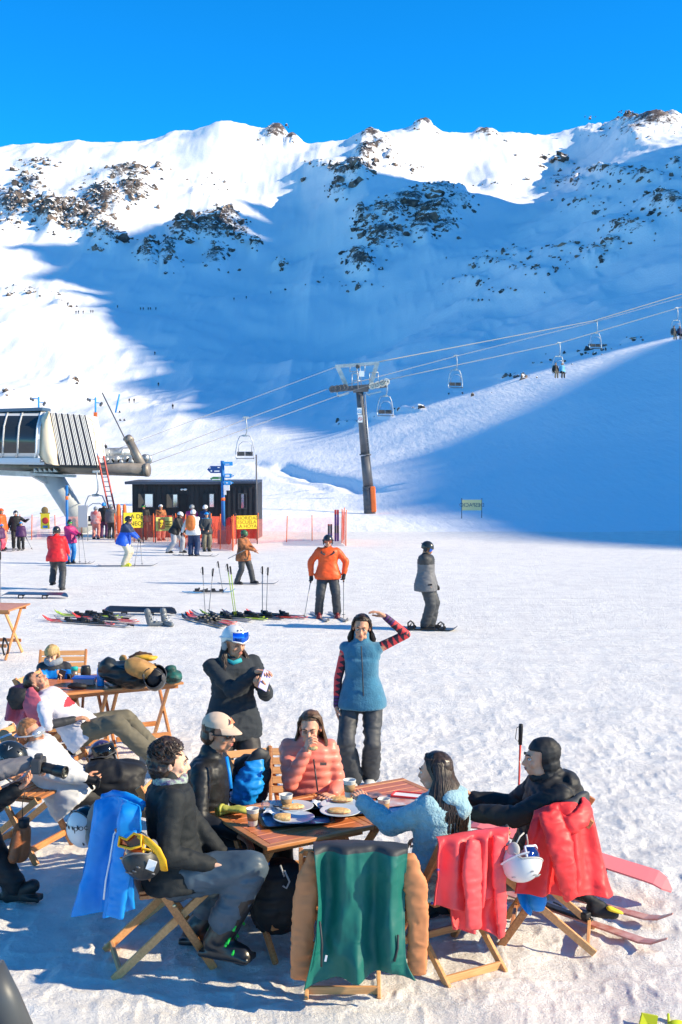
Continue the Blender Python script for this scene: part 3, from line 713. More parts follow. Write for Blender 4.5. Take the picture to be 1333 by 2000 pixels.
# --- lift tower --------------------------------------------------------------
TB = G(722, 1003, 40); TD = TB.y
def tower():
    D = TD; r = WORLD(empty('lift_tower', TB, 'leaning grey chairlift tower with orange crash pad at its foot', 'lift tower')); s = D/2300
    m = MB(); m.tube([W(723, 1006, D), W(720, 950, D)], .41, 20); m.tube([W(720, 952, D), W(714, 890, D)], [.36, .33], 20); m.tube([W(714, 888, D), W(703, 765, D)], [.32, .26], 20)
    for y in (888, 952): m.tube([W(714 if y < 900 else 720, y+1.5, D), W(714 if y < 900 else 720, y-1.5, D)], .41, 20)
    for i in range(5): y = 996-i*9.5; m.tube([W(722.4-i*.5, y, D), W(722.4-i*.5, y-1, D)], .43, 20)
    m.build('column', M_grey, r)
    m = MB(); m.box((W(729.5, 975, D-.2)), (.36, .55, 50*s), Matrix.Rotation(R(-3), 3, 'Y'), bev=.08); m.build('crash_pad', M_orange, r)
    m = MB(); m.bar(W(645, 762, D), W(757, 752, D), .5, 9*s); m.bar(W(690, 763, D), W(720, 761, D), .6, 8*s); m.build('crossarm', M_grey, r)
    m = MB(); m.bar(W(678, 756, D), W(660, 716, D), .32, .3); m.bar(W(724, 752, D), W(737, 710, D), .32, .3); m.bar(W(655, 716, D), W(741, 709, D), .3, .22); m.build('top_frame', M_steel, r)
    m = MB()
    for a, b in (((688, 758), (688, 730)), ((700, 728), (700, 755)), ((688, 730), (705, 729)), ((688, 744), (704, 743)), ((722, 728), (739, 727)), ((739, 727), (739, 750)), ((722, 728), (722, 745)), ((684, 716), (684, 726)), ((684, 726), (713, 725)), ((713, 713), (713, 726)), ((697, 712), (700, 760)), ((703, 712), (706, 752))):
        m.tube([W(a[0], a[1], D-.3), W(b[0], b[1], D-.3)], .03, 6)
    m.build('railing', M_steel, r)
    m = MB(); c = W(699, 716, D-.4); m.lathe([(.08, -.05), (.14, -.05), (.14, .05), (.08, .05)], 14, c, frame((0, 1, 0))); m.build('small_pulley', M_dark, r)
    for xs, nm in (((727.5, 757), (737, 755), (747, 752), (754.5, 749)), 0), (((650, 761), (659, 760), (667, 759), (674, 758)), 1):
        for x, y in xs:
            m = MB(); c = W(x, y-3+(2 if nm else 0), D-(.75 if not nm else .5)); rr = frame((0, 1, .0))
            m.lathe([(.03, -.06), (.12, -.04), (.2, -.07), (.245, -.07), (.21, 0), (.245, .07), (.2, .07), (.12, .04), (.03, .06)], 20, c, rr)
            for k in range(5):
                a = k*1.2566; m.box(c+V((math.cos(a)*.11, -.06, math.sin(a)*.11)), (.05, .04, .05), None, 1)
            m.build('sheave', [mat('sheave cream', (.62, .58, .5), .5) if not nm else M_grey, M_dark], r)
    m = MB(); m.bar(W(717, 771, D-.8), W(745, 765, D-.8), .08, .08); m.bar(W(715, 767, D-.8), W(724, 774, D-.8), .06, .06); m.build('rope_catcher', M_steel, r); m = MB(); m.bar(W(660, 775, D-.4), W(682, 768, D-.4), .08, .08); m.bar(W(658, 763, D-.4), W(661, 775, D-.4), .08, .08); m.build('rope_catcher', M_steel, r)
    m = MB()
    for dx in (0, 6): m.tube([W(721+dx, 945, D-.2), W(707+dx, 768, D-.2)], .035, 6)
    for i in range(24): t = i/24; m.tube([W(721-14*t, 945-177*t, D-.2), W(727-14*t, 945-177*t, D-.2)], .02, 5)
    m.build('ladder', M_steel, r)
    for (x, y, h) in ((702.5, 803, 13), (704, 818, 14)):
        m = MB(); c = W(x, y, D-.5); m.box(c, (9*s, .03, h*s)); b = m.build('sign_plate', M_white, r); k = MB()
        n = 20; vs = []; rr = .13
        for i in range(n):
            a = 6.283*i/n
            for q in (rr, rr*.78): vs.append(c+V((math.cos(a)*q, -.022, math.sin(a)*q)))
        k.add(vs, [(2*i, 2*i+1, (2*i+3) % (2*n), (2*i+2) % (2*n)) for i in range(n)], 0)
        k.bar(c+V((-.09, -.024, .09)), c+V((.09, -.024, -.09)), .03, .006, (0, 1, 0)) if y > 810 else None
        k.build('ring_symbol', M_red if y > 810 else M_blue2, b)
    m = MB(); c = W(707, 730, D-.5); m.box(c, (10*s, .03, 11*s)); m.build('white_plate', M_white, r)
tower()
# --- cables -------------------------------------------------------------------
DE = TD*1.42
def cable(pts, rad, label, n=14, sag=0.0):
    P = [W(*p) for p in pts]; out = []
    for a, b in zip(P[:-1], P[1:]):
        for i in range(n): t = i/n; q = a.lerp(b, t); q.z -= sag*4*t*(1-t); out.append(q)
    out.append(P[-1]); m = MB(); m.tube(out, rad, 6); o = m.build('cable', M_cable, None, tuple(out[0])); tag(o, label, 'cable', 'cables of the chairlift'); return out
r1 = cable([(226, 878, 57), (656, 717, TD)], .014, 'topmost thin cable running from the station up to the tower')
cable([(738, 707, TD), (1158, 627, TD*1.27), (1420, 548, DE)], .038, 'thick bright cable from the tower top towards the upper right')
HB = [(287, 893, 56.6), (480, 819, TD*.86), (640, 760, TD-.5), (655, 757, TD-.5)]
cable(HB, .018, 'haul rope with an empty chair between the station and the tower', 4)
HB2 = [(655, 757, TD-.5), (735, 737, TD*1.02), (890, 696, TD*1.1), (1165, 628, TD*1.28), (1420, 556, DE)]
cable(HB2, .022, 'haul rope of the far side climbing right with two empty chairs', 4)
cable([(290, 906, 56), (677, 767, TD-1), (757, 742, TD-.9)], .018, 'lowest rope from the station to the near wheels of the tower', 6)
HR2 = [(757, 742, TD-.9), (1090, 671, TD*1.17), (1320, 603, TD*1.3), (1420, 573, TD*1.36)]
cable(HR2, .028, 'near haul rope climbing right over the shaded slope with riders', 4)
# --- chairlift chairs -----------------------------------------------------------
def lift_chair():
    r = empty('chairlift_chair', (0, 0, 0))
    m = MB(); m.tube([(0, 0, 0), (.02, -.1, -.05), (.06, -.14, -.5), (.06, -.14, -.85), (0, -.08, -1.02), (-.04, 0, -1.06)], .035, 8); m.box((0, 0, .02), (.34, .1, .12), bev=.02); m.build('hanger', M_steel, r)
    m = MB(); m.box((-.04, 0, -1.08), (.3, .1, .12), bev=.02)
    for s in (-1, 1): m.tube([(-.04+s*.1, 0, -1.06), (-.04+s*.32, 0, -1.12), (-.04+s*.46, 0, -1.45), (-.04+s*.56, 0, -2.0), (-.04+s*.56, .02, -2.35), (-.04+s*.52, -.1, -2.48), (-.04+s*.48, -.45, -2.46)], .028, 8)
    m.build('frame', M_steel, r)
    m = MB(); m.tube([(-.45, -.05, -2.1), (-.42, -.2, -1.62), (-.2, -.26, -1.45), (.12, -.26, -1.45), (.34, -.2, -1.62), (.37, -.05, -2.1)], .02, 6); m.build('safety_bar', M_steel, r)
    m = MB()
    for i in range(5): m.box((-.04, -.08-i*.09, -2.45), (1.0, .07, .04))
    m.build('seat', M_dark, r)
    m = MB()
    for s in (-1, 1): m.box((-.04+s*.245, .02, -2.17), (.46, .05, .26), bev=.02)
    m.build('backrest', M_dark, r); return r
CH = lift_chair(); CHAIRS = [(754, 743, TD-.9, 0, 'empty chairlift chair hanging right beside the grey tower'), (480, 816, TD*.86, 0, 'empty chairlift chair hanging above the hut roof'),
    (891, 695, TD*1.1, 0, 'empty chairlift chair just right of the tower'), (1092, 670, TD*1.17, 2, 'chairlift chair carrying two riders over the sunlit ridge'),
    (1165, 627, TD*1.28, 0, 'empty chairlift chair hanging on the upper far rope'), (1322, 602, TD*1.3, 2, 'chairlift chair with two riders at the right edge'), ]
RIDERS = []
for i, (px, py, d, nr, lb) in enumerate(CHAIRS):
    o = CH if i == 0 else copy_tree(CH); o.location = W(px, py, d); o.rotation_euler = (0, 0, R(18 if nr else 10)+R(180 if nr else 0)*0); tag(o, lb, 'lift chair', 'chairs of the chairlift')
    if nr: RIDERS.append(o.location.copy())
o = copy_tree(CH); o.location = W(188, 922, 55); o.rotation_euler = (0, 0, R(20)); tag(o, 'chairlift chair coming down under the station beside the red ladder', 'lift chair', 'chairs of the chairlift')
# --- drag lift pylons far behind ----------------------------------------------------
for i, (px, y1, y0, d, ar, lb) in enumerate([(76, 808, 775, 260, 1, 'blue drag lift pylon rising behind the station roof'), (187, 816, 776, 260, 1, 'blue drag lift pylon with orange foot right of the station'), (230, 806, 770, 270, 0, 'leaning blue pole on the far lit slope')]):
    s = d/2300; b = W(px-(4 if ar == 0 else 0), y1, d); t = W(px+(4 if ar == 0 else 0), y0, d); r = WORLD(empty('lift_pylon', b, lb, 'pylon', 'far lift pylons'))
    m = MB(); m.tube([b, t], .2, 10); m.build('post', M_blue2, r)
    if ar:
        m = MB(); m.bar(W(px-13, y0+3, d), W(px, y0+4, d), .2, .2); m.bar(W(px, y0+10, d), W(px+12, y0+12, d), .2, .2); m.build('arm', M_blue2, r)
        m = MB()
        for dx, dy in ((-15, 4), (-11, 6), (12, 12), (10, 15)): m.ell(W(px+dx, y0+dy, d), (.3, .25, .35))
        m.build('wheels', M_grey, r)
        if i: m = MB(); m.box(W(px, y1-5, d), (.7, .7, 11*s)); m.build('pad', M_orange, r)
# --- banners & nets -----------------------------------------------------------------
def net_mat(name, col, cell=.045, w_=.35):
    m = bpy.data.materials.new(name); m.use_nodes = True; n = m.node_tree; L = n.links; b = n.nodes['Principled BSDF']; b.inputs['Base Color'].default_value = tuple(col)+(1,); b.inputs['Roughness'].default_value = .6
    tc = n.nodes.new('ShaderNodeTexCoord'); sp = n.nodes.new('ShaderNodeSeparateXYZ'); L.new(tc.outputs['UV'], sp.inputs[0]); outs = []
    for ax in (0, 1):
        k = n.nodes.new('ShaderNodeMath'); k.operation = 'FRACT'; q = n.nodes.new('ShaderNodeMath'); q.operation = 'MULTIPLY'; q.inputs[1].default_value = 1/cell; L.new(sp.outputs[ax], q.inputs[0]); L.new(q.outputs[0], k.inputs[0])
        g = n.nodes.new('ShaderNodeMath'); g.operation = 'LESS_THAN'; g.inputs[1].default_value = w_; L.new(k.outputs[0], g.inputs[0]); outs.append(g.outputs[0])
    mxn = n.nodes.new('ShaderNodeMath'); mxn.operation = 'MAXIMUM'; L.new(outs[0], mxn.inputs[0]); L.new(outs[1], mxn.inputs[1]); L.new(mxn.outputs[0], b.inputs['Alpha'])
    return m
NETR = net_mat('orange net', (.85, .10, .05), .04, .30); NETP = net_mat('pink net', (.8, .22, .18), .05, .13)
def fence(pts, h, m_, label, posts=True, slump=0.0, nx=8):
    """net hung between posts standing at pts [(px, d)]"""
    G0 = [ground(px, d) for px, d in pts]; r = WORLD(empty('net_fence', G0[0], label, 'fence', 'orange net fences'))
    vs = []; uv = []; fs = []; L_ = 0; rnd = random.Random(len(label))
    cols = []
    for a, b in zip(G0[:-1], G0[1:]):
        for i in range(nx): cols.append((a.lerp(b, i/nx), i/nx))
    cols.append((G0[-1], 0)); NZ = 5; prev = None
    for (p, t) in cols:
        if prev is not None: L_ += (p-prev).length
        prev = p
        sg = 4*t*(1-t); top = h*(1-slump*sg*(.6+.6*rnd.random()))
        gz = GZ(p.x, p.y)
        for j in range(NZ): z = .03+top*j/(NZ-1); vs.append((p.x, p.y+rnd.uniform(-.04, .04)*(1+slump*2), gz+z)); uv.append((L_, h*j/(NZ-1)))
    for i in range(len(cols)-1):
        for j in range(NZ-1): fs.append((i*NZ+j, (i+1)*NZ+j, (i+1)*NZ+j+1, i*NZ+j+1))
    mb = MB(); mb.add(vs, fs, 0, True); me = mb.mesh('net'); me.materials.append(m_); ul = me.uv_layers.new(name='UVMap')
    for lp in me.loops: ul.data[lp.index].uv = uv[lp.vertex_index]
    link_mesh('net', me, r, r['_o'])
    if posts:
        for p in G0:
            q = MB(); q.tube([p-V((0, 0, .1)), p+V((rnd.uniform(-.05, .05), 0, h+.12))], .02, 6); q.build('post', M_orange, r)
fence([(4, 51), (40, 50.5), (61, 50), (108, 50), (160, 51)], .95, NETP, 'pale pink net fence on the left below the station')
fence([(225, 48), (262, 48), (300, 47.6), (345, 47.8), (372, 46.4), (405, 47), (430, 47.5)], 1.05, NETR, 'dense orange net fence in front of the hut windows', nx=6)
fence([(405, 45.5), (412, 42.5), (430, 42), (455, 41)], 1.15, NETR, 'slumping orange net corner around the signpost foot', slump=.35, nx=5)
fence([(372, 46.4), (362, 42.5), (350, 43)], 1.1, NETR, 'short orange net piece behind the queue of skiers', slump=.2, nx=5)
fence([(455, 41.2), (462, 47), (503, 46.6)], 1.1, NETR, 'orange net below the school priority banner')
fence([(503, 46.6), (560, 48), (610, 49), (655, 50), (672, 50)], .95, NETP, 'pale pink net fence running right of the hut')
fence([(672, 50), (668, 47), (676, 44.5)], 1.25, NETR, 'bright orange net end panel by the planted skis', nx=3)
def banner(name, a, c, d, m_, label, lines, tcol=None, mirror=False, size=.2, posts=True, tz=0.0, cat='banner', face=-1):
    p0, p1 = W(a[0], c[1], d), W(c[0], a[1], d); cx, cz = (p0.x+p1.x)/2, (p0.z+p1.z)/2; w_, h = p1.x-p0.x, p1.z-p0.z
    g = GZ(cx, d); r = WORLD(empty(name, (cx, d, g), label, cat))
    m = MB(); m.box((cx, d, cz), (w_, .02, h)); b = m.build('panel', m_, r)
    if lines:
        t = MB(); n = len(lines)
        for i, ln in enumerate(lines):
            zz = cz+h*(.5-(i+.5)/n)*(.92)
            text_on(t, ln[0], size, (cx+ln[1]*w_, d-.013, zz), (-1, 0, 0) if mirror else (1, 0, 0), (0, 0, 1), 0, -.003 if mirror else .003, ln[2] if len(ln) > 2 else 1)
        t.build('lettering', tcol or M_ink, b)
    if posts:
        for x in (p0.x-.02, p1.x+.02):
            q = MB(); q.tube([(x, d+.03, g-.1), (x, d+.03, p1.z+.1)], .022, 6); q.build('post', M_dark, r)
    r.rotation_euler = (0, 0, R(20)) if not mirror else (0, 0, 0)
    return r, b
banner('banner', (462, 1007), (503, 1033), 46.0, M_yel, 'yellow banner reading PRIORIDAD ESCUELA LA HOYA on the net', [('PRIORIDAD', 0, 1), ('ESCUELA', 0, 1), ('LA HOYA', 0, 1)], mat('faded lettering', (.22, .16, .02), .7), size=.19)
banner('banner', (242, 1001), (279, 1031), 46.8, M_yel, 'yellow banner ending in A DE and NEOS behind the blue skier', [('A DE', .2, 1), ('NEOS', .22, 1)], size=.24)
rb, bb = banner('banner', (305, 1010), (337, 1037), 46.9, mat('pale yellow banner', (.78, .70, .18), .6), 'pale yellow banner with brown pictogram between two queuing groups', [])
m = MB(); c = W(314, 1023, 46.8); m.box(c-V((0, .02, 0)), (.26, .01, .42)); m.build('pictogram', mat('brown sign', (.14, .06, .03), .7), bb)
m = MB(); m.ell(c+V((0, -.03, .1)), (.07, .006, .06)); m.bar(c+V((.03, -.03, .05)), c+V((-.04, -.03, -.14)), .04, .008, (0, 1, 0)); m.bar(c+V((-.06, -.03, -.02)), c+V((.06, -.03, -.04)), .03, .008, (0, 1, 0)); m.build('figure_symbol', M_yel, bb)
m = MB(); text_on(m, 'ESCU', .13, W(329, 1018, 46.86)+V((0, -.01, 0)), (1, 0, 0), (0, 0, 1)); text_on(m, 'ELA', .13, W(329, 1029, 46.86)+V((0, -.01, 0)), (1, 0, 0), (0, 0, 1)); bpy.data.objects.remove(m.build('x', M_ink, bb))
m = MB()
for i, (y, w_) in enumerate(((1019, .28), (1024, .22), (1029, .28))): m.box(W(329, y, 46.86)+V((0, -.016, 0)), (w_, .006, .035))
m.build('faded_lettering', mat('faded lettering', (.22, .16, .02)), bb)
dg_ = G(922, 1012, 30).y
banner('slow_sign', (903, 976), (941, 997), dg_, mat('washed yellow cloth', (.62, .58, .30), .7), 'pale yellow slow sign lettered DESPACIO seen from behind on two posts', [('DESPACIO', 0, 1.0)], mat('blue grey ink', (.05, .09, .14), .7), mirror=True, size=.33, cat='sign')
# yellow measuring board
r = WORLD(empty('height_board', ground(88, 49.3), 'yellow wooden height board with round top by the left net', 'sign board'))
a, c = W(80, 1033, 49.3), W(97, 1003, 49.3); m = MB(); m.box(((a.x+c.x)/2, 49.3, (a.z+c.z)/2), (c.x-a.x, .05, c.z-a.z), bev=.01); m.build('board', M_yel, r)
m = MB(); p = W(88, 997, 49.3); m.ell(p, (.15, .04, .16)); m.box(p+V((0, 0, -.12)), (.42, .04, .06)); m.build('top', mat('brown wood', (.25, .16, .06)), r)
m = MB(); m.ell(W(89, 1017, 49.26), (.14, .03, .14)); m.build('red_disc', M_red, r); m = MB(); m.box(W(89, 1029, 49.26), (.2, .02, .1)); m.build('blue_patch', M_blue, r)
# blue-red course pole, grey mat on stand, orange gate banner, planted race skis
m = MB(); b = ground(131, 47); m.tube([b, W(131, 948, 47)], .055, 10); m.tube([W(131, 976, 47), W(131, 969, 47)], .06, 10, 1); m.ell(W(134, 966, 47), .05, None, 2); o = m.build('course_pole', [M_blue, M_orange, M_dark], None, tuple(b)); tag(o, 'blue course pole with orange band in front of the slanted station leg', 'pole')
r = WORLD(empty('gate_screen', ground(162, 49), 'pale grey mesh screen on two posts beside the station leg', 'screen'))
a, c = W(154, 1030, 49), W(171, 987, 49); m = MB(); m.box(((a.x+c.x)/2, 49, (a.z+c.z)/2), (c.x-a.x, .03, c.z-a.z)); m.build('mesh_panel', mat('grey mesh', (.42, .42, .45), .7, bump=.4, bscale=30), r)
for x in (a.x, c.x): m = MB(); m.tube([(x, 49.03, GZ(x, 49)), (x, 49.03, c.z)], .02, 6); m.build('post', M_steel, r)
m = MB(); b = ground(233, 50); m.cap(b+V((0, 0, .4)), W(232, 990, 50), .16, .13, .7); m.cap(b+V((.28, 0, .5)), W(240, 990, 50)+V((.08, 0, 0)), .13, .11, .7); m.tube([b, b+V((0, 0, .5))], .03); o = m.build('orange_gate_pad', M_orange, None, tuple(b)); tag(o, 'pair of orange padded gate posts left of the hut', 'gate pad')
m = MB(); b = ground(447, 46); m.cap(b+V((0, 0, .1)), b+V((.02, 0, .95)), .1, .12); o = m.build('pad_post', M_red, None, tuple(b)); tag(o, 'short red padded post right of the signpost foot', 'post')
for px, h, lb, mi in ((658, 1.3, 'tall race skis planted upright by the right net', 0), (645, .7, 'short skis planted upright by the right net', 1)):
    b = ground(px, 48.5); m = MB(); s_ = .05
    for dx in (-.05, .05): m.bar(b+V((dx, 0, -.1)), b+V((dx, .03, h)), .085, .02, (0, 1, 0)); m.bar(b+V((dx, 0, h*.85)), b+V((dx, .03, h)), .088, .022, (0, 1, 0), 1); m.box(b+V((dx, -.05, .5)), (.08, .1, .3), None, 2)
    o = m.build('skis', [mat('purple ski', (.12, .05, .22)), M_red, M_dark], None, tuple(b)); tag(o, lb, 'skis')
# ================================================================ people
SKIN = {'a': mat('skin warm', (.70, .35, .22), .5, sss=.25, var=.06, vscale=9, spec=.35), 'b': mat('skin tan', (.60, .29, .175), .5, sss=.2, var=.06, vscale=9, spec=.35), 'c': mat('skin fair', (.78, .45, .31), .5, sss=.25, var=.06, vscale=9)}
M_lip = mat('lips', (.40, .12, .09), .45); M_brow = mat('brow hair', (.03, .018, .012), .8); M_eyew = mat('eye white', (.6, .58, .55), .3); M_iris = mat('iris', (.03, .018, .012), .2)
M_lid = mat('eyelid', (.36, .19, .13), .6)
HAIR = {'dark': mat('dark hair', (.022, .014, .011), .45, col2=(.06, .035, .025), vscale=40), 'brown': mat('brown hair', (.07, .035, .02), .42, col2=(.16, .085, .045), vscale=30),
        'blond': mat('blond hair', (.42, .25, .09), .45, col2=(.62, .42, .18), vscale=25), 'ginger': mat('ginger hair', (.25, .10, .04), .45, col2=(.38, .17, .07), vscale=25)}
def ik(a, t, l1, l2, pole):
    a, t, pole = V(a), V(t), V(pole); d = t-a; L = min(d.length, (l1+l2)*.995); d.normalize(); t = a+d*L
    k = (l1*l1-l2*l2+L*L)/(2*L); h = math.sqrt(max(1e-6, l1*l1-k*k)); p = pole-d*pole.dot(d)
    if p.length < 1e-4: p = V((0, 0, -1))-d*V((0, 0, -1)).dot(d)
    p.normalize(); return a+d*k+p*h, t
def yawv(deg): a = R(deg); return V((math.sin(a), -math.cos(a), 0))   # 0 faces the camera, 90 faces right (+X)
class Head:
    def __init__(s, c, f, u=(0, 0, 1), k=1.0):
        s.c = V(c); f = V(f).normalized(); u = V(u); r = f.cross(u).normalized(); u = r.cross(f); s.M = Matrix((r, f, u)).transposed(); s.k = k  # x = person's right... (f x u)
    def P(s, x, y, z): return s.c+s.M@V((x*s.k, y*s.k, z*s.k))
    def D(s, x, y, z): return s.M@V((x, y, z))
    def ell(s, mb, c, r, mi=0, **k): mb.ell(s.P(*c), tuple(q*s.k for q in r), s.M, mi, **k)
def head_prims(mb, H, female=False, ears=True):
    e = H.ell; k = H.k
    e(mb, (0, -.016, .034), (.074, .092, .080)); e(mb, (0, .035, .0), (.060, .058, .075)); e(mb, (0, .032, -.055), (.049 if female else .054, .052, .050))
    e(mb, (0, .058, -.092), (.022, .022, .018 if female else .021)); 
    for s in (-1, 1):
        e(mb, (s*.040, .066, -.022), (.020, .018, .020)); e(mb, (s*.038, .034, -.074), (.018, .034, .020))
        e(mb, (s*.028, .086, .028), (.024, .010, .009))
        if ears: e(mb, (s*.079, -.008, -.004), (.008, .018, .030)); e(mb, (s*.083, -.012, .014), (.007, .016, .016))
        e(mb, (s*.011, .098, -.030), (.0085, .010, .008))
    mb.cap(H.P(0, .088, .020), H.P(0, .112, -.022), .0085*k, .0125*k, n=10)
    e(mb, (0, .088, -.052), (.026, .016, .018)); e(mb, (0, .078, -.078), (.020, .014, .010))
def face_detail(mb, H, eyes='open', beard=False):
    """mi: 1 lips 2 brow 3 white 4 iris 5 lid"""
    k = H.k
    H.ell(mb, (0, .1005, -.0475), (.021, .0075, .0042), 1, nu=10, nv=6); H.ell(mb, (0, .0985, -.0565), (.018, .008, .0055), 1, nu=10, nv=6)
    for s in (-1, 1):
        mb.cap(H.P(s*.014, .0975, .031), H.P(s*.032, .092, .037), .0042*k, .0038*k, n=6, mi=2); mb.cap(H.P(s*.032, .092, .037), H.P(s*.047, .078, .031), .0038*k, .0022*k, n=6, mi=2)
        H.ell(mb, (s*.030, .0805, .0085), (.0135, .0115, .0085 if eyes == 'open' else .008), 3 if eyes == 'open' else 5, nu=10, nv=6)
        if eyes == 'open': H.ell(mb, (s*.030, .0885, .0080), (.0062, .0045, .0062), 4, nu=8, nv=5)
        mb.cap(H.P(s*.018, .0890, .0135), H.P(s*.043, .0835, .0125), .0026*k, .0022*k, n=6, mi=2 if eyes == 'open' else 5)
        if eyes != 'open': mb.cap(H.P(s*.018, .0900, .0025), H.P(s*.042, .0845, .0025), .0017*k, .0014*k, n=6, mi=2)
def hand_mesh(wrist, fdir, pdir, side, curl=(.5, .5, .5, .5), thumb=.4, k=1.0, spread=.12):
    """palm + five bent fingers. fdir: where fingers point, pdir: palm normal. side +1: thumb on +x of (fdir x pdir)"""
    w_ = V(wrist); f = V(fdir).normalized(); p = V(pdir); p = (p-f*p.dot(f)).normalized(); x = f.cross(p)*side
    P = lambda a, b, c: w_+(x*a+f*b+p*c)*k
    mb = MB(); mb.cap(P(0, -.03, 0), P(0, .02, 0), .026*k, .03*k, .72, p)
    for i, a in enumerate((-.030, -.010, .010, .029)): mb.cap(P(a*.62, .015, 0), P(a, .078-.004*abs(i-2), 0), .017*k, .0115*k)
    mb.cap(P(.014, .02, .006), P(.030, .048, .012), .017*k, .013*k)
    ln = (.062, .076, .082, .075)
    for i, a in enumerate((-.030, -.010, .010, .029)):
        c = curl[3-i] if not isinstance(curl, (int, float)) else curl; L = ln[i]; sp = (i-1.5)*spread
        o = P(a, .078-.004*abs(i-2), 0); ang = c*.9; d = (f*math.cos(ang)+p*math.sin(ang)+x*sp*.6).normalized(); q = o+d*L*.46*k; mb.cap(o, q, .0098*k, .0088*k, n=8)
        ang += c*1.25; d2 = (f*math.cos(ang)+p*math.sin(ang)+x*sp*.4).normalized(); q2 = q+d2*L*.31*k; mb.cap(q, q2, .0088*k, .0080*k, n=8)
        ang += c*.8; d3 = (f*math.cos(ang)+p*math.sin(ang)).normalized(); mb.cap(q2, q2+d3*L*.22*k, .0080*k, .0068*k, n=8)
    o = P(.030, .03, .010); d = (x*(.9-thumb*.6)+f*.75+p*(.1+thumb*.9)).normalized(); q = o+d*.036*k; mb.cap(o, q, .0125*k, .0105*k, n=8)
    d = (x*(.5-thumb*.9)+f*.9+p*thumb*.7).normalized(); q2 = q+d*.028*k; mb.cap(q, q2, .0105*k, .009*k, n=8)
    mb.cap(q2, q2+(d+p*thumb*.3).normalized()*.014*k, .009*k, .0075*k, n=8)
    return voxel(mb, .0034*k, 1)
def merge_mesh(mb, me, mi=0, smooth=True):
    a = mverts(me); mb.add(a.tolist(), [tuple(p.vertices) for p in me.polygons], mi, smooth); bpy.data.meshes.remove(me)
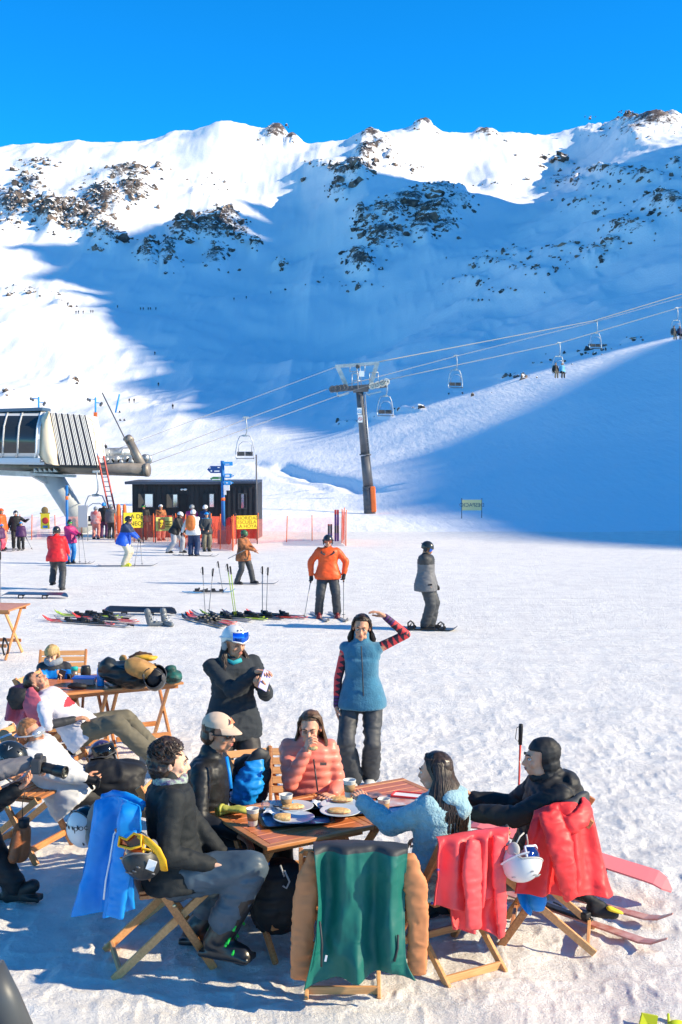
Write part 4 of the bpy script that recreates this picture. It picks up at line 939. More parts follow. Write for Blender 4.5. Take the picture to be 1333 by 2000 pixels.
class Person:
    """skeleton in world metres. kw: pel (pelvis centre), face yaw (0 = toward the camera, 90 = to the right), lean (vector pelvis->neck),
    hands [(x,y,z) left,right], feet, poles, head dir"""
    def __init__(s, label, pel, face=0, up=(0, 0, 1), h=1.72, female=False, hands=None, feet=None, epole=None, kpole=None, hdir=None, hup=(0, 0, 1), hoff=(0, 0, 0),
                 skin='a', hdirs=None, group=None, lod=0, build_=1.0, twist=0, base=None):
        k = s.k = h/1.75; s.lod = lod; s.female = female; s.skin = skin; s.B = build_
        s.pel = V(pel); s.up = V(up).normalized(); f = yawv(face); s.right = f.cross(s.up).normalized()  # person's right hand side
        s.right = (yawv(face)).cross(V((0, 0, 1))).normalized(); s.right = (s.right-s.up*s.right.dot(s.up)).normalized(); s.f = s.up.cross(s.right).normalized()
        ft = yawv(face+twist); sr = ft.cross(V((0, 0, 1))); sr = (sr-s.up*sr.dot(s.up)).normalized(); s.sr = sr; s.sf = s.up.cross(sr)
        s.f = s.right.cross(s.up)*-1 if s.f.dot(yawv(face)) < 0 else s.f
        if s.sf.dot(ft) < 0: s.sf = -s.sf
        s.chest = s.pel+s.up*.34*k; s.neck = s.pel+s.up*.50*k+s.sf*.0
        w_ = (.148 if female else .178)*k
        s.sh = [s.pel+s.up*.455*k-sr*w_, s.pel+s.up*.455*k+sr*w_]      # left, right
        s.hip = [s.pel-s.right*.095*k, s.pel+s.right*.095*k]
        hd = V(hdir) if hdir is not None else yawv(face+twist); s.H = Head(s.neck+s.up*.085*k+V((0, 0, .06*k))+hd.normalized()*.03*k+V(hoff), hd, hup, k*(.96 if female else 1))
        s.el = [0, 0]; s.wr = [0, 0]; s.kn = [0, 0]; s.an = [0, 0]
        hands = hands or [None, None]; feet = feet or [None, None]; epole = epole or [None, None]; kpole = kpole or [None, None]
        for i, sg in ((0, -1), (1, 1)):
            t = V(hands[i]) if hands[i] is not None else s.sh[i]+sr*sg*.10*k-V((0, 0, .52*k))+s.f*.06*k
            s.el[i], s.wr[i] = ik(s.sh[i], t, .285*k, .255*k, epole[i] or (sr*sg*.6-V((0, 0, 1))-s.f*.8))
            g = V(feet[i]) if feet[i] is not None else V((s.hip[i].x, s.hip[i].y, 0))+s.right*sg*.03*k
            if feet[i] is None: g.z = s.pel.z-.86*k
            s.kn[i], s.an[i] = ik(s.hip[i], g+V((0, 0, .09*k)), .425*k, .42*k, kpole[i] or s.f+s.right*sg*.15)
        s.fdir = [s.f.copy(), s.f.copy()]
        for q in s.fdir: q.z = 0; q.normalize()
        bz = min(s.an[0].z, s.an[1].z)-.09*k
        s.label = label; s.group = group; s.origin = V((s.pel.x, s.pel.y, bz)) if base is None else V(base); s.root = None; s.hdirs = hdirs or [None, None]
        s.curl = [.45, .45]; s.thumb = [.4, .4]; s.covered = [False, False]
    def body(s, eyes='open', ears=True, face=True, handsk=True):
        k = s.k; mb = MB(); f, u = s.f, s.up; fe = s.female
        vx = (.0075, .013, .024)[s.lod]
        sm = 1.0 if s.lod < 2 else 1.25
        mb.ell(s.pel, (.15*k, .105*k, .11*k), Matrix((s.right, f, u)).transposed())
        mb.ell(s.pel+u*.16*k, (.125*k, .09*k, .14*k), Matrix((s.sr, s.sf, u)).transposed())
        mb.ell(s.pel+u*.36*k, ((.14 if fe else .16)*k, .10*k, .16*k), Matrix((s.sr, s.sf, u)).transposed())
        nr = (.046 if fe else .056)*k
        mb.cap(s.neck-u*.05*k, s.H.P(0, -.012, -.06), nr*1.1, nr)
        for i in (0, 1):
            mb.cap(s.neck-u*.02*k, s.sh[i], .05*k, .052*k)
            mb.cap(s.sh[i], s.el[i], .048*k, .038*k); mb.cap(s.el[i], s.wr[i], .038*k, .026*k, .9)
            mb.cap(s.hip[i], s.kn[i], .075*k, .052*k); mb.cap(s.kn[i], s.kn[i].lerp(s.an[i], .35), .05*k, .052*k); mb.cap(s.kn[i].lerp(s.an[i], .3), s.an[i], .05*k, .036*k)
            a = s.an[i]-V((0, 0, .055*k)); mb.cap(a, a+s.fdir[i]*.05*k, .026*k, .025*k)
        head_prims(mb, s.H, fe, ears)
        if s.lod:
            for i in (0, 1):
                d = (s.wr[i]-s.el[i]).normalized() if s.hdirs[i] is None else V(s.hdirs[i][0]).normalized()
                mb.cap(s.wr[i], s.wr[i]+d*.10*k, .028*k, .03*k, .7)
                for q in (-1, 0, 1): mb.cap(s.wr[i]+d*.09*k, s.wr[i]+d*.155*k+s.f*q*.018*k, .0125*k, .010*k)
        me = voxel(mb, vx, 2 if s.lod < 2 else 1)
        a = mverts(me); Hi = s.H.M.transposed(); q = (a-np.array(s.H.c[:]))@np.array(Hi).T/s.H.k
        for sg in (-1, 1):
            g = np.exp(-(((q[:, 0]-sg*.029)/.017)**2+((q[:, 2]-.009)/.0125)**2))*(q[:, 1] > .03); a -= (g*.009*s.H.k)[:, None]*np.array(s.H.M.col[1][:])
        setverts(me, a); out = MB(); merge_mesh(out, me)
        if face and s.lod < 2: face_detail(out, s.H, eyes)
        if s.lod == 0 and handsk:
            for i, sg in ((0, -1), (1, 1)):
                if s.covered[i]: continue
                d = (s.wr[i]-s.el[i]).normalized(); fd, pd = s.hdirs[i] if s.hdirs[i] is not None else (d, -s.sr*sg)
                merge_mesh(out, hand_mesh(s.wr[i], fd, pd, sg, s.curl[i], s.thumb[i], k))
        s.root = out.build('person', [SKIN[s.skin], M_lip, M_brow, M_eyew, M_iris, M_lid], None, tuple(s.origin))
        s.root['_o'] = list(s.origin); tag(s.root, s.label, 'person', s.group); return s.root
    def jacket(s, m, name='jacket', th=1.0, hem=.10, hw=1.0, wr=.006, collar=.0, cuff=True, pick=None, quilt=None, sleeves=(1, 1), size=None, ws=13, hood=False, puff=0, upto=(1, 1)):
        k = s.k; mb = MB(); u, f = s.up, s.f; t = th; B = s.B; vx = size or (.0125, .018, .028)[s.lod]; X = Matrix((s.sr, s.sf, u)).transposed(); XP = Matrix((s.right, f, u)).transposed()
        mb.ell(s.pel+u*.40*k, (.185*k*t, .125*k*t*B, .135*k), X, p=.85); mb.ell(s.pel+u*.27*k, (.165*k*t*B, .125*k*t*B, .17*k), X, p=.85)
        hb = max(t, .8); mb.tube([s.pel+u*.36*k, s.pel+u*.20*k, s.pel+u*.08*k, s.pel-u*.03*k, s.pel-u*(.05+hem*.6)*k], [.165*k*t*B, .160*k*t*B, .192*k*hb*B*hw, .224*k*hb*B*hw, .226*k*hb*B*hw] if hem > 0 else [.15*k*t, .14*k*t, .15*k*t, .14*k*t, .1*k*t], 28, 0, True, .76 if hw == 1 else .9, s.f, sq=.8)
        mb.cap(s.neck-u*.06*k, s.neck+u*(.0+collar)*k, .085*k, .07*k)
        for i in (0, 1):
            mb.cap(s.neck-u*.05*k, s.sh[i], .068*k, .062*k*t)
            if not sleeves[i]: continue
            e = s.el[i]; w_ = s.wr[i]; mb.cap(s.sh[i], e, .066*k*t, .055*k*t); w2 = e.lerp(w_, .97*upto[i]); mb.cap(e, e.lerp(w_, .6*upto[i]), .055*k*t, .050*k*t); mb.cap(e.lerp(w_, .5*upto[i]), w2, .050*k*t, .042*k*t)
            if puff: pass
        if hood: mb.cap(s.neck-s.sf*.05*k-u*.01*k, s.neck-s.sf*.13*k-u*.05*k, .085*k, .07*k); mb.ell(s.neck-s.sf*.09*k+V((0, 0, .01)), (.12*k, .07*k, .06*k), X)
        o = cloth(mb, name, m, s.root, vx, wr*(1 if s.lod < 2 else .6), ws, 3, pick=pick, quilt=quilt); return o
    def pants(s, m, th=1.0, wr=.006, flare=1.0, short=0.0, pick=None, name='trousers'):
        k = s.k; mb = MB(); t = th; vx = (.013, .018, .028)[s.lod]; XP = Matrix((s.right, s.f, s.up)).transposed()
        mb.ell(s.pel-s.up*.02*k, (.165*k, .125*k, .13*k), XP, p=.85)
        for i in (0, 1):
            a = s.an[i].lerp(s.kn[i], short); mb.cap(s.hip[i], s.kn[i], .100*k*t, .078*k*t); mb.cap(s.kn[i], s.kn[i].lerp(a, .5), .078*k*t, .074*k*t*flare); mb.cap(s.kn[i].lerp(a, .4), a+V((0, 0, .01)), .073*k*t*flare, .072*k*t*flare)
        return cloth(mb, name, m, s.root, vx, wr, 8, 3, pick=pick)
    def boots(s, m, ski=False, buckle=None, sole=None):
        k = s.k
        for i in (0, 1):
            mb = MB(); a = s.an[i]; f = s.fdir[i]; d = (s.kn[i]-a).normalized(); b = a-V((0, 0, .05*k)); vx = (.01, .015, .022)[s.lod]
            g = 1.32 if ski else 1.08
            mb.cap(b-f*.03*k, b+f*.15*k, .048*k*g, .042*k*g); mb.cap(b-f*.03*k-V((0, 0, .005)), a+d*(.13 if ski else .07)*k, .048*k*g, .055*k*g)
            mb.box(b+f*.05*k-V((0, 0, .035*k)), (.090*k*g, (.235 if ski else .27)*k*g, .034*k), frame(V((0, 0, 1)), f))
            if ski: mb.cap(a+f*.02, a+d*(.26 if s.lod == 0 else .08)*k+f*.03, .068*k*(1 if s.lod == 0 else .85), (.074 if s.lod == 0 else .055)*k)
            o = cloth(mb, 'boot', m, s.root, vx, .0015, 14, 2)
            if buckle and s.lod == 0:
                for j in range(4):
                    q = MB(); c = (b+f*(.12-.01*j)*k+V((0, 0, .035+.0*j))) if j < 2 else a+d*(.03+.08*(j-2))*k+f*.075*k
                    if j == 1: c = b+f*.075*k+V((0, 0, .065))
                    x = f.cross(V((0, 0, 1))); q.tube([c-x*.07-V((0, 0, .03)), c-x*.04+V((0, 0, .005)), c+x*.03+V((0, 0, .008)), c+x*.07-V((0, 0, .02))], .008, 6); q.build('buckle', buckle, o).location = (0, 0, 0)
        return
    def glove(s, m, idx=(0, 1), grip=False):
        k = s.k
        for i in idx:
            mb = MB(); d = (s.wr[i]-s.el[i]).normalized()
            if s.hdirs[i] is not None: d = V(s.hdirs[i][0]).normalized()
            w_ = s.wr[i]; x = d.cross(s.f).normalized() if abs(d.dot(s.f)) < .95 else s.right
            y = d.cross(x); mb.cap(w_-d*.04*k, w_+d*.02*k, .046*k, .042*k); mb.cap(w_+d*.02*k, w_+d*.09*k, .042*k, .044*k, .8)
            for j in range(4): o = w_+d*.085*k+y*(j-1.5)*.021*k; q = o+(d+x*.5).normalized()*.035*k; mb.cap(o, q, .0155*k, .014*k); mb.cap(q, q+(d*.3+x).normalized()*.03*k, .014*k, .012*k)
            o = w_+d*.04*k+y*.04*k; mb.cap(o, o+(d*.7+y*.5+x*.4).normalized()*.055*k, .016*k, .014*k)
            cloth(mb, 'glove', m, s.root, (.006, .009, .02)[s.lod], .001, 14, 1)
    # ---- hair
    def scalp(s, m, name='hair', low=-.03, th=.012, fringe=.03, rough=.005):
        H = s.H; mb = MB(); H.ell(mb, (0, -.022, .040), (.082+th*.5, .098+th*.4, .084+th)); H.ell(mb, (0, -.05, -.01+low*.3), (.076+th*.4, .068+th*.4, .075))
        me = voxel(mb, .007 if s.lod == 0 else .014, 2); a = mverts(me); q = (a-np.array(H.c[:]))@np.array(H.M)/H.k
        # cut the face away: pull inside the head
        face = (q[:, 1] > .012) & (q[:, 2] < .094+.35*(q[:, 1]-.06)*(q[:, 1] < .06)) & (q[:, 2] < .098); side = (q[:, 1] > -.0) & (q[:, 2] < .0)
        c = np.array(H.P(0, -.02, .02)[:]); a[face | side] = c+(a[face | side]-c)*.72
        a = a+mnormals(me)*(ridged(q*np.array([38, 26, 18]), 2)*rough)[:, None]*(~(face | side))[:, None]
        setverts(me, a); return finish(me, name, m, s.root)
    def strands(s, m, n, gen, name='hair', rad=.006, seed=3):
        rnd = random.Random(seed); mb = MB()
        for i in range(n):
            pts = gen(rnd, i/n)
            if not pts: continue
            if isinstance(pts[0], V): pts = list(pts)
            N = len(pts); rr = rad*rnd.uniform(.6, 1.3); mb.tube([s.H.P(*p) if len(p) == 3 and not isinstance(p, V) else p for p in pts], [rr*(1 if j < N-2 else (.7 if j == N-2 else .2)) for j in range(N)], 5, 0, False, .7)
        return mb.build(name, m, s.root)
    def long_hair(s, m, length=.42, n=170, wave=.012, part=.0, front=True, seed=3, back=1.0, ponytail=False, spread=1.0):
        sh = s.neck; dn = V((0, 0, -1)); H = s.H
        def gen(rnd, t):
            a = rnd.uniform(-1, 1)*math.pi*(.62 if front else .52)*back; # 0 = back of head
            ex, ey = math.sin(a), -math.cos(a); fa = abs(a) > 1.5
            top = H.P(part+rnd.uniform(-.02, .02), rnd.uniform(-.05, .05), .122); mid = H.P(ex*.088, -.018+ey*.098, .055+rnd.uniform(-.01, .015)); low = H.P(ex*(.094+rnd.random()*.01), -.018+ey*.105, -.03)
            L = length*rnd.uniform(.72, 1.05); out = s.H.D(ex, ey, 0)*spread; pts = [top, top.lerp(mid, .55)+V((0, 0, .018)), mid, low]
            if fa: low = H.P(ex*.100, -.03+ey*.04, -.03); mid = H.P(ex*.096, -.005+ey*.07, .045); pts = [top, top.lerp(mid, .55)+V((0, 0, .018))+out*.01, mid, low]
            ph = rnd.random()*6; p = low.copy(); st = L/5
            for j in range(5):
                back_ = max(0, -ey)
                p = p+dn*st+out*(.020 if j < 2 else -.004)*st/.08+H.D(math.sin(ph+j*1.7)*wave, math.cos(ph+j*1.3)*wave*.6, 0)
                pts.append(p.copy())
            return pts
        return s.strands(m, int(n*3.6), gen, rad=.0026, seed=seed)
    # ---- head gear
    def helmet(s, m, strapm=None, gog=None, frame_m=None, up_=True, vents=True, name='helmet', brim=False, low=0):
        H = s.H; mb = MB(); k = H.k; n = 26; vs = []; fs = []; R_ = 9
        for j in range(R_+1):
            for i in range(n):
                a = 2*math.pi*i/n; t = j/R_; fr = math.cos(a)            # a=0 front
                lowz = .045 if fr > .3 else (.045-(.3-fr)*.14); lowz = max(lowz, -.055)
                th = (math.pi/2)*(1-t); th0 = math.asin(max(-.5, min(.9, (lowz-.03)/.112)))
                th = th0+(math.pi/2-th0)*t; x = math.sin(a)*math.cos(th)*.101; y = math.cos(a)*math.cos(th)*.122-.012; z = .030+math.sin(th)*.114
                vs.append(H.P(x, y, z))
        for j in range(R_):
            for i in range(n): a, b = j*n+i, j*n+(i+1) % n; fs.append((a, b, b+n, a+n))
        mb.add(vs, fs, 0, True)
        # rolled rim
        rim = vs[:n]+[vs[0]]; mb.tube(rim, .006*k, 6, 1)
        if brim: H.ell(mb, (0, .125, .045), (.075, .035, .008), 1)
        if vents:
            for x in (-.045, -.015, .015, .045): H.ell(mb, (x, .055, .134-abs(x)*.45), (.006, .018, .004), 1, nu=8, nv=5)
            for x in (-.05, .05): H.ell(mb, (x, -.05, .118), (.006, .02, .006), 1, nu=8, nv=5)
        for sg in (-1, 1): H.ell(mb, (sg*.088, -.012, -.018), (.014, .038, .045), 1); mb.tube([H.P(sg*.085, .01, -.05), H.P(sg*.06, .03, -.09), H.P(sg*.02, .045, -.118)], .005*k, 5, 1)
        o = mb.build(name, [m, strapm or mat('helmet liner', (.03, .03, .033), .7)], s.root)
        if gog:
            g = MB(); zz = .085 if up_ else .012; yy = .108 if up_ else .088; tl = .35 if up_ else 0
            vs = []; nn = 12
            for j in range(5):
                for i in range(nn+1):
                    a = (i/nn-.5)*1.9; v = (j/4-.5)*2; hz = .040*(1-.22*abs(math.sin(a*.9))**2); vs.append(H.P(math.sin(a)*.094, yy-.074+math.cos(a)*.088-(.012*v*v)-tl*v*.03, zz+v*hz-(.010*(1-abs(i/nn-.5)*5) if j == 0 and abs(i/nn-.5) < .2 else 0)))
            fs = [(j*(nn+1)+i, j*(nn+1)+i+1, (j+1)*(nn+1)+i+1, (j+1)*(nn+1)+i) for j in range(4) for i in range(nn)]; g.add(vs, fs, 0, True)
            loop = [vs[i] for i in range(nn+1)]+[vs[4*(nn+1)+i] for i in range(nn, -1, -1)]+[vs[0]]; g.tube(loop, .0065*k, 6, 1)
            sb = MB(); 
            ring = [H.P(math.sin(a)*.104, math.cos(a)*.124-.012, zz-.03+.035*math.cos(a) if up_ else .012+.03*(1-math.cos(a))*.5) for a in [R(48+i*(264/16)) for i in range(17)]]
            sb.tube(ring, .017*k, 6, 0, False, .25, H.M.col[2])
            go = g.build('goggles', [gog, frame_m or mat('goggle frame', (.03, .03, .03), .5)], o); sb.build('goggle_strap', frame_m or MATS['goggle frame'], o)
        return o
def gogmat(name, col, metal=.6): return mat(name, col, .08, metal=metal, coat=.5)
# ================================================================ furniture and things on it
def wood_mat(name, c1, c2, rough=.45, scale=(1, 14, 14)):
    m = bpy.data.materials.new(name); m.use_nodes = True; MATS[name] = m; n = m.node_tree; L = n.links; b = n.nodes['Principled BSDF']; b.inputs['Roughness'].default_value = rough
    tc = n.nodes.new('ShaderNodeTexCoord'); mp = n.nodes.new('ShaderNodeMapping'); mp.inputs['Scale'].default_value = scale; L.new(tc.outputs['Object'], mp.inputs[0])
    t = n.nodes.new('ShaderNodeTexNoise'); t.inputs['Scale'].default_value = 5; t.inputs['Detail'].default_value = 7; t.inputs['Distortion'].default_value = .6; L.new(mp.outputs[0], t.inputs['Vector'])
    t2 = n.nodes.new('ShaderNodeTexNoise'); t2.inputs['Scale'].default_value = 3; t2.inputs['Detail'].default_value = 2; L.new(tc.outputs['Object'], t2.inputs['Vector'])
    a = n.nodes.new('ShaderNodeMath'); a.operation = 'MULTIPLY_ADD'; a.inputs[1].default_value = .65; L.new(t.outputs[0], a.inputs[0]); k = n.nodes.new('ShaderNodeMath'); k.operation = 'MULTIPLY'; k.inputs[1].default_value = .35; L.new(t2.outputs[0], k.inputs[0]); L.new(k.outputs[0], a.inputs[2])
    r = n.nodes.new('ShaderNodeValToRGB'); e = r.color_ramp.elements; e[0].position = .38; e[0].color = tuple(c1)+(1,); e[1].position = .62; e[1].color = tuple(c2)+(1,); L.new(a.outputs[0], r.inputs[0]); L.new(r.outputs[0], b.inputs['Base Color'])
    bp = n.nodes.new('ShaderNodeBump'); bp.inputs['Strength'].default_value = .25; bp.inputs['Distance'].default_value = .003; L.new(t.outputs[0], bp.inputs['Height']); L.new(bp.outputs[0], b.inputs['Normal']); return m
WD = wood_mat('oiled wood', (.40, .14, .045), (.60, .26, .09), .42); WDr = wood_mat('red stained wood', (.46, .12, .04), (.64, .21, .075), .3); WDp = wood_mat('pale wood', (.60, .27, .095), (.76, .40, .165), .5)
M_bolt = mat('bolt', (.6, .5, .3), .3, metal=.8)
def chair_proto():
    r = empty('folding_chair'); wd = .225
    S, Z = .46, .845
    for s in (-1, 1):
        m = MB(); m.bar((s*wd, -.27, Z), (s*wd, .25, 0), .045, .024, (1, 0, 0), bev=.004); m.build('upright', WD, r)
        m = MB(); m.bar((s*(wd-.03), .24, .445), (s*(wd-.03), -.30, 0), .045, .022, (1, 0, 0), bev=.004); m.build('leg', WDp, r)
        m = MB(); m.bar((s*(wd-.055), -.15, S-.03), (s*(wd-.055), .25, S-.03), .022, .04, (1, 0, 0), bev=.003); m.build('seat_rail', WD, r)
        m = MB(); c = V((s*(wd+.013), .03, .385)); m.lathe([(.001, -.004), (.012, -.003), (.012, .003), (.001, .004)], 10, c, frame((1, 0, 0))); m.build('bolt', M_bolt, r)
    m = MB()
    for i in range(8): m.box((0, -.135+i*.055, S), (.39, .044, .018), bev=.003)
    m.build('seat', WD, r)
    m = MB()
    for i in range(5): z = .60+i*.055; y = -.27+(Z-z)*.52/Z+.018; m.box((0, y, z), (.425, .012, .048), frame((0, -.5, .866)), bev=.002)
    m.build('backrest', WDp, r)
    m = MB(); m.bar((-wd+.03, -.26, .035), (wd-.03, -.26, .035), .02, .045, bev=.003); m.build('stretcher', WDp, r)
    m = MB(); m.bar((-wd, .19, .09), (wd, .19, .09), .02, .045, bev=.003); m.build('stretcher', WD, r)
    return r
CHAIR = chair_proto(); _first = [True]
def chair(x, y, yaw, label, z=0.0):
    o = CHAIR if _first[0] else copy_tree(CHAIR); _first[0] = False
    o.location = (x, y, z); o.rotation_euler = (0, 0, R(yaw)+R(180)); o.scale = (1.08,)*3 if yaw not in (180, -150, -103) else (1.05, 1.05, 1.0); tag(o, label, 'chair', 'folding chairs around the tables'); return o
def chair_pt(o, x, y, z): return o.location+Matrix.Rotation(o.rotation_euler.z, 3, 'Z')@V((x, y, z))
def table_proto(wx=.76, wy=.80, H=.75, nm='folding_table', top=None):
    r = empty(nm); top = top or WDr
    m = MB(); n = 8; st = (wy-.10)/n
    for i in range(n): m.box((0, -wy/2+.05+st*(i+.5), H-.011), (wx-.10, st-.006, .018), bev=.003)
    m.build('slats', top, r)
    m = MB()
    for s in (-1, 1): m.box((0, s*(wy/2-.024), H-.012), (wx, .048, .024), bev=.004); m.box((s*(wx/2-.024), 0, H-.0135), (.048, wy-.098, .023), bev=.004)
    m.build('top_frame', WD, r)
    m = MB()
    for s in (-1, 1): m.box((0, s*(wy/2-.10), H-.05), (wx-.06, .024, .05), bev=.003)
    m.build('apron', WD, r)
    for s in (-1, 1):
        for q in (-1, 1):
            m = MB(); xx = s*(wx/2-.09-(.026 if q < 0 else 0)); m.bar((xx, q*(wy/2-.12), H-.03), (xx, -q*(wy/2-.06), 0), .05, .024, (1, 0, 0), bev=.004); m.build('leg', WDp if q < 0 else WD, r)
    for q, z in ((-1, .20), (1, .20)):
        m = MB(); m.bar((-wx/2+.1, q*(wy/2-.14), z), (wx/2-.1, q*(wy/2-.14), z), .024, .05, bev=.003); m.build('stretcher', WD, r)
    return r
def place_table(o, FL, FR, wx, wy):
    e = (FR-FL); e.z = 0; a = math.atan2(e.y, e.x); ex = V((math.cos(a), math.sin(a), 0)); ey = V((-math.sin(a), math.cos(a), 0))
    c = FL+ex*wx/2+ey*wy/2; o.location = (c.x, c.y, 0); o.rotation_euler = (0, 0, a); return ex, ey
TB1 = table_proto(); FL, FR = WZ(522, 1655, .75), WZ(717, 1616, .75); wx = (FR-FL).length
tex, tey = place_table(TB1, FL, FR, .76, .80); FL.z = 0
tag(TB1, 'reddish wooden folding table with trays and cups, left half of the lunch table', 'table', 'wooden folding tables')
def TP(x, y, z=.75): p = FL+tex*x+tey*y; return V((p.x, p.y, z))      # point on the lunch table: x along the front edge, y towards the back
TB2 = copy_tree(TB1); c2 = TP(.765+.38, .40+.0, 0); TB2.location = c2; tag(TB2, 'reddish wooden table with magazines behind the woman in light blue fleece', 'table', 'wooden folding tables')
m = MB(); text_on(m, 'Corona', .034, TP(.40, .030, .7512), tex, tey); k = TP(.40, .062, .7514)
for i in range(5): m.box(k+tex*(i-2)*.011, (.006, .010, .001))
m.build('burnt_lettering', M_ink, None).location = (0, 0, 0)
_b = bpy.data.objects['burnt_lettering']; _b.parent = TB1; _b.matrix_parent_inverse = (Matrix.Translation(TB1.location)@Matrix.Rotation(TB1.rotation_euler.z, 4, 'Z')).inverted()
# other tables at the left
A3, B3 = WZ(88, 1358, .75), WZ(216, 1346, .75); TB3 = copy_tree(TB1)
for ch in list(TB3.children):
    if ch.name.startswith('burnt'): bpy.data.objects.remove(ch)
place_table(TB3, A3, B3, .76, .80); tag(TB3, 'wooden folding table with bottle and thermos in front of the blond boy', 'table', 'wooden folding tables')
for ch in list(TB2.children):
    if ch.name.startswith('burnt'): bpy.data.objects.remove(ch)
TB4 = copy_tree(TB3); A4, B4 = WZ(214, 1345, .75), WZ(352, 1333, .75); ex4, ey4 = place_table(TB4, A4, B4, .76, .8); tag(TB4, 'wooden folding table piled with black bags and a yellow bag', 'table', 'wooden folding tables'); A4.z = B4.z = 0
TB5 = copy_tree(TB3); A5, B5 = WZ(-60, 1186, .75), WZ(36, 1193, .75); place_table(TB5, A5, B5, .76, .8); TB5.location = WZ(-8, 1184, .75)-V((0, 0, .75)); TB5.rotation_euler = (0, 0, R(-8)); tag(TB5, 'empty wooden folding table cut by the left edge', 'table', 'wooden folding tables')
# ---- chairs
C1 = chair(-1.09, 7.03, 108, 'folding chair with blue jacket under the man in black fleece')
C2 = chair(-.99, 7.72, 82, 'folding chair under the man with cap and sunglasses')
C3 = chair(-.26, 8.28, 3, 'slatted folding chair of the woman in peach puffer jacket')
C4 = chair(.01, 6.80, 180, 'folding chair with green and brown jacket hung on its back')
C5 = chair(.64, 6.99, -150, 'folding chair with coral jacket and white helmet on its back')
C6 = chair(1.30, 7.36, -103, 'folding chair with red jacket under the man in black balaclava')
C7 = chair(-2.44, 8.95, 70, 'folding chair under the reclining person in white jacket')
C8 = chair(-2.78, 11.3, 78, 'folding chair of the reclining woman in olive trousers')
C9 = chair(-3.0, 12.45, 5, 'folding chair of the blond boy behind the table')
C10 = chair(-.66, 8.22, 20, 'folding chair carrying the blue and black backpack')
# ---- draped garments
def interp(rows, v):
    t = v*(len(rows)-1); i = min(int(t), len(rows)-2); f = t-i; f2 = f
    return rows[i], rows[i+1], f2
def crow(row, u):
    t = u*(len(row)-1); i = min(int(t), len(row)-2); f = t-i
    p0 = row[max(i-1, 0)]; p1 = row[i]; p2 = row[i+1]; p3 = row[min(i+2, len(row)-1)]
    return p1*1.0+(p2-p0)*.5*f+(p0*2-p1*5+p2*4-p3)*.5*f*f+(p1*3-p0-p2*3+p3)*.5*f**3
def drape(name, rows, m, parent, nu=56, nv=64, folds=4, amp=.02, thick=.012, seed=1, out=(0, -1, 0), ramp=.3, pick=None, sub=False, crumple=.011):
    """hanging cloth: rows of world points from top to hem; soft folds run down, thickness added behind"""
    out = V(out).normalized(); vs = []; rnd = random.Random(seed); ph = rnd.random()*6; ph2 = rnd.random()*6
    for j in range(nv+1):
        v = j/nv; t = v*(len(rows)-1); i = min(int(t), len(rows)-2); f = t-i
        for q in range(nu+1):
            u = q/nu; g = lambda k: crow(rows[max(0, min(len(rows)-1, k))], u)
            p0, p1, p2, p3 = g(i-1), g(i), g(i+1), g(i+2)
            p = p1+(p2-p0)*.5*f+(p0*2-p1*5+p2*4-p3)*.5*f*f+(p1*3-p0-p2*3+p3)*.5*f**3
            rr = min(1, v/ramp) if ramp > 0 else 1
            a = (math.sin(u*folds*6.283+ph+math.sin(v*3+ph2)*.9)+.5*math.sin(u*folds*10.1+ph2+v*2))*amp*rr
            vs.append(p+out*a)
    a = np.array([tuple(p) for p in vs]); o_ = np.array(out[:])
    cr = ridged(a*np.array([9, 9, 5])+seed*7, 3)*crumple+vnoise(a*5+seed)*crumple
    a = a+o_[None]*cr[:, None]; b = a-o_[None]*thick; N = (nu+1)*(nv+1); w_ = nu+1; mb = MB()
    F = [(j*w_+i, (j+1)*w_+i, (j+1)*w_+i+1, j*w_+i+1) for j in range(nv) for i in range(nu)]
    F2 = [tuple(k+N for k in f[::-1]) for f in F]; E = []
    for i in range(nu): E += [(i, i+1, i+1+N, i+N), (nv*w_+i+1, nv*w_+i, nv*w_+i+N, nv*w_+i+1+N)]
    for j in range(nv): E += [((j+1)*w_, j*w_, j*w_+N, (j+1)*w_+N), (j*w_+nu, (j+1)*w_+nu, (j+1)*w_+nu+N, j*w_+nu+N)]
    mb.add(a.tolist()+b.tolist(), F+F2+E, 0, True)
    if pick: 
        for fi, f in enumerate(mb.f):
            k = f[0] % N; mb.m[fi] = pick((k % w_)/nu, (k//w_)/nv)
    return mb.build(name, m, parent)
def sleeve(name, pts, rad, m, parent, flat=.5, up=(0, 1, 0), wr=.006, size=.012, ws=10):
    mb = MB(); pts = [V(p) for p in pts]
    P = []; Rr = []
    for i in range(len(pts)-1):
        for j in range(6): t = j/6; P.append(pts[i].lerp(pts[i+1], t)); Rr.append(rad[i]*(1-t)+rad[i+1]*t)
    P.append(pts[-1]); Rr.append(rad[-1])
    # smooth the centre line
    for _ in range(2): P = [P[0]]+[(P[i-1]+P[i]*2+P[i+1])/4 for i in range(1, len(P)-1)]+[P[-1]]
    mb.tube(P, Rr, 14, 0, True, flat, up); return cloth(mb, name, m, parent, size, wr*1.1, ws*1.1, 2)
F_green = mat('green shell fabric', (.002, .115, .092), .55, var=.08, vscale=3, bump=.25, bscale=300, bdist=.001)
F_brown = mat('caramel fabric', (.58, .22, .085), .65, var=.06, vscale=4, bump=.25, bscale=300, bdist=.001)
F_char = mat('charcoal fabric', (.035, .037, .042), .6, var=.12, vscale=5, bump=.2, bscale=300, bdist=.001)
F_coral = mat('coral shell fabric', (.86, .075, .08), .5, var=.06, vscale=4, bump=.2, bscale=250, bdist=.001)
F_red = mat('red shell fabric', (.82, .04, .04), .5, var=.06, vscale=4, bump=.2, bscale=250, bdist=.001)
F_blue = mat('bright blue fabric', (.004, .235, .66), .5, var=.08, vscale=4, bump=.2, bscale=250, bdist=.001)
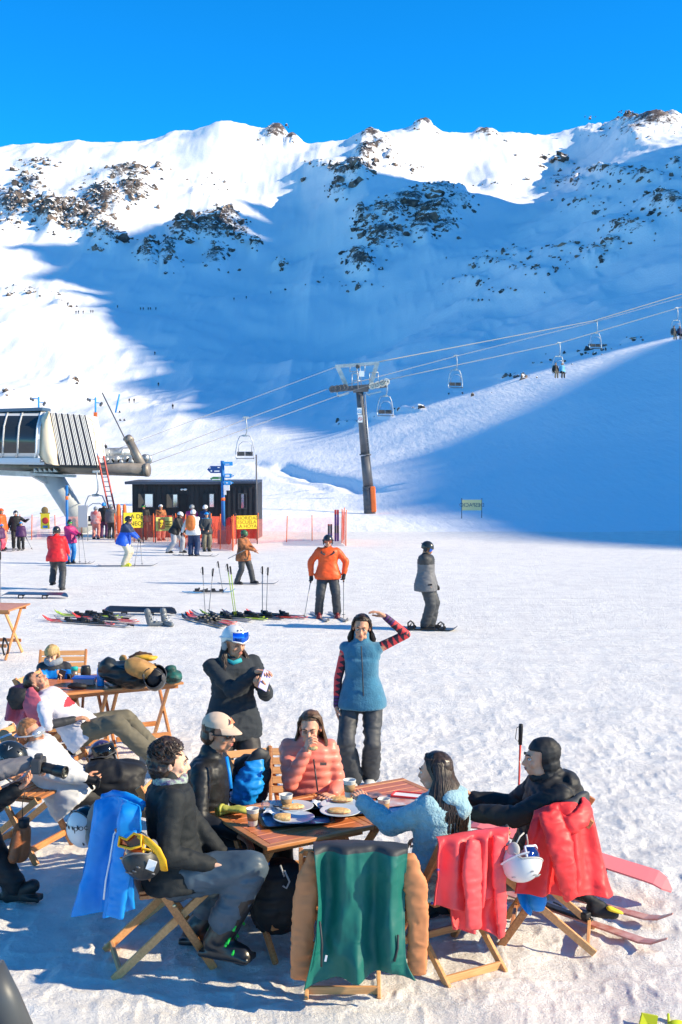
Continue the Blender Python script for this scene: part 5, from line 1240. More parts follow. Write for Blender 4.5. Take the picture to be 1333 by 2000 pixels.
F_white = mat('white fabric', (.62, .615, .61), .6, var=.05, vscale=4, bump=.3, bscale=120, bdist=.002)
F_black = mat('black fabric', (.012, .0125, .015), .62, var=.2, vscale=5, bump=.25, bscale=250, bdist=.001)
def wrow(y, xs, ds): return [W(x, y if not isinstance(y, (list, tuple)) else y[i], ds[i] if isinstance(ds, (list, tuple)) else ds) for i, x in enumerate(xs)]
# green and brown jacket
r = WORLD(empty('hung_jacket', W(705, 1700, 6.5), 'green jacket with caramel sleeves and charcoal yoke hung over the front chair', 'jacket', 'jackets hung on chairs'))
rows = [wrow((1645, 1640, 1641, 1643, 1650), (612, 660, 705, 750, 798), 6.62), wrow((1656, 1653, 1653, 1654, 1660), (613, 660, 705, 750, 798), 6.46), wrow(1700, (618, 660, 705, 750, 795), 6.43), wrow(1760, (622, 660, 705, 750, 792), 6.42), wrow(1830, (616, 655, 700, 748, 792), 6.38),
        wrow(1880, (606, 650, 700, 750, 795), 6.36), wrow((1928, 1912, 1914, 1898, 1912), (594, 645, 700, 750, 812), 6.36)]
drape('back_panel', rows, [F_green, F_char], r, folds=2.3, amp=.034, seed=4, crumple=.010, pick=lambda u, v: 1 if v < .215 else 0)
rows = [wrow((1649, 1646, 1648, 1656), (614, 660, 750, 797), 6.64), wrow(1720, (625, 660, 750, 790), 6.76), wrow(1880, (618, 660, 750, 790), 6.72)]
drape('front_panel', rows, F_green, r, folds=3, amp=.02, seed=5, nu=30, nv=30, out=(0, 1, 0))
sleeve('sleeve', [W(618, 1668, 6.5), W(600, 1730, 6.46), W(592, 1800, 6.44), W(590, 1870, 6.42), W(589, 1913, 6.42)], [.045, .072, .066, .062, .060], F_brown, r, .33)
sleeve('sleeve', [W(796, 1668, 6.5), W(812, 1730, 6.46), W(818, 1800, 6.44), W(816, 1860, 6.42), W(815, 1904, 6.42)], [.045, .070, .062, .058, .054], F_brown, r, .33)
m = MB(); c = W(637, 1872, 6.33); m.box(c, (.012, .004, .035), Matrix.Rotation(R(12), 3, 'Y')); m.build('white_tag', M_white, r)
for a_, b_ in (((625, 1800), (628, 1888)), ((778, 1826), (771, 1878))): m = MB(); m.tube([W(a_[0], a_[1], 6.34), W((a_[0]+b_[0])/2+3, (a_[1]+b_[1])/2, 6.33), W(b_[0], b_[1], 6.32)], .006, 6); m.build('zip', F_char, r)
# coral jacket
r = WORLD(empty('hung_jacket', W(920, 1700, 6.7), 'coral jacket hung crookedly over the chair of the woman in light blue fleece', 'jacket', 'jackets hung on chairs'))
rows = [wrow((1634, 1628, 1622, 1618, 1612), (852, 885, 920, 955, 990), (6.66, 6.7, 6.74, 6.8, 6.86)), wrow((1652, 1645, 1640, 1634, 1628), (853, 885, 920, 955, 988), (6.56, 6.6, 6.64, 6.7, 6.76)), wrow(1700, (850, 885, 920, 955, 985), (6.54, 6.58, 6.62, 6.68, 6.74)),
        wrow((1766, 1774, 1778, 1760, 1745), (843, 880, 918, 950, 982), (6.54, 6.56, 6.6, 6.66, 6.72))]
drape('side_panel', rows, F_coral, r, folds=3, amp=.022, seed=8, out=(.5, -.87, 0), nu=50, nv=40)
rows = [wrow(1640, (885, 920, 955, 988), (6.68, 6.72, 6.76, 6.8)), wrow(1720, (882, 920, 955, 986), (6.62, 6.66, 6.72, 6.78)), wrow((1790, 1790, 1780, 1768), (880, 915, 950, 984), (6.6, 6.64, 6.7, 6.76)), wrow((1815, 1820, 1818, 1838), (884, 915, 950, 980), (6.6, 6.63, 6.68, 6.74))]
drape('back_panel', rows, F_coral, r, folds=2.5, amp=.022, seed=9, out=(.5, -.87, 0), nu=50, nv=40)
sleeve('sleeve', [W(925, 1640, 6.6), W(922, 1700, 6.56), W(925, 1760, 6.55), W(926, 1816, 6.55)], [.05, .068, .06, .055], F_coral, r, .33, (.5, -.87, 0))
sleeve('sleeve', [W(975, 1632, 6.72), W(975, 1700, 6.68), W(978, 1760, 6.68), W(980, 1832, 6.68)], [.05, .055, .045, .03], F_coral, r, .33, (.5, -.87, 0))
rows = [wrow(1700, (975, 985, 988), 6.74), wrow(1770, (975, 985, 986), 6.74), wrow(1815, (977, 982, 984), 6.74)]
drape('blue_lining', rows, F_blue, r, folds=1, amp=.005, nu=8, nv=20)
m = MB()
for (x, y) in ((856, 1699), (844, 1764)): m.ell(W(x, y, 6.52), (.009, .004, .009), nu=10, nv=6)
m.build('snap', mat('blue snap', (.05, .05, .25), .4), r)
# red jacket
r = WORLD(empty('hung_jacket', W(1110, 1700, 7.15), 'big red jacket with hood hung over the chair of the man in black balaclava', 'jacket', 'jackets hung on chairs'))
rows = [wrow((1583, 1570, 1566, 1566, 1568), (1043, 1075, 1100, 1125, 1150), (7.1, 7.08, 7.08, 7.1, 7.2)), wrow((1610, 1600, 1598, 1598, 1600), (1035, 1070, 1100, 1130, 1158), (7.02, 7.0, 7.0, 7.02, 7.12)), wrow(1660, (1024, 1062, 1100, 1135, 1172), (6.98, 6.95, 6.95, 6.98, 7.1)),
        wrow(1710, (1014, 1058, 1100, 1142, 1186), (6.96, 6.92, 6.92, 6.96, 7.08)), wrow((1746, 1748, 1750, 1750, 1748), (1007, 1055, 1100, 1148, 1200), (6.94, 6.9, 6.9, 6.94, 7.06))]
drape('back_panel', rows, F_red, r, folds=3, amp=.022, seed=12, out=(.25, -.97, 0))
sleeve('sleeve', [W(1072, 1585, 7.0), W(1092, 1640, 6.9), W(1105, 1700, 6.86), W(1112, 1745, 6.86), W(1118, 1757, 6.86)], [.07, .085, .07, .055, .045], F_red, r, .33, (.25, -.97, 0))
sleeve('hood', [W(1092, 1600, 7.0), W(1112, 1614, 6.96), W(1135, 1600, 7.0), W(1148, 1580, 7.08), W(1143, 1562, 7.15)], [.04, .055, .06, .055, .05], F_red, r, .33)
sleeve('hood_lining', [W(1095, 1585, 7.12), W(1115, 1578, 7.1), W(1135, 1565, 7.16), W(1147, 1552, 7.22)], [.05, .055, .05, .03], F_char, r, .7)
rows = [wrow((1566, 1560, 1562), (1060, 1100, 1148), 7.25), wrow(1650, (1040, 1100, 1170), 7.45), wrow(1740, (1030, 1100, 1190), 7.4)]
drape('front_panel', rows, F_red, r, folds=2, amp=.02, seed=5, nu=30, nv=30, out=(0, 1, 0))
# blue layer under the red jacket
r = WORLD(empty('blue_midlayer', W(1045, 1770, 7.2), 'bright blue garment dangling beneath the red jacket', 'jacket'))
sleeve('sleeve', [W(1048, 1735, 7.1), W(1050, 1760, 7.08), W(1053, 1776, 7.08)], [.055, .058, .035], F_blue, r, .9); drape('flap', [wrow(1740, (1008, 1025, 1042), 7.12), wrow(1765, (1016, 1028, 1040), 7.1), wrow((1778, 1790, 1776), (1026, 1037, 1040), 7.1)], F_blue, r, folds=1, amp=.01, nu=12, nv=14)
# blue jacket on the front left chair
r = WORLD(empty('hung_jacket', W(215, 1680, 6.9), 'bright blue jacket with white zip hung on the chair of the man in black fleece', 'jacket', 'jackets hung on chairs'))
rows = [wrow((1562, 1556, 1562, 1570), (190, 220, 250, 272), (6.95, 6.88, 6.76, 6.7)), wrow((1600, 1590, 1590, 1598), (186, 218, 250, 275), (6.92, 6.82, 6.68, 6.62)), wrow(1680, (174, 205, 240, 262), (6.96, 6.86, 6.74, 6.7)), wrow(1740, (160, 195, 232, 256), (6.94, 6.84, 6.72, 6.68)), wrow((1784, 1786, 1786, 1780), (151, 190, 228, 252), (6.92, 6.82, 6.7, 6.66))]
drape('back_panel', rows, F_blue, r, folds=1.6, amp=.045, seed=3, out=(-.6, -.8, 0), crumple=.014)
drape('lining', [wrow(1572, (196, 230, 262), (7.08, 7.02, 6.95)), wrow(1680, (176, 215, 252), (7.1, 7.02, 6.92)), wrow((1770, 1774, 1770), (156, 205, 245), (7.08, 7.0, 6.9))], F_blue, r, folds=2, amp=.03, seed=6, nu=24, nv=24, out=(.6, .8, 0))
sleeve('sleeve', [W(258, 1575, 6.72), W(246, 1640, 6.66), W(234, 1720, 6.62), W(224, 1792, 6.6)], [.05, .075, .068, .058], F_blue, r, .33, (-.4, -.9, 0))
m = MB(); m.tube([W(x, y, d) for x, y, d in ((252, 1580, 6.78), (238, 1604, 6.74), (223, 1630, 6.72), (215, 1680, 6.70), (207, 1720, 6.68), (203, 1757, 6.67))], .007, 6, flat=.6); m.build('zip', M_white, r)
sleeve('collar', [W(200, 1562, 7.0), W(225, 1556, 6.95), W(255, 1562, 6.85), W(280, 1575, 6.8)], [.03, .04, .04, .03], F_blue, r, .7)
sleeve('grey_sleeve', [W(196, 1568, 7.05), W(186, 1600, 7.05), W(183, 1640, 7.0), W(180, 1655, 7.0)], [.04, .055, .05, .03], mat('grey knit', (.19, .18, .17), .8, bump=.4, bscale=200, bdist=.002), r, .33)
# pink jacket on the recliner
r = WORLD(empty('hung_jacket', W(50, 1390, 11.2), 'dusty pink jacket with black hood behind the reclining woman', 'jacket', 'jackets hung on chairs'))
F_pink = mat('dusty pink fabric', (.50, .10, .14), .6, var=.08, vscale=5, bump=.2, bscale=200, bdist=.001)
rows = [wrow((1342, 1335, 1342), (22, 48, 76), 11.05), wrow(1380, (14, 48, 84), 10.95), wrow((1405, 1400, 1400), (10, 45, 90), 10.92), wrow((1400, 1425, 1430), (10, 45, 96), 10.92)]
drape('back_panel', rows, F_pink, r, folds=2, amp=.03, seed=3, nu=30, nv=30, thick=.03); sleeve('sleeve', [W(52, 1350, 10.95), W(66, 1380, 10.85), W(78, 1412, 10.85)], [.08, .10, .08], F_pink, r, .33); sleeve('hood', [W(38, 1345, 10.95), W(34, 1365, 10.9), W(34, 1385, 10.9)], [.09, .1, .05], F_black, r, .33)
# ---- crockery
def cup(x, y, label, lidless=True, z=.75, p=None, rot=None):
    q = TP(x, y, z) if p is None else V(p); r = empty('paper_cup', q, label, 'cup', 'paper coffee cups on the lunch table')
    m = MB(); m.lathe([(.026, 0), (.028, .001), (.040, .105), (.042, .107), (.0405, .109), (.037, .104), (.030, .02), (.001, .02)], 24); m.build('cup', mat('paper white', (.74, .72, .66), .7), r)
    m = MB(); m.lathe([(.0312, .035), (.0325, .035), (.0385, .082), (.0375, .082)], 24); m.build('sleeve', mat('kraft sleeve', (.36, .21, .10), .8, var=.1), r)
    m = MB(); m.lathe([(.001, .088), (.0358, .088)], 24); m.build('coffee', mat('milk coffee', (.42, .26, .13), .3), r); return r
q = WZ(494, 1612, .75); cup(0, 0, 'paper cup standing alone near the left edge of the lunch table', p=q)
q = WZ(560, 1583, .75); cup(0, 0, 'paper cup beside the plastic bottle in front of the peach jacket', p=q)
q = WZ(750, 1588, .75); q = WZ(750, 1592, .75); cup(0, 0, 'paper cup behind the light blue fleece sleeve', p=q)
CUPH = W(683, 1556, 7.28); cup(0, 0, 'paper cup held by the woman in light blue fleece', p=CUPH)
def tray(cx, cy, rot, label, w_=.43, h=.33):
    q = WZ(cx, cy, .752); r = empty('serving_tray', q, label, 'tray', 'black trays'); r.rotation_euler = (0, 0, R(rot))
    def rr(a, b, z, rad=.05, n=5):
        o = []
        for sx, sy, st in ((1, 1, 0), (-1, 1, 90), (-1, -1, 180), (1, -1, 270)):
            for i in range(n+1): t = R(st+90*i/n); o.append((sx*(a-rad)+math.cos(t)*rad, sy*(b-rad)+math.sin(t)*rad, z))
        return o
    L_ = [rr(w_/2-.02, h/2-.02, 0), rr(w_/2, h/2, .016), rr(w_/2-.004, h/2-.004, .019), rr(w_/2-.024, h/2-.024, .006), ]
    vs = [p for l in L_ for p in l]; n = len(L_[0]); fs = [(i*n+j, i*n+(j+1) % n, (i+1)*n+(j+1) % n, (i+1)*n+j) for i in range(3) for j in range(n)]+[tuple(range(n-1, -1, -1)), tuple(3*n+j for j in range(n))]
    m = MB(); m.add(vs, fs); m.build('rim', mat('black tray', (.012, .014, .014), .35), r)
    m = MB(); L2 = rr(w_/2-.03, h/2-.03, .0075); m.add(L2, [tuple(range(n))]); m.build('printed_liner', mat('tray liner print', (.008, .07, .20), .45, col2=(.10, .34, .55), vscale=11), r); return r
tray(577, 1599, 12, 'black tray with blue liner under the two left plates', .47, .36); tray(652, 1581, 12, 'black tray under the two right plates', .48, .36)
M_plate = mat('pale blue plate', (.50, .57, .62), .3, spec=.6)
def plate(px, py, label, R_=.125, z=.768): 
    q = WZ(px, py, z); m = MB(); m.lathe([(.001, 0), (.07, 0), (.075, .002), (R_, .020), (R_+.002, .023), (R_-.003, .024), (.078, .008), (.001, .006)], 40); o = m.build('plate', M_plate, None); o.location = q; tag(o, label, 'plate', 'plates of food'); return q
M_crust = mat('golden crust', (.62, .33, .10), .6, col2=(.78, .52, .24), vscale=22, bump=.5, bscale=60, bdist=.004)
def patty(q, a, label, half=False, sx=.075, sy=.045):
    mb = MB(); n = 30; vs = []; 
    mb.ell((0, 0, .012), (sx, sy, .016), None, 0, 24, 10, .9)
    if half: mb2 = MB(); mb2.ell((-.01, 0, .016), (.06, .05, .018), None, 0, 24, 10, .8); mb = mb2
    me = voxel(mb, .004, 1); v = mverts(me); v = v+mnormals(me)*(ridged(v*40+a, 2)*.002)[:, None]
    if half: v[:, 0] = np.minimum(v[:, 0], .036)
    setverts(me, v); o = finish(me, 'turnover', [M_crust, mat('filling', (.55, .16, .09), .6)], None, None, (lambda c: (c[:, 0] > .0355)) if half else (lambda c: (np.abs(c[:, 2]-.008) < .003)*(c[:, 1] < -.02)))
    o.location = q+V((0, 0, .006)); o.rotation_euler = (0, 0, a); tag(o, label, 'turnover', 'filled turnovers on the plates')
q = plate(575, 1580, 'plate with folded turnover at the upper left of the trays'); patty(q+V((-.01, -.01, 0)), .2, 'folded turnover on the upper left plate')
q = plate(574, 1602, 'plate with half a turnover nearest the front edge', .13, .769); patty(q+V((-.055, 0, .0)), .0, 'half eaten turnover on the plate nearest the front edge', True)
q = plate(665, 1576, 'plate with turnover and black fork nearest the peach jacket', .13, .768); q = WZ(667, 1566, .775); patty(q, -.1, 'turnover with fork beside it nearest the peach jacket')
q = plate(665, 1589, 'plate with a whole pale turnover in front of the right tray', .13, .780); patty(q+V((-.01, 0, 0)), -.2, 'whole pale turnover on the right front plate')
def fork(p0, p1, label, nm='fork'):
    r = V(p1)-V(p0); m = MB(); m.bar(p0, V(p0)+r*.55, .012, .006, bev=.002); m.bar(V(p0)+r*.55, V(p0)+r*.85, .007, .003, mi=1); m.bar(V(p0)+r*.85, p1, .02, .002, mi=1); o = m.build(nm, [mat('black handle', (.02, .02, .022), .4), M_steel], None, tuple(p0)); tag(o, label, nm, 'cutlery')
fork(WZ(534, 1574, .80), WZ(565, 1579, .795), 'black handled fork resting on the upper left plate'); fork(W(617, 1549, 7.75), WZ(650, 1562, .80), 'black handled fork in the left hand of the peach jacket woman')
def paper(pts, label, m_, z=.757, nm='napkin', n=10, amp=.006, mark=None):
    c = [WZ(x, y, z) for x, y in pts]; mb = MB(); vs = []
    for j in range(n+1):
        for i in range(n+1): u, v = i/n, j/n; p = c[0].lerp(c[1], u).lerp(c[3].lerp(c[2], u), v); p.z += abs(mnoise.noise(V((p.x*14, p.y*14, z*9))))*amp*2; vs.append(p)
    w_ = n+1; F = [(j*w_+i, j*w_+i+1, (j+1)*w_+i+1, (j+1)*w_+i) for j in range(n) for i in range(n)]; N = len(vs)
    mb.add(vs+[p-V((0, 0, .0015)) for p in vs], F+[tuple(k+N for k in f[::-1]) for f in F], 0, True); o = mb.build(nm, m_, None, tuple(c[0])); tag(o, label, nm); return o
M_pap = mat('napkin white', (.78, .79, .8), .8); paper([(512, 1592), (545, 1598), (550, 1578), (530, 1572)], 'crumpled white napkin on the left tray', M_pap, .765, amp=.02); paper([(602, 1572), (625, 1582), (640, 1570), (615, 1562)], 'white napkin between the plates of the right tray', M_pap, .765, amp=.02)
M_mag = mat('magazine print', (.55, .20, .14), .35, col2=(.62, .62, .62), vscale=9); M_mag2 = mat('blue magazine print', (.03, .28, .55), .35, col2=(.55, .6, .62), vscale=9); M_mag3 = mat('dark magazine print', (.04, .04, .06), .35, col2=(.5, .25, .18), vscale=14)
paper([(735, 1590), (810, 1586), (800, 1560), (722, 1565)], 'blue printed magazine under the cup on the right table', M_mag2, .754, 'magazine', amp=.003)
paper([(750, 1578), (820, 1570), (800, 1548), (740, 1556)], 'red and white printed magazine open on the right table', M_mag, .760, 'magazine', amp=.004)
paper([(712, 1562), (752, 1556), (738, 1546), (706, 1550)], 'dark folded leaflet near the raised cup', M_mag3, .757, 'leaflet', amp=.004)
# red rimmed tray
q = WZ(800, 1556, .76); r = empty('red_tray', q, 'red and white oblong card holder at the back corner of the right table', 'tray'); r.rotation_euler = (0, 0, R(-18))
r.scale = (.75, .75, .75); m = MB(); m.box((0, 0, .006), (.30, .15, .01), bev=.004); m.build('base', M_white, r); m = MB()
for s in (-1, 1): m.box((0, s*.072, .014), (.31, .014, .018), bev=.005); m.box((s*.150, 0, .0145), (.014, .13, .018), bev=.005)
m.build('rim', F_red, r)
# plastic bottle lying on the left tray
q = WZ(505, 1580, .785); r = empty('water_bottle', q, 'empty clear plastic bottle lying behind the left tray', 'bottle'); r.rotation_euler = (0, 0, R(8)); r.location = WZ(512, 1573, .785)
M_pet = mat('clear plastic', (.92, .96, .98), .08, trans=.85, spec=.5)
m = MB(); pf = [(.001, -.005), (.026, 0), (.031, .008)]+[(.031-.0025*(i % 2), .014+i*.011) for i in range(10)]+[(.031, .13), (.030, .15), (.014, .178), (.013, .19)]; m.lathe(pf, 20, (0, 0, 0), frame((1, 0, 0))); m.build('body', M_pet, r); m = MB(); m.lathe([(.0316, .125), (.0316, .150)], 20, (0, 0, 0), frame((1, 0, 0))); m.build('label_band', M_blue2, r); m = MB(); m.lathe([(.001, .205), (.0155, .204), (.0155, .188)], 14, (0, 0, 0), frame((1, 0, 0))); m.build('cap', M_blue2, r)
# olive gloves
def glove_obj(q, rz, m_, label, sc=1.0, cuffm=None, rx=0):
    r = empty('glove', q, label, 'glove'); r.rotation_euler = (rx, 0, rz); mb = MB(); mb.cap((0, 0, .02), (.09, 0, .022), .03, .04, .55, (0, 0, 1)); mb.cap((-.02, 0, .022), (0, 0, .02), .036, .032, .6)
    for j in range(4): mb.cap((.09, (j-1.5)*.020, .022), (.15-.006*abs(j-1.5), (j-1.5)*.023, .014), .013, .011)
    mb.cap((.02, .03, .02), (.08, .058, .012), .014, .011)
    for v in range(len(mb.v)): mb.v[v] = tuple(x*sc for x in mb.v[v])
    cloth(mb, 'shell', m_, r, .006, .0015, 20, 1); mb = MB(); mb.lathe([(.034*sc, 0), (.044*sc, .0), (.046*sc, .02), (.036*sc, .02)], 16, V((-.035*sc, 0, .022*sc)), frame((-1, 0, 0)), sc=(1, .6, 1)); mb.build('cuff', cuffm or m_, r); return r
F_olive = mat('olive leather', (.42, .40, .07), .55, var=.15, vscale=20)
glove_obj(WZ(440, 1590, .75), R(28), F_olive, 'olive glove lying on the left corner of the lunch table', 1.0); glove_obj(WZ(446, 1586, .775), R(-14), F_olive, 'second olive glove on top of the first one', 1.0)
# ================================================================ the people
P_black = F_black
F_fleece = mat('black fleece', (.010, .013, .015), .75, bump=.5, bscale=160, bdist=.003)
F_soft = mat('black softshell', (.010, .011, .013), .5, var=.2, bump=.15, bscale=200, bdist=.001)
F_slate = mat('slate blue trousers', (.065, .095, .125), .42, var=.15, vscale=4, bump=.15, bscale=200, bdist=.001)
F_grey = mat('dark grey trousers', (.045, .048, .055), .6, var=.12, vscale=4, bump=.2, bscale=200, bdist=.001)
F_dkfl = mat('graphite sweatshirt', (.022, .028, .036), .85, bump=.6, bscale=140, bdist=.003)
F_peach = mat('peach puffer', (.80, .235, .165), .42, var=.05, vscale=5)
F_sherpa = mat('light blue sherpa fleece', (.29, .46, .51), .95, var=.1, vscale=30, bump=1.0, bscale=75, bdist=.012, sheen=.4)
F_vest = mat('blue sherpa vest', (.035, .16, .26), .95, var=.10, vscale=12, bump=.5, bscale=70, bdist=.012, sheen=.4)
F_olv = mat('olive trousers', (.135, .12, .085), .8, var=.1, vscale=5, bump=.3, bscale=200, bdist=.001)
def quilt_fn(axis_fn, per=.055, amp=.010):
    def f(a): t = axis_fn(a)/per; return amp*(np.abs(np.sin(math.pi*t))**.6-.6)
    return f
def add_label_patch(p, c, size, m_): mb = MB(); mb.box(c, size, bev=.001); mb.build('patch', m_, p)
# --- woman in peach puffer (far side of the table)
p = Person('person in peach puffer jacket eating, long brown hair, seated behind the table', W(604, 1580, 8.12), face=-4, up=(0, -.06, 1), h=1.68, female=True, hands=[W(652, 1553, 7.86), W(598, 1468, 7.90)], epole=[V((.25, .1, -1)), V((-.35, -.2, -1))],
    feet=[V((-.15, 7.75, 0)), V((-.38, 7.75, 0))], hdir=(-.10, -1, -.22), skin='a', hoff=(.015, -.03, -.02), hdirs=[(V((-.7, -.6, .1)), V((0, .2, -1))), (V((.25, -.2, .9)), V((.8, .3, -.1)))])
p.curl = [.5, .75]; p.body('closed')
qf = quilt_fn(lambda a: a[:, 2]+.02*np.sin(a[:, 0]*7), .058, .012); J = p.jacket([F_peach], 'puffer_jacket', 1.04, hem=.03, collar=.06, wr=.003, quilt=qf); p.pants(F_black); p.boots(F_black)
mb = MB(); mb.tube([W(613, 1483, 7.93), W(621, 1545, 7.87)], .006, 6); mb.build('zip', M_dark, p.root); mb = MB(); mb.box(W(632, 1492, 7.905), (.045, .008, .02)); mb.build('chest_patch', mat('grey patch', (.20, .12, .09)), p.root)
p.scalp(HAIR['brown'], th=.010, fringe=.01, rough=.002); h_ = p.long_hair(HAIR['brown'], .40, 230, wave=.004, seed=5, part=-.01)
q = W(612, 1462, 7.79); mb = MB(); mb.ell(q, (.03, .018, .014)); mb.ell(q+V((.012, -.004, .006)), (.02, .012, .012)); o = cloth(mb, 'bitten_turnover', M_crust, None, .005, .001, 30, 1, origin=tuple(q)); tag(o, 'piece of turnover held at the mouth of the peach jacket woman', 'turnover')
# --- man with cap and sunglasses
p = Person('person with beige cap and dark sunglasses in black jacket, seated left of the table', W(398, 1630, 7.72), face=78, up=(.10, -.02, 1), h=1.80, hands=[W(520, 1600, 7.9), W(462, 1628, 7.35)], epole=[V((0, 1, -1)), V((-.5, -.4, -1))],
    feet=[V((-.45, 7.95, 0)), V((-.45, 7.5, 0))], hdir=(.93, -.42, -.12), skin='b', hoff=(.02, 0, .03), hdirs=[None, (V((.8, -.3, -.4)), V((0, -.2, -1)))])
p.curl = [.5, .3]; p.body('closed'); p.jacket(F_soft, 'jacket', 1.04, hem=.03, collar=.05); p.pants(F_black, .95); p.boots(F_black)
p.scalp(HAIR['dark'], th=.006, fringe=.0, rough=.004)
H = p.H; mb = MB(); n = 24; vs = [H.P(math.sin(2*math.pi*i/n)*math.cos(t)*.088, math.cos(2*math.pi*i/n)*math.cos(t)*.106-.016, .055+math.sin(t)*.082) for t in [j/7*1.57 for j in range(8)] for i in range(n)]
mb.add(vs, [(j*n+i, j*n+(i+1) % n, (j+1)*n+(i+1) % n, (j+1)*n+i) for j in range(7) for i in range(n)], 0, True)
M_cap = mat('beige cap cloth', (.62, .45, .33), .8, var=.06, bump=.2, bscale=150, bdist=.001); cp = mb.build('cap', M_cap, p.root)
mb = MB(); vs = []
for j in range(5):
    for i in range(13): a = (i/12-.5)*2.1; rr = .098+j*.0175*math.cos(a*.8); vs.append(H.P(math.sin(a)*(.082+j*.002), math.cos(a)*rr-.004, .058-.05*(j/4)**1.5*(.5)+.0-.012*abs(math.sin(a))**2*j/4))
N_ = len(vs); mb.add(vs+[v+V((0, 0, -.004)) for v in vs], [(j*13+i, j*13+i+1, (j+1)*13+i+1, (j+1)*13+i) for j in range(4) for i in range(12)]+[(N_+j*13+i, N_+(j+1)*13+i, N_+(j+1)*13+i+1, N_+j*13+i+1) for j in range(4) for i in range(12)]+[(52+i, 53+i, N_+53+i, N_+52+i) for i in range(12)], 0, True); mb.build('peak', M_cap, cp)
mb = MB(); a0, a1, a2 = H.P(-.028, .088, .085), H.P(.028, .088, .085), H.P(0, .070, .122); ou = H.D(0, 1, .4)*.006; mb.add([a0+ou, a1+ou, a2+ou, (a0+a1+a2)/3+ou*.2], [(0, 1, 2)]); mb.build('triangle_patch', mat('coral patch', (.8, .22, .1), .6), cp)
def sunglasses(p):
    H = p.H; mb = MB()
    for s in (-1, 1): mb.ell(H.P(s*.034, .0945, .010), (.031, .010, .020), H.M, 0, 14, 8, .8); mb.tube([H.P(s*.062, .085, .016), H.P(s*.082, .03, .014), H.P(s*.084, -.01, .008)], .0045, 6)
    mb.tube([H.P(-.012, .103, .014), H.P(.012, .103, .014)], .005, 6); mb.build('sunglasses', mat('black gloss', (.01, .01, .012), .08, spec=.8), p.root)
sunglasses(p)
mb = MB(); mb.tube([W(443, 1478, 7.48), W(449, 1510, 7.44), W(452, 1540, 7.42)], .012, 6, flat=.5); mb.build('blue_shirt', F_blue, p.root)
# --- man in black fleece (front left)
p = Person('person with dark wavy hair, black fleece and slate trousers, seated at front left', W(342, 1702, 6.95), face=104, up=(-.06, .0, 1), h=1.86, hands=[W(440, 1678, 7.05), W(412, 1688, 6.76)], epole=[V((0, .6, -1)), V((-.8, -.5, -.6))],
    feet=[W(388, 1832, 7.15), W(428, 1858, 6.8)], kpole=[V((1, .2, 1)), V((1, -.1, 1))], hdir=(.93, .28, -.16), skin='c', hoff=(-.02, 0, -.02), hdirs=[None, (V((.9, .1, -.1)), V((0, -.1, -1)))])
p.curl = [.4, .5]; p.body('open'); p.jacket(F_fleece, 'fleece', 1.10, hem=.015, collar=.03); p.pants(F_slate, 1.22, wr=.012, short=.22)
M_boot = mat('ski boot black', (.012, .013, .015), .3, spec=.6); M_lime = mat('green accent', (.02, .55, .06), .4)
p.fdir = [V((.85, -.1, -.25)).normalized(), V((.85, -.35, -.25)).normalized()]; p.boots(M_boot, True, M_lime)
p.scalp(HAIR['dark'], th=.016, fringe=.02, rough=.010)
def tuft(rnd, t):
    a = rnd.uniform(-2.3, 2.3); e = rnd.uniform(-.1, 1.35); ex, ey = math.sin(a)*math.cos(e), -math.cos(a)*math.cos(e); z = math.sin(e)
    if ey > .35 and z < .5: return None
    p0 = V((ex*.085, -.02+ey*.102, .045+z*.088)); d = V((ex, ey+.3, z*.6+.1)).normalized(); s = V((-ey, ex, -.3))*(.45+.5*math.sin(a*3+e*4))+V((rnd.uniform(-.2, .2), rnd.uniform(-.2, .2), 0))
    return [tuple(p0-d*.01), tuple(p0+d*.010+s*.012), tuple(p0+d*.014+s*.030), tuple(p0+d*.006+s*.052)]
p.strands(HAIR['dark'], 900, tuft, 'hair', .0042)
mb = MB(); c = p.neck+V((.01, 0, .02)); ring = [c+V((math.cos(a)*.078, math.sin(a)*.078, .012*math.sin(2*a)+.01*math.cos(a))) for a in [i/16*6.283 for i in range(17)]]; mb.tube(ring, .026, 10, 0, False, 1.3); cloth(mb, 'neck_gaiter', mat('patterned gaiter', (.10, .05, .16), .8, col2=(.35, .45, .35), vscale=45), p.root, .007, .004, 25, 1)
# --- woman in light blue fleece
p = Person('person in light blue fleece with long dark hair seen from behind, reaching for a cup', W(862, 1712, 6.98), face=-128, up=(-.0, .02, 1), h=1.72, female=True, hands=[W(790, 1660, 7.0), W(706, 1572, 7.24)], epole=[V((0, -1, -1)), V((0, -.6, -1))],
    feet=[V((.25, 7.5, 0)), V((.55, 7.7, 0))], hdir=(-.88, .42, -.12), skin='a', hoff=(-.01, 0, .0), hdirs=[None, (V((-.75, .5, .3)), V((-.25, .7, 0)))], twist=0)
p.hdirs[0] = (V((-.6, .6, 0)), V((0, 0, -1))); 
# her left arm (toward the camera) does the reaching
p.sh = p.sh; p.el[0], p.wr[0] = ik(p.sh[0], W(709, 1566, 7.16), .285*p.k, .26*p.k, V((.0, -.35, -1))); p.el[1], p.wr[1] = ik(p.sh[1], W(835, 1640, 7.35), .285*p.k, .255*p.k, V((.6, .5, -1)))
p.hdirs = [((CUPH+V((.03, -.02, .07)))-p.wr[0], V((-.3, .75, .1))), (V((-.8, .3, 0)), V((0, 0, -1)))]; p.curl = [.55, .5]
p.body('open'); p.jacket(F_sherpa, 'fleece', 1.16, hem=.03, collar=.04, wr=.010, hood=True); p.pants(F_grey); p.boots(F_black)
p.scalp(HAIR['dark'], th=.014, fringe=.02, rough=.003); p.long_hair(HAIR['dark'], .50, 460, wave=.014, seed=8, back=.95, spread=1.6); HAIR['dark'].node_tree.nodes['Principled BSDF'].inputs['Roughness'].default_value = .35
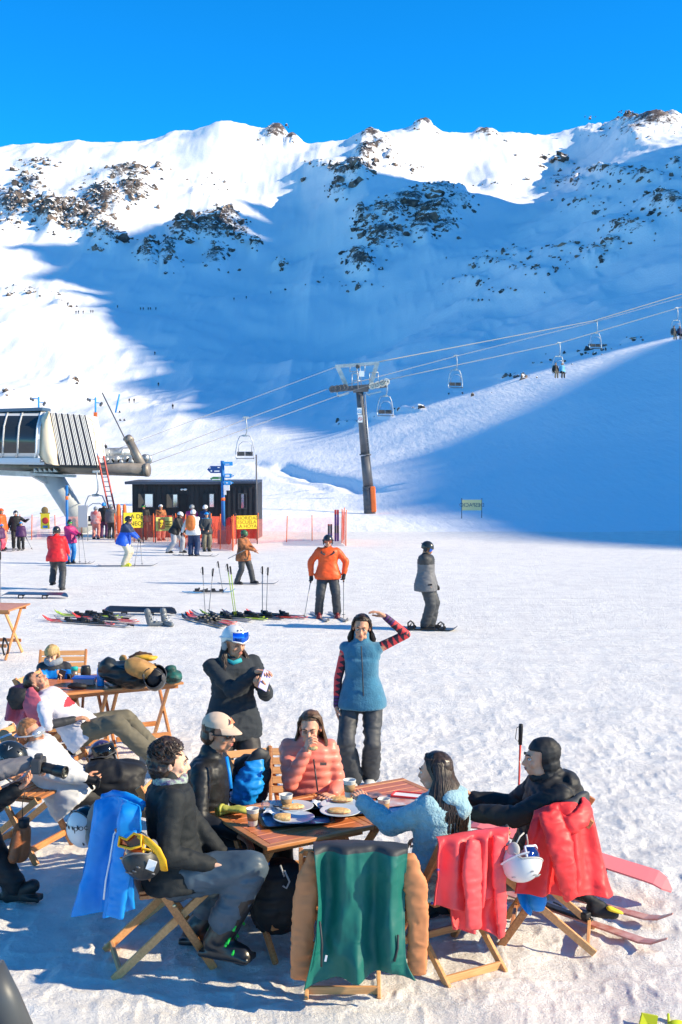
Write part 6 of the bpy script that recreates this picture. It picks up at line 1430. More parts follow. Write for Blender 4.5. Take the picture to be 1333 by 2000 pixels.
# --- man in black balaclava
p = Person('person in black balaclava and black hoodie leaning back in profile, seated at the right', W(1058, 1684, 7.4), face=-84, up=(.12, 0, 1), h=1.86, hands=[W(925, 1588, 7.35), W(925, 1560, 7.75)], epole=[V((.2, -.5, -1)), V((0, .5, -1))],
    feet=[V((.72, 7.75, 0)), V((.6, 8.1, 0))], hdir=(-.98, -.12, -.06), skin='a', hoff=(-.05, 0, -.005))
p.body('open', ears=False); p.jacket(F_black, 'hoodie', 1.16, hem=.03, collar=.03, hood=True, wr=.008); p.pants(mat('charcoal trousers', (.05, .055, .058), .7, var=.1), 1.1); p.boots(F_black)
H = p.H; mb = MB(); H.ell(mb, (0, -.02, .036), (.085, .104, .092)); H.ell(mb, (0, -.035, -.04), (.074, .078, .085)); mb.cap(H.P(0, -.02, -.07), p.neck-V((0, 0, .05)), .07, .085); H.ell(mb, (0, .03, -.105), (.05, .055, .04))
me = voxel(mb, .006, 2); a = mverts(me); q = (a-np.array(H.c[:]))@np.array(H.M)/H.k; ins = (q[:, 1] > .022-.25*np.abs(q[:, 2])*(q[:, 2] < 0)) & (q[:, 2] < .062) & (q[:, 2] > -.092); c = np.array(H.P(0, -.02, .0)[:]); a[ins] = c+(a[ins]-c)*.72; a = a+mnormals(me)*(ridged(q*np.array([14, 14, 30]), 2)*.0025)[:, None]; setverts(me, a); finish(me, 'balaclava', F_black, p.root)
# --- standing woman with white helmet
p = Person('person in graphite sweatshirt and white helmet with blue goggles standing and looking at a phone', W(455, 1406, 9.6), face=24, h=1.76, female=False, hands=[W(516, 1345, 9.3), W(500, 1312, 9.35)], epole=[V((.4, .1, -1)), V((-.35, -.1, -1))],
    feet=[V((-.82, 9.6, 0)), V((-1.05, 9.65, 0))], hdir=(.60, -.76, -.20), skin='b', build_=1.0, hdirs=[(V((-.5, -.5, .4)), V((0, 0, 1))), (V((.8, -.5, .15)), V((0, -.1, -1)))])
p.curl = [.6, .35]; p.body('closed'); p.jacket(F_dkfl, 'sweatshirt', 1.06, hem=.14, wr=.008, collar=.02); p.pants(mat('dark ski trousers', (.028, .025, .026), .6, var=.15, bump=.2, bscale=150, bdist=.001), 1.15); p.boots(F_black)
M_hw = mat('white helmet shell', (.66, .65, .64), .35, coat=.3); o = p.helmet(M_hw, mat('grey rim', (.25, .25, .26), .6), gogmat('blue mirror lens', (.01, .14, .75), .75), M_hw)
def hair_side(p, m_, n=120, L=.3, seed=2):
    def gen(rnd, t):
        s = -1 if rnd.random() < .5 else 1; p0 = p.H.P(s*rnd.uniform(.06, .085), rnd.uniform(-.06, .01), -.04); pts = [p0]; ph = rnd.random()*6; out = p.sr*s*(1)
        for j in range(6): pts.append(pts[-1]+V((0, 0, -L/6*rnd.uniform(.85, 1.1)))+out*(.018 if j < 2 else .0)+p.sf*(.022 if j < 3 else .006)+V((math.sin(ph+j*2)*.009, math.cos(ph+j*2)*.009, 0)))
        return pts
    return p.strands(m_, n, gen, 'hair', .0036, seed)
hair_side(p, HAIR['dark'], 330, .27)
mb = MB(); mb.box(W(518, 1329, 9.25), (.085, .008, .16), frame(V((.25, .55, .8)), V((.6, -.6, .3))), bev=.004); o = mb.build('phone', mat('lilac phone case', (.40, .36, .62), .4), None, tuple(W(518, 1329, 9.25))); tag(o, 'lilac phone held by the person with the white helmet', 'phone')
mb = MB(); mb.tube([p.neck+V((-.05, -.09, .01)), p.neck+V((.02, -.115, -.01)), p.neck+V((.08, -.08, .01))], .014, 8, flat=1.4); mb.build('teal_collar', mat('teal fabric', (.02, .30, .34), .7), p.root)
# --- standing woman with blue vest
p = Person('person in blue sherpa vest with red zigzag sleeves standing, hand raised to dark hair', W(707, 1362, 10.7), face=-8, up=(.0, 0, 1), h=1.76, female=True, hands=[W(748, 1200, 10.72), W(655, 1398, 10.62)], epole=[V((1, 0, -.35)), V((-.5, 0, -1))],
    feet=[V((.27, 10.72, 0)), V((.11, 10.62, 0))], hdir=(-.08, -1, -.16), hup=(.06, 0, 1), skin='b', hdirs=[(V((-.75, -.1, .45)), V((-.2, -.2, -1))), (V((.1, -.15, -1)), V((.8, 0, 0)))])
p.el[0], p.wr[0] = ik(p.sh[0], W(752, 1204, 10.68), .285*p.k, .255*p.k, V((1, 0, -.25))); p.curl = [.35, .3]
p.body('open')
F_zig = bpy.data.materials.new('zigzag sleeves'); F_zig.use_nodes = True; MATS['zig'] = F_zig
Mz = [mat('sleeve red', (.72, .045, .05), .6), mat('sleeve dark', (.035, .02, .03), .6), mat('sleeve purple', (.10, .02, .14), .6), mat('sleeve teal', (.02, .30, .25), .6)]
P2 = p
def zig(c):
    out = np.zeros(len(c), int)
    for i in (0, 1):
        sh, el, wr = (np.array(v[:]) for v in (P2.sh[i], P2.el[i], P2.wr[i]))
        d1 = el-sh; l1 = np.linalg.norm(d1); d1 /= l1; d2 = wr-el; l2 = np.linalg.norm(d2); d2 /= l2
        t1 = (c-sh)@d1; t2 = (c-el)@d2; r1 = np.linalg.norm(c-sh-t1[:, None]*d1, axis=1); r2 = np.linalg.norm(c-el-t2[:, None]*d2, axis=1)
        near = np.minimum(r1+1e3*((t1 < -.08)|(t1 > l1+.05)), r2+1e3*((t2 < -.03)|(t2 > l2+.08)))
        m1 = (r1 <= r2) & (t1 < l1) | (t2 < 0); t = np.where(m1, t1, l1+t2); ax = np.where(m1, (c-sh-t1[:, None]*d1)[:, 0], (c-el-t2[:, None]*d2)[:, 0 if i else 2])
        z = (np.abs((t/.055) % 1*2-1)-.5)*.05; dark = (ax*(1 if i else -1) > z-.002) if True else 0
        use = near < .09; val = np.where(dark, 1, 0); val = np.where(t > l1+l2*.62, np.where((t/.03) % 1 < .5, 2, 1), val)
        if i == 0: val = np.where((val == 1) & (t > l1*.55) & (t < l1) & (ax < -.022), 3, val)
        out = np.where(use, val, out)
    return out
p.jacket(Mz, 'base_layer', .72, wr=.001, pick=zig, size=.006, hem=.0)
mb_sl = p.jacket([F_vest], 'vest', .94, hw=1.07, wr=.003, sleeves=(0, 0), collar=.085, hem=.06)
mb = MB(); mb.tube([W(706, 1262, 10.53), W(709, 1320, 10.52), W(711, 1385, 10.52)], .005, 6); mb.build('zip', F_char, p.root)
p.pants(F_grey, .95, wr=.010, flare=1.2); p.boots(mat('grey snow boots', (.42, .42, .42), .6, var=.15))
p.scalp(HAIR['dark'], th=.012, fringe=.0, rough=.002); p.long_hair(HAIR['dark'], .19, 200, wave=.012, seed=4, part=.01)
# --- blond boy
p = Person('person, blond boy in black jacket looking at a phone behind the wooden table', W(108, 1368, 12.3), face=8, up=(0, -.08, 1), h=1.38, female=True, hands=[W(128, 1322, 11.98), W(108, 1330, 11.98)], epole=[V((1, 0, -1)), V((-1, 0, -1))], feet=[V((-2.75, 11.9, 0)), V((-3.05, 11.9, 0))],
    hdir=(-.05, -1, -.35), skin='c', hdirs=[(V((-.7, -.2, .3)), V((0, -.3, 1))), (V((.7, -.2, .2)), V((0, -.3, 1)))], hoff=(-.01, 0, -.01)); p.H.k *= 1.08
p.body('closed'); p.jacket([F_char, F_blue], 'jacket', 1.15, pick=lambda c: (c[:, 2] < .80)*(c[:, 1] < 12.24)*(np.abs(c[:, 0]+2.98) < .17)*1); p.pants(mat('navy trousers', (.02, .045, .11), .6)); p.boots(F_black)
p.scalp(HAIR['blond'], th=.014, fringe=.0, rough=.003)
def bangs(rnd, t):
    a = rnd.uniform(-3.14, 3.14); ex, ey = math.sin(a), math.cos(a); z0 = .125; fr = ey > .2
    low = (.045 if fr else -.02-.03*(ey < -.2)); return [(ex*.02, ey*.03-.02, z0), (ex*.06, ey*.075-.014, .108), (ex*.09, ey*.112-.014, .07), (ex*.094, ey*.114-.012, low+rnd.uniform(-.01, .012))]
p.strands(HAIR['blond'], 520, bangs, 'hair', .004)
mb = MB(); c = p.neck+V((0, -.01, .03)); mb.tube([c+V((math.cos(a)*.07, math.sin(a)*.07, .01*math.cos(a*2))) for a in [i/14*6.283 for i in range(15)]], .03, 8, 0, False, 1.2); cloth(mb, 'neck_warmer', mat('grey fleece', (.25, .28, .32), .9), p.root, .01, .004, 20, 1)
mb = MB(); mb.box(W(120, 1320, 11.93), (.07, .01, .13), frame(V((.3, -.1, .9)), V((0, -1, 0)))); o = mb.build('phone', M_dark, None, tuple(W(120, 1320, 11.93))); tag(o, 'dark phone in the hands of the blond boy', 'phone')
# --- reclining woman in olive trousers
p = Person('person reclining with closed eyes in white t-shirt with dark sleeves and olive trousers', W(158, 1426, 11.05), face=80, up=(-.72, .0, .70), h=1.70, female=True, hands=[W(165, 1398, 11.25), W(146, 1405, 10.82)], epole=[V((0, 1, -1)), V((-.2, -1, -.7))],
    feet=[W(300, 1482, 11.3), W(290, 1490, 10.85)], kpole=[V((0, .3, 1)), V((0, -.2, 1))], hdir=(.62, -.08, .72), hup=(-.75, 0, .6), skin='b', hoff=(-.02, 0, -.02), hdirs=[None, (V((.9, .2, .2)), V((0, 0, -1)))])
p.body('closed')
sh_, el_ = p.sh, p.el
p.jacket([F_char], 'dark_sleeves', .86, wr=.002, size=.012); p.jacket([mat('white cotton', (.60, .585, .64), .85, bump=.2, bscale=200, bdist=.001), mat('red print', (.55, .04, .06), .8)], 't_shirt', 1.06, sleeves=(1, 1), upto=(0.05, 0.05), wr=.007, pick=lambda c: (c[:, 0] > -2.60)*(c[:, 0] < -2.535)*(c[:, 2] > .68)*1)
p.pants(F_olv, 1.12, wr=.010); p.boots(mat('grey boots', (.16, .16, .17), .6)); p.scalp(HAIR['dark'], th=.012, fringe=.0, rough=.002); mb = MB(); p.H.ell(mb, (0, -.16, .03), (.04, .05, .04)); p.H.ell(mb, (0, -.12, .05), (.045, .04, .045)); cloth(mb, 'hair_bun', HAIR['dark'], p.root, .008, .004, 25, 1)
# --- reclining person in white jacket
p = Person('person in white jacket and clear goggles with ginger hair slumped in a chair', W(140, 1545, 9.05), face=75, up=(-.66, .05, .75), h=1.62, hands=[W(175, 1525, 9.4), W(165, 1520, 8.85)], epole=[V((0, 1, -1)), V((0, -1, -.3))], feet=[W(330, 1600, 9.6), W(320, 1610, 9.3)],
    hdir=(.86, -.3, .12), hup=(-.35, 0, .9), skin='b', hoff=(.02, 0, -.02))
p.body('open'); p.jacket([F_white, F_black], 'jacket', 1.22, wr=.008, pick=lambda c: ((np.abs((c[:, 0]*.9-c[:, 2]*.35)-(-2.50)) < .018)*(c[:, 1] < 9.0))*1); p.pants(F_black, 1.05); p.boots(F_black); p.glove(F_black)
p.scalp(HAIR['ginger'], th=.014, fringe=.01, rough=.004)
H = p.H; mb = MB(); mb.tube([H.P(math.sin(a)*.102, math.cos(a)*.118-.012, .012) for a in [R(40+i*17.5) for i in range(17)]], .020, 6, 0, False, .2, H.M.col[2]); mb.build('goggle_strap', mat('pale strap', (.5, .5, .52), .6), p.root); mb = MB(); H.ell(mb, (0, .075, .012), (.085, .045, .04)); mb.build('goggle_lens', gogmat('silver lens', (.5, .52, .56), .5), p.root)
# --- photographer
p = Person('person in black helmet crouching at the left edge with a camera', W(-135, 1632, 8.05), face=80, up=(.62, 0, .78), h=1.80, hands=[W(36, 1540, 7.95), W(56, 1490, 7.82)], epole=[V((-1, .2, -.8)), V((-1, -.3, -.2))],
    feet=[W(-150, 1765, 8.3), W(28, 1758, 7.9)], kpole=[V((1, 0, .8)), V((1, -.1, .9))], hdir=(.90, -.25, -.30), hoff=(.17, -.02, .0), skin='a', hdirs=[(V((.85, -.1, .55)), V((-.1, -.1, 1))), (V((.9, -.1, -.2)), V((0, .1, -1)))])
p.curl = [.45, .6]; p.body('open'); p.jacket([F_black, mat('grey ripstop', (.16, .15, .16), .55, var=.1)], 'jacket', 1.12, wr=.008, pick=lambda c: ((c[:, 1] < 7.93)*(c[:, 0] > -2.62)*(c[:, 2] > .9))*1); p.pants(F_black, 1.05, wr=.012); 
p.fdir[1] = V((.86, -.15, .42)).normalized(); p.boots(mat('black boot leather', (.018, .018, .018), .45, bump=.3, bscale=80))
o = p.helmet(mat('black matt helmet', (.014, .02, .026), .35, coat=.25), M_dark, None, None, brim=True)
H = p.H; mb = MB(); mb.tube([H.P(math.sin(a)*.106, math.cos(a)*.126-.012, .035+.05*math.cos(a)) for a in [R(70+i*14) for i in range(16)]], .020, 6, 0, False, .22, H.M.col[2]); st = mb.build('goggle_strap', mat('strap grey', (.06, .06, .08), .6), o)
mb = MB(); text_on(mb, 'OF', .035, H.P(.112, -.02, .045), H.D(0, -1, .1), H.D(-.1, .1, 1)); text_on(mb, 'V', .05, H.P(.080, .0, .122), H.D(0, -1, 0), H.D(-.75, 0, .6)); mb.build('lettering', mat('pale grey print', (.5, .52, .54), .5), o)
r = WORLD(empty('camera_body', W(86, 1492, 7.8), 'black camera with long lens held by the crouching photographer', 'camera')); mb = MB(); mb.box(W(76, 1494, 7.8), (.07, .13, .10), Matrix.Rotation(R(-6), 3, 'Z'), bev=.012); mb.box(W(76, 1478, 7.8), (.05, .06, .04), bev=.01); mb.build('body', M_dark, r)
mb = MB(); c0, c1 = W(84, 1498, 7.78), W(128, 1509, 7.72); ax = frame(c1-c0); L = (c1-c0).length; mb.lathe([(.001, 0), (.034, 0), (.036, L*.3), (.032, L*.32), (.036, L*.5), (.033, L*.52), (.040, L*.6), (.041, L*.95), (.043, L*.96), (.043, L), (.036, L), (.034, L*.9)], 24, c0, ax); l_ = mb.build('lens', mat('lens barrel', (.015, .015, .016), .35), r); mb = MB(); mb.lathe([(.001, L*.93), (.036, L*.93)], 24, c0, ax); mb.build('front_glass', mat('coated glass', (.3, .32, .3), .1, metal=.5), r)
mb = MB(); w_ = p.wr[0]; d = (p.el[0]-w_).normalized(); mb.tube([w_+d*.01, w_+d*.035], .036, 14); mb.build('watch', mat('watch steel', (.1, .1, .11), .25, metal=.7), p.root)
r = WORLD(empty('leather_mitten', W(42, 1650, 7.9), 'brown leather mitten dangling on a cord from the photographer wrist', 'mitten')); mb = MB(); mb.cap(W(44, 1622, 7.9), W(38, 1664, 7.9), .062, .075, .7, (0, 1, 0)); mb.cap(W(36, 1630, 7.86), W(26, 1676, 7.84), .03, .036); cloth(mb, 'shell', mat('brown leather', (.26, .085, .03), .5, var=.15, vscale=12, bump=.3, bscale=60), r, .008, .002, 14, 3)
mb = MB(); mb.tube([W(47, 1614, 7.9), W(47, 1600, 7.9)], [.05, .055], 14, flat=.7); mb.build('cuff', F_black, r); mb = MB(); mb.tube([W(45, 1602, 7.9), W(44, 1570, 7.9), W(49, 1548, 7.9)], .003, 5); mb.build('cord', F_black, r)
# ================================================================ skiers of the middle distance
M_ski = {'red': mat('red ski', (.75, .06, .03), .3, coat=.3), 'grey': mat('grey ski', (.22, .22, .24), .3, coat=.3), 'black': mat('black ski', (.02, .02, .022), .35, coat=.3), 'green': mat('green ski', (.35, .5, .03), .3), 'blue': mat('blue ski', (.05, .25, .5), .3), 'pink': mat('faded red ski', (.50, .17, .13), .35, col2=(.62, .36, .30), vscale=16)}
M_bind = mat('binding', (.02, .02, .022), .4)
def ski(c, d, L=1.6, m='red', up=(0, 0, 1), binding=True, name='ski', parent=None, flip=False, col2=None):
    """one ski: shaped, with shovel turned up and binding; c centre, d direction of the tip"""
    d = V(d).normalized(); up = V(up); x = d.cross(up).normalized(); up = x.cross(d); n = 18; mb = MB(); rows = []
    for i in range(n+1):
        t = i/n; s = (t-.5)*L; w_ = .042-.010*math.sin(math.pi*min(1, max(0, (t-.12)/.76))); z = 0
        if t > .9: z = .07*((t-.9)/.1)**1.6; w_ *= math.sqrt(max(.02, 1-((t-.9)/.1)**2.2))
        if t < .05: z = .015*((.05-t)/.05)**1.5; w_ *= .8
        rows.append((V(c)+d*s+up*z, w_))
    vs = []
    for p, w_ in rows: vs += [p-x*w_, p+x*w_, p+x*w_+up*.012, p-x*w_+up*.012]
    fs = []
    for i in range(n): a = i*4; fs += [(a+k, a+(k+1) % 4, a+4+(k+1) % 4, a+4+k) for k in range(4)]
    fs += [(3, 2, 1, 0), (n*4, n*4+1, n*4+2, n*4+3)]; mb.add(vs, fs)
    if col2: 
        for k in range(len(mb.f)):
            if 5*4 < k < 13*4: mb.m[k] = 1
    o = mb.build(name, [M_ski[m], M_ski[col2 or m]], parent)
    if binding:
        b = MB(); r = frame(up, d); c = V(c)+up*.02
        b.box(c+d*.0, (.055, .5, .016), r, bev=.004); b.box(c+d*.19+up*.025, (.06, .09, .045), r, bev=.01); b.box(c-d*.17+up*.03, (.06, .10, .055), r, bev=.012); b.box(c-d*.12+up*.05, (.05, .03, .05), r, bev=.005); b.tube([c-d*.02-x*.05+up*.005, c-d*.09-x*.05+up*.01], .006, 5)
        b.build('binding', M_bind, o)
    return o
def ski_pair(c, d, gap, label, L=1.6, m='red', group='pairs of skis lying on the snow', off=0.0, up=(0, 0, 1), col2=None, z=.02):
    c = V(c); r = WORLD(empty('skis', c, label, 'skis', group)); dd = V(d).normalized(); x = dd.cross(V((0, 0, 1)))
    for s in (-1, 1): ski(c+x*s*gap/2+dd*s*off+V((0, 0, z)), dd, L, m, up, parent=r, col2=col2)
    return r
def pole_obj(p0, p1, label, m='grey', parent=None, strap=True, group='ski poles', origin=None):
    """p0 tip, p1 grip end"""
    p0, p1 = V(p0), V(p1); d = (p1-p0).normalized(); r = parent if parent is not None else WORLD(empty('ski_pole', p0, label, 'ski pole', group))
    mb = MB(); mb.tube([p0, p1-d*.13], [.006, .009], 8); s = mb.build('shaft', M_ski[m], r) if parent is None else mb.build('ski_pole', M_ski[m], r); q = r if parent is None else s
    mb = MB(); mb.tube([p1-d*.15, p1-d*.02, p1], [.014, .017, .014], 10); mb.build('grip', F_black, q); mb = MB(); mb.lathe([(.004, 0), (.035, .004), (.035, .008), (.004, .012)], 12, p0+d*.06, frame(d)); mb.build('basket', F_black, q)
    if strap: mb = MB(); x = d.cross(V((0, 1, 0))).normalized(); a = p1-d*.01; mb.tube([a, a+x*.03-V((0, 0, .02)), a+x*.04-V((0, 0, .10)), a+x*.02-V((0, 0, .12)), a+V((0, 0, -.05))], .006, 5, flat=.4); mb.build('strap', F_black, q)
    return r
def mid(label, px, py, h, face, jm, pm, d=None, bm=None, helm=None, gog=None, lod=1, skis=None, poles=None, th=1.1, lean=(0, 0, 1), feet=None, hands=None, hdir=None, skin='b', glv=None, group='skiers on the plaza', female=False, pick=None, boots_ski=True, epole=None, jth=None, ghelm=None, pw=1.05, skl=1.5, sdir=None, scol='grey', lens=True, hem=.1, crouch=0):
    g = G(px, py, 12) if d is None else V(tuple(ground(px, d))); k = h/1.75; f = yawv(face)
    base = V((g.x, g.y, GZ(g.x, g.y))); f2 = f.copy()
    p = Person(label, base+V((0, 0, (.90-crouch)*k)), face, lean, h, female, [base+V(q) if q is not None else None for q in hands] if hands else None, [base+V(q) for q in feet] if feet else [base-f.cross(V((0, 0, 1)))*.11*k+V((0, 0, 0)), base+f.cross(V((0, 0, 1)))*.11*k+f*.03], epole, None, hdir, skin=skin, group=group, lod=lod, base=base)
    p.body('open'); p.jacket(jm, 'jacket', jth or th*1.06, wr=.007, pick=pick, collar=.03, hem=hem); p.pants(pm, th*pw, wr=.008); p.boots(bm or F_black, boots_ski)
    if glv: p.glove(glv)
    if helm: p.helmet(helm, None, gog, ghelm, up_=not lens, vents=False)
    if skis:
        sd = V(sdir) if sdir else yawv(face)
        for i in (0, 1): a = p.an[i]; o = ski(V((a.x, a.y, GZ(a.x, a.y)+.012))+sd*.08, sd, skl, scol, parent=p.root, binding=False)
    if poles:
        for i, (dx, dy) in poles.items():
            w_ = p.wr[i]+(p.wr[i]-p.el[i]).normalized()*.07*k; t = V((w_.x+dx, w_.y+dy, GZ(w_.x+dx, w_.y+dy))); dd = (w_-t).normalized(); pole_obj(t, w_+dd*.06, '', 'grey', p.root, False)
    return p
H_blk = mat('black helmet shell', (.02, .022, .025), .3, coat=.3); H_wht = M_hw; H_blu = mat('blue helmet shell', (.02, .25, .65), .35); H_grn = mat('green helmet shell', (.05, .13, .06), .4); H_gry = mat('grey helmet shell', (.22, .24, .26), .35)
G_blk = gogmat('dark lens', (.03, .03, .04)); G_red = gogmat('amber lens', (.35, .08, .04)); G_grn = gogmat('green lens', (.03, .5, .08)); G_blu = MATS['blue mirror lens']
F_orange = mat('orange jacket cloth', (.88, .10, .015), .5, var=.05); F_grey2 = mat('mid grey jacket', (.14, .14, .15), .7, var=.08); F_camo = mat('camouflage print', (.62, .20, .06), .7, col2=(.02, .016, .014), vscale=5.5)
F_navy = mat('navy cloth', (.012, .03, .09), .6, var=.1); F_lgrey = mat('light grey cloth', (.34, .34, .37), .7, var=.05); F_khaki = mat('khaki cloth', (.16, .14, .10), .7, var=.1); F_cream = mat('cream trousers', (.56, .50, .38), .7, var=.05); F_mag = mat('magenta jacket', (.42, .02, .14), .55, var=.1); F_lblue = mat('sky blue jacket', (.10, .38, .62), .6, var=.1); F_rosy = mat('rosy trousers', (.62, .22, .18), .7, var=.08); F_wr = mat('white and red jacket', (.60, .52, .50), .6, col2=(.5, .05, .05), vscale=3)
F_royal = mat('royal blue jacket', (.01, .09, .55), .55, var=.1); F_brred = mat('bright red jacket', (.75, .02, .025), .5, var=.06); F_purp = mat('purple cloth', (.07, .02, .09), .6); F_teal = mat('teal blue trousers', (.01, .16, .45), .6); F_ppnk = mat('hot pink trousers', (.75, .08, .14), .6)
p = mid('person in bright orange jacket and black helmet standing on short skis facing the camera', 641, 1206, 1.60, 2, [F_orange], F_grey, helm=H_blk, gog=G_red, glv=F_black, th=1.12, hands=[(.30, -.05, .82), (-.31, -.05, .80)], epole=[V((1, .1, -.2)), V((-1, .1, -.2))], feet=[(.17, 0, 0), (-.17, 0, 0)],
        skis=1, sdir=(.28, -1, 0), scol='grey', skl=1.25, poles={0: (.0, -.02), 1: (-.13, -.2)}, skin='b', bm=mat('red black boots', (.16, .02, .02), .4), lens=True)
m = MB(); c = p.neck-V((0, .0, .07)); 
for s in (-1, 1): m.tube([c+V((s*.10, -.06, .06)), c+V((s*.12, -.14, .0)), c+V((s*.05, -.165, -.03))], .016, 6, flat=.6)
m.build('rucksack_straps', F_char, p.root)
p = mid('person in two tone grey jacket and black helmet on a snowboard seen from the side', 832, 1229, 1.60, 78, [F_grey2, F_char], F_grey, helm=H_blk, gog=G_blu, glv=F_black, th=1.2, hands=[(.22, .0, .66), (.05, -.22, .78)][::-1], feet=[(.10, .05, 0), (-.02, -.03, 0)], hdir=(.9, -.25, -.45), boots_ski=False, pick=lambda c: (c[:, 2] > 1.12)*1, hem=.18)
p.root['label'] = 'person in two tone grey jacket and black helmet strapped to a snowboard'
def snowboard(c, d, L, m, label, name='snowboard', tilt=0, base_up=False, bind=1, wd=.135):
    c = V(c); d = V(d).normalized(); r = WORLD(empty(name, c, label, 'snowboard', 'snowboards lying on the snow')); x = d.cross(V((0, 0, 1))).normalized(); up = x.cross(d)
    if tilt: q = Matrix.Rotation(tilt, 3, d); x = q@x; up = q@up
    n = 26; vs = []; fs = []
    for i in range(n+1):
        t = i/n; s = (t-.5)*L; e = abs(t-.5)*2; w_ = wd*(1-.10*(1-e**2)); z = 0
        if e > .82: z = .06*((e-.82)/.18)**1.7; w_ *= math.sqrt(max(.03, 1-((e-.82)/.18)**2.4))
        z *= (-1 if base_up else 1)
        for a, b in ((-1, 0), (1, 0), (1, 1), (-1, 1)): vs.append(c+d*s+x*a*w_+up*(z+b*.012))
    for i in range(n): a = i*4; fs += [(a+k, a+(k+1) % 4, a+4+(k+1) % 4, a+4+k) for k in range(4)]
    m_ = MB(); m_.add(vs, fs+[(3, 2, 1, 0), (n*4, n*4+1, n*4+2, n*4+3)]); m_.build('deck', m, r)
    if bind:
        sg = -.6 if base_up else 1
        for s in (-.26, .26):
            m_ = MB(); q = c+d*s+up*(.02*sg if sg > 0 else -.01); R_ = frame(up, x); m_.box(q, (.11, .24, .016), R_, bev=.004); m_.tube([q+x*.10-d*.05, q+x*.13+up*sg*.09-d*.05, q+x*.14+up*sg*.13, q+x*.13+up*sg*.09+d*.05, q+x*.10+d*.05], .014, 6)
            m_.tube([q-x*.02-d*.06, q-x*.02+up*sg*.09, q-x*.02+d*.06], .016, 6, flat=.5); m_.tube([q-x*.09-d*.055, q-x*.09+up*sg*.06, q-x*.09+d*.055], .012, 6, flat=.5); m_.build('binding', F_black, r)
    return r
g = G(832, 1230, 12); snowboard(g+V((.02, -.02, .02)), (.93, -.22, 0), 1.05, M_ski['black'], 'dark snowboard with red tip under the person in the grey jacket'); m = MB(); m.ell(g+V((.52, -.14, .06)), (.06, .05, .006)); o = m.build('x', M_ski['red'], None); bpy.data.objects.remove(o)
p = mid('person, youngster in camouflage jacket and green helmet walking with a phone', 476, 1141, 1.36, 62, [F_camo], F_grey, helm=H_grn, gog=G_blk, th=1.1, hands=[(.30, -.10, .80), (.26, -.2, .84)], feet=[(.22, .1, 0), (-.15, -.05, 0)], hdir=(.8, -.3, -.7), skis=1, skl=1.1, sdir=(.95, -.15, 0), hem=.2)
m = MB(); m.tube([p.wr[1]+V((-.1, 0, .05)), p.wr[1]+V((-.62, .1, -.22))], .01, 6); m.build('ski_pole', M_ski['grey'], p.root)
mid('person in bright red jacket and black trousers walking away, hands in front', 112, 1152, 1.50, 176, [F_brred], F_grey, helm=H_blk, th=1.16, hands=[(-.2, .3, .80), (.2, .3, .80)], feet=[(-.14, .14, .10), (.12, -.06, 0)], boots_ski=False, hem=.14)
mid('person, girl in magenta jacket and blue trousers with ski poles beside the red jacket', 137, 1101, 1.36, 40, [F_mag], F_teal, helm=H_blk, gog=G_grn, th=1.1, hands=[(.36, -.1, .86), (.30, -.2, .84)], poles={0: (.1, 0), 1: (.0, .1)}, skis=1, skl=1.2, sdir=(1, -.1, 0), glv=F_black, female=True)
mid('person in royal blue and navy jacket with cream trousers skiing with poles', 243, 1106, 1.55, 80, [F_royal, F_navy], F_cream, helm=H_blk, gog=G_blk, th=1.22, lean=(.22, 0, 1), hands=[(.42, .05, .78), (.44, -.12, .78)], hdir=(1, 0, -.15), poles={0: (.05, 0), 1: (-.12, -.1)}, skis=1, skl=1.7, sdir=(1, .04, 0), bm=mat('lime boots', (.50, .52, .02), .4), glv=F_grey2, pick=lambda c: (c[:, 2] > .75)*1, hem=.2, crouch=.05)
mid('person in orange jacket and pink trousers cut by the left edge', 2, 1067, 1.55, 60, [F_orange], F_rosy, d=42.5, helm=MATS['orange jacket cloth'], poles={1: (.2, -.1)}, skis=1)
mid('person in black ski suit and black helmet with white goggles at the left', 32, 1071, 1.45, 20, [F_black], F_black, helm=H_blk, gog=gogmat('white lens', (.6, .6, .6), .2), hands=[(.45, -.1, 1.05), (-.30, 0, .7)], glv=F_grey)
mid('person, small child in purple jacket and light blue helmet in front of the black suit', 42, 1074, 1.05, 10, [F_purp], F_black, helm=H_blu, poles={0: (.25, -.1)}, skis=1, skl=.9)
mid('person, small child in dark jacket and hot pink trousers at the left edge', 3, 1070, 1.0, 70, [F_purp], F_ppnk, helm=H_blu, d=41.5, poles={1: (.05, -.1)}, skis=1, skl=.9)
mid('person in white and red jacket with rosy trousers waiting left under the station chair', 187, 1046, 1.46, 175, [F_wr], F_rosy, d=50.5, helm=H_gry, hands=[(-.15, .25, .8), (.15, .25, .8)])
mid('person in black jacket and blue helmet waiting under the station between two others', 203, 1046, 1.62, 178, [F_black], F_purp, d=51.5, helm=H_blu)
mid('person in grey jacket and dark trousers waiting beside the red ladder', 217, 1047, 1.55, 170, [F_grey2], F_grey, d=50.8, helm=H_gry)
mid('person in black with bright green goggles behind the net at the left hut window', 281, 1048, 1.60, 8, [F_black], F_black, d=50, helm=H_blk, gog=G_grn, lod=1)
mid('person in camouflage jacket, pink trousers and white helmet behind the pale yellow banner', 314, 1050, 1.58, 30, [F_camo], F_rosy, d=49.4, helm=H_wht)
mid('person in black jacket and light grey trousers bending forward with striped helmet', 342, 1080, 1.55, 72, [F_black], F_lgrey, helm=H_wht, lean=(.34, 0, 1), hands=[(.38, 0, .62), (.36, -.15, .62)], hdir=(.8, -.1, -.7), feet=[(.22, .1, 0), (-.22, -.05, 0)], crouch=.06, pw=1.15)
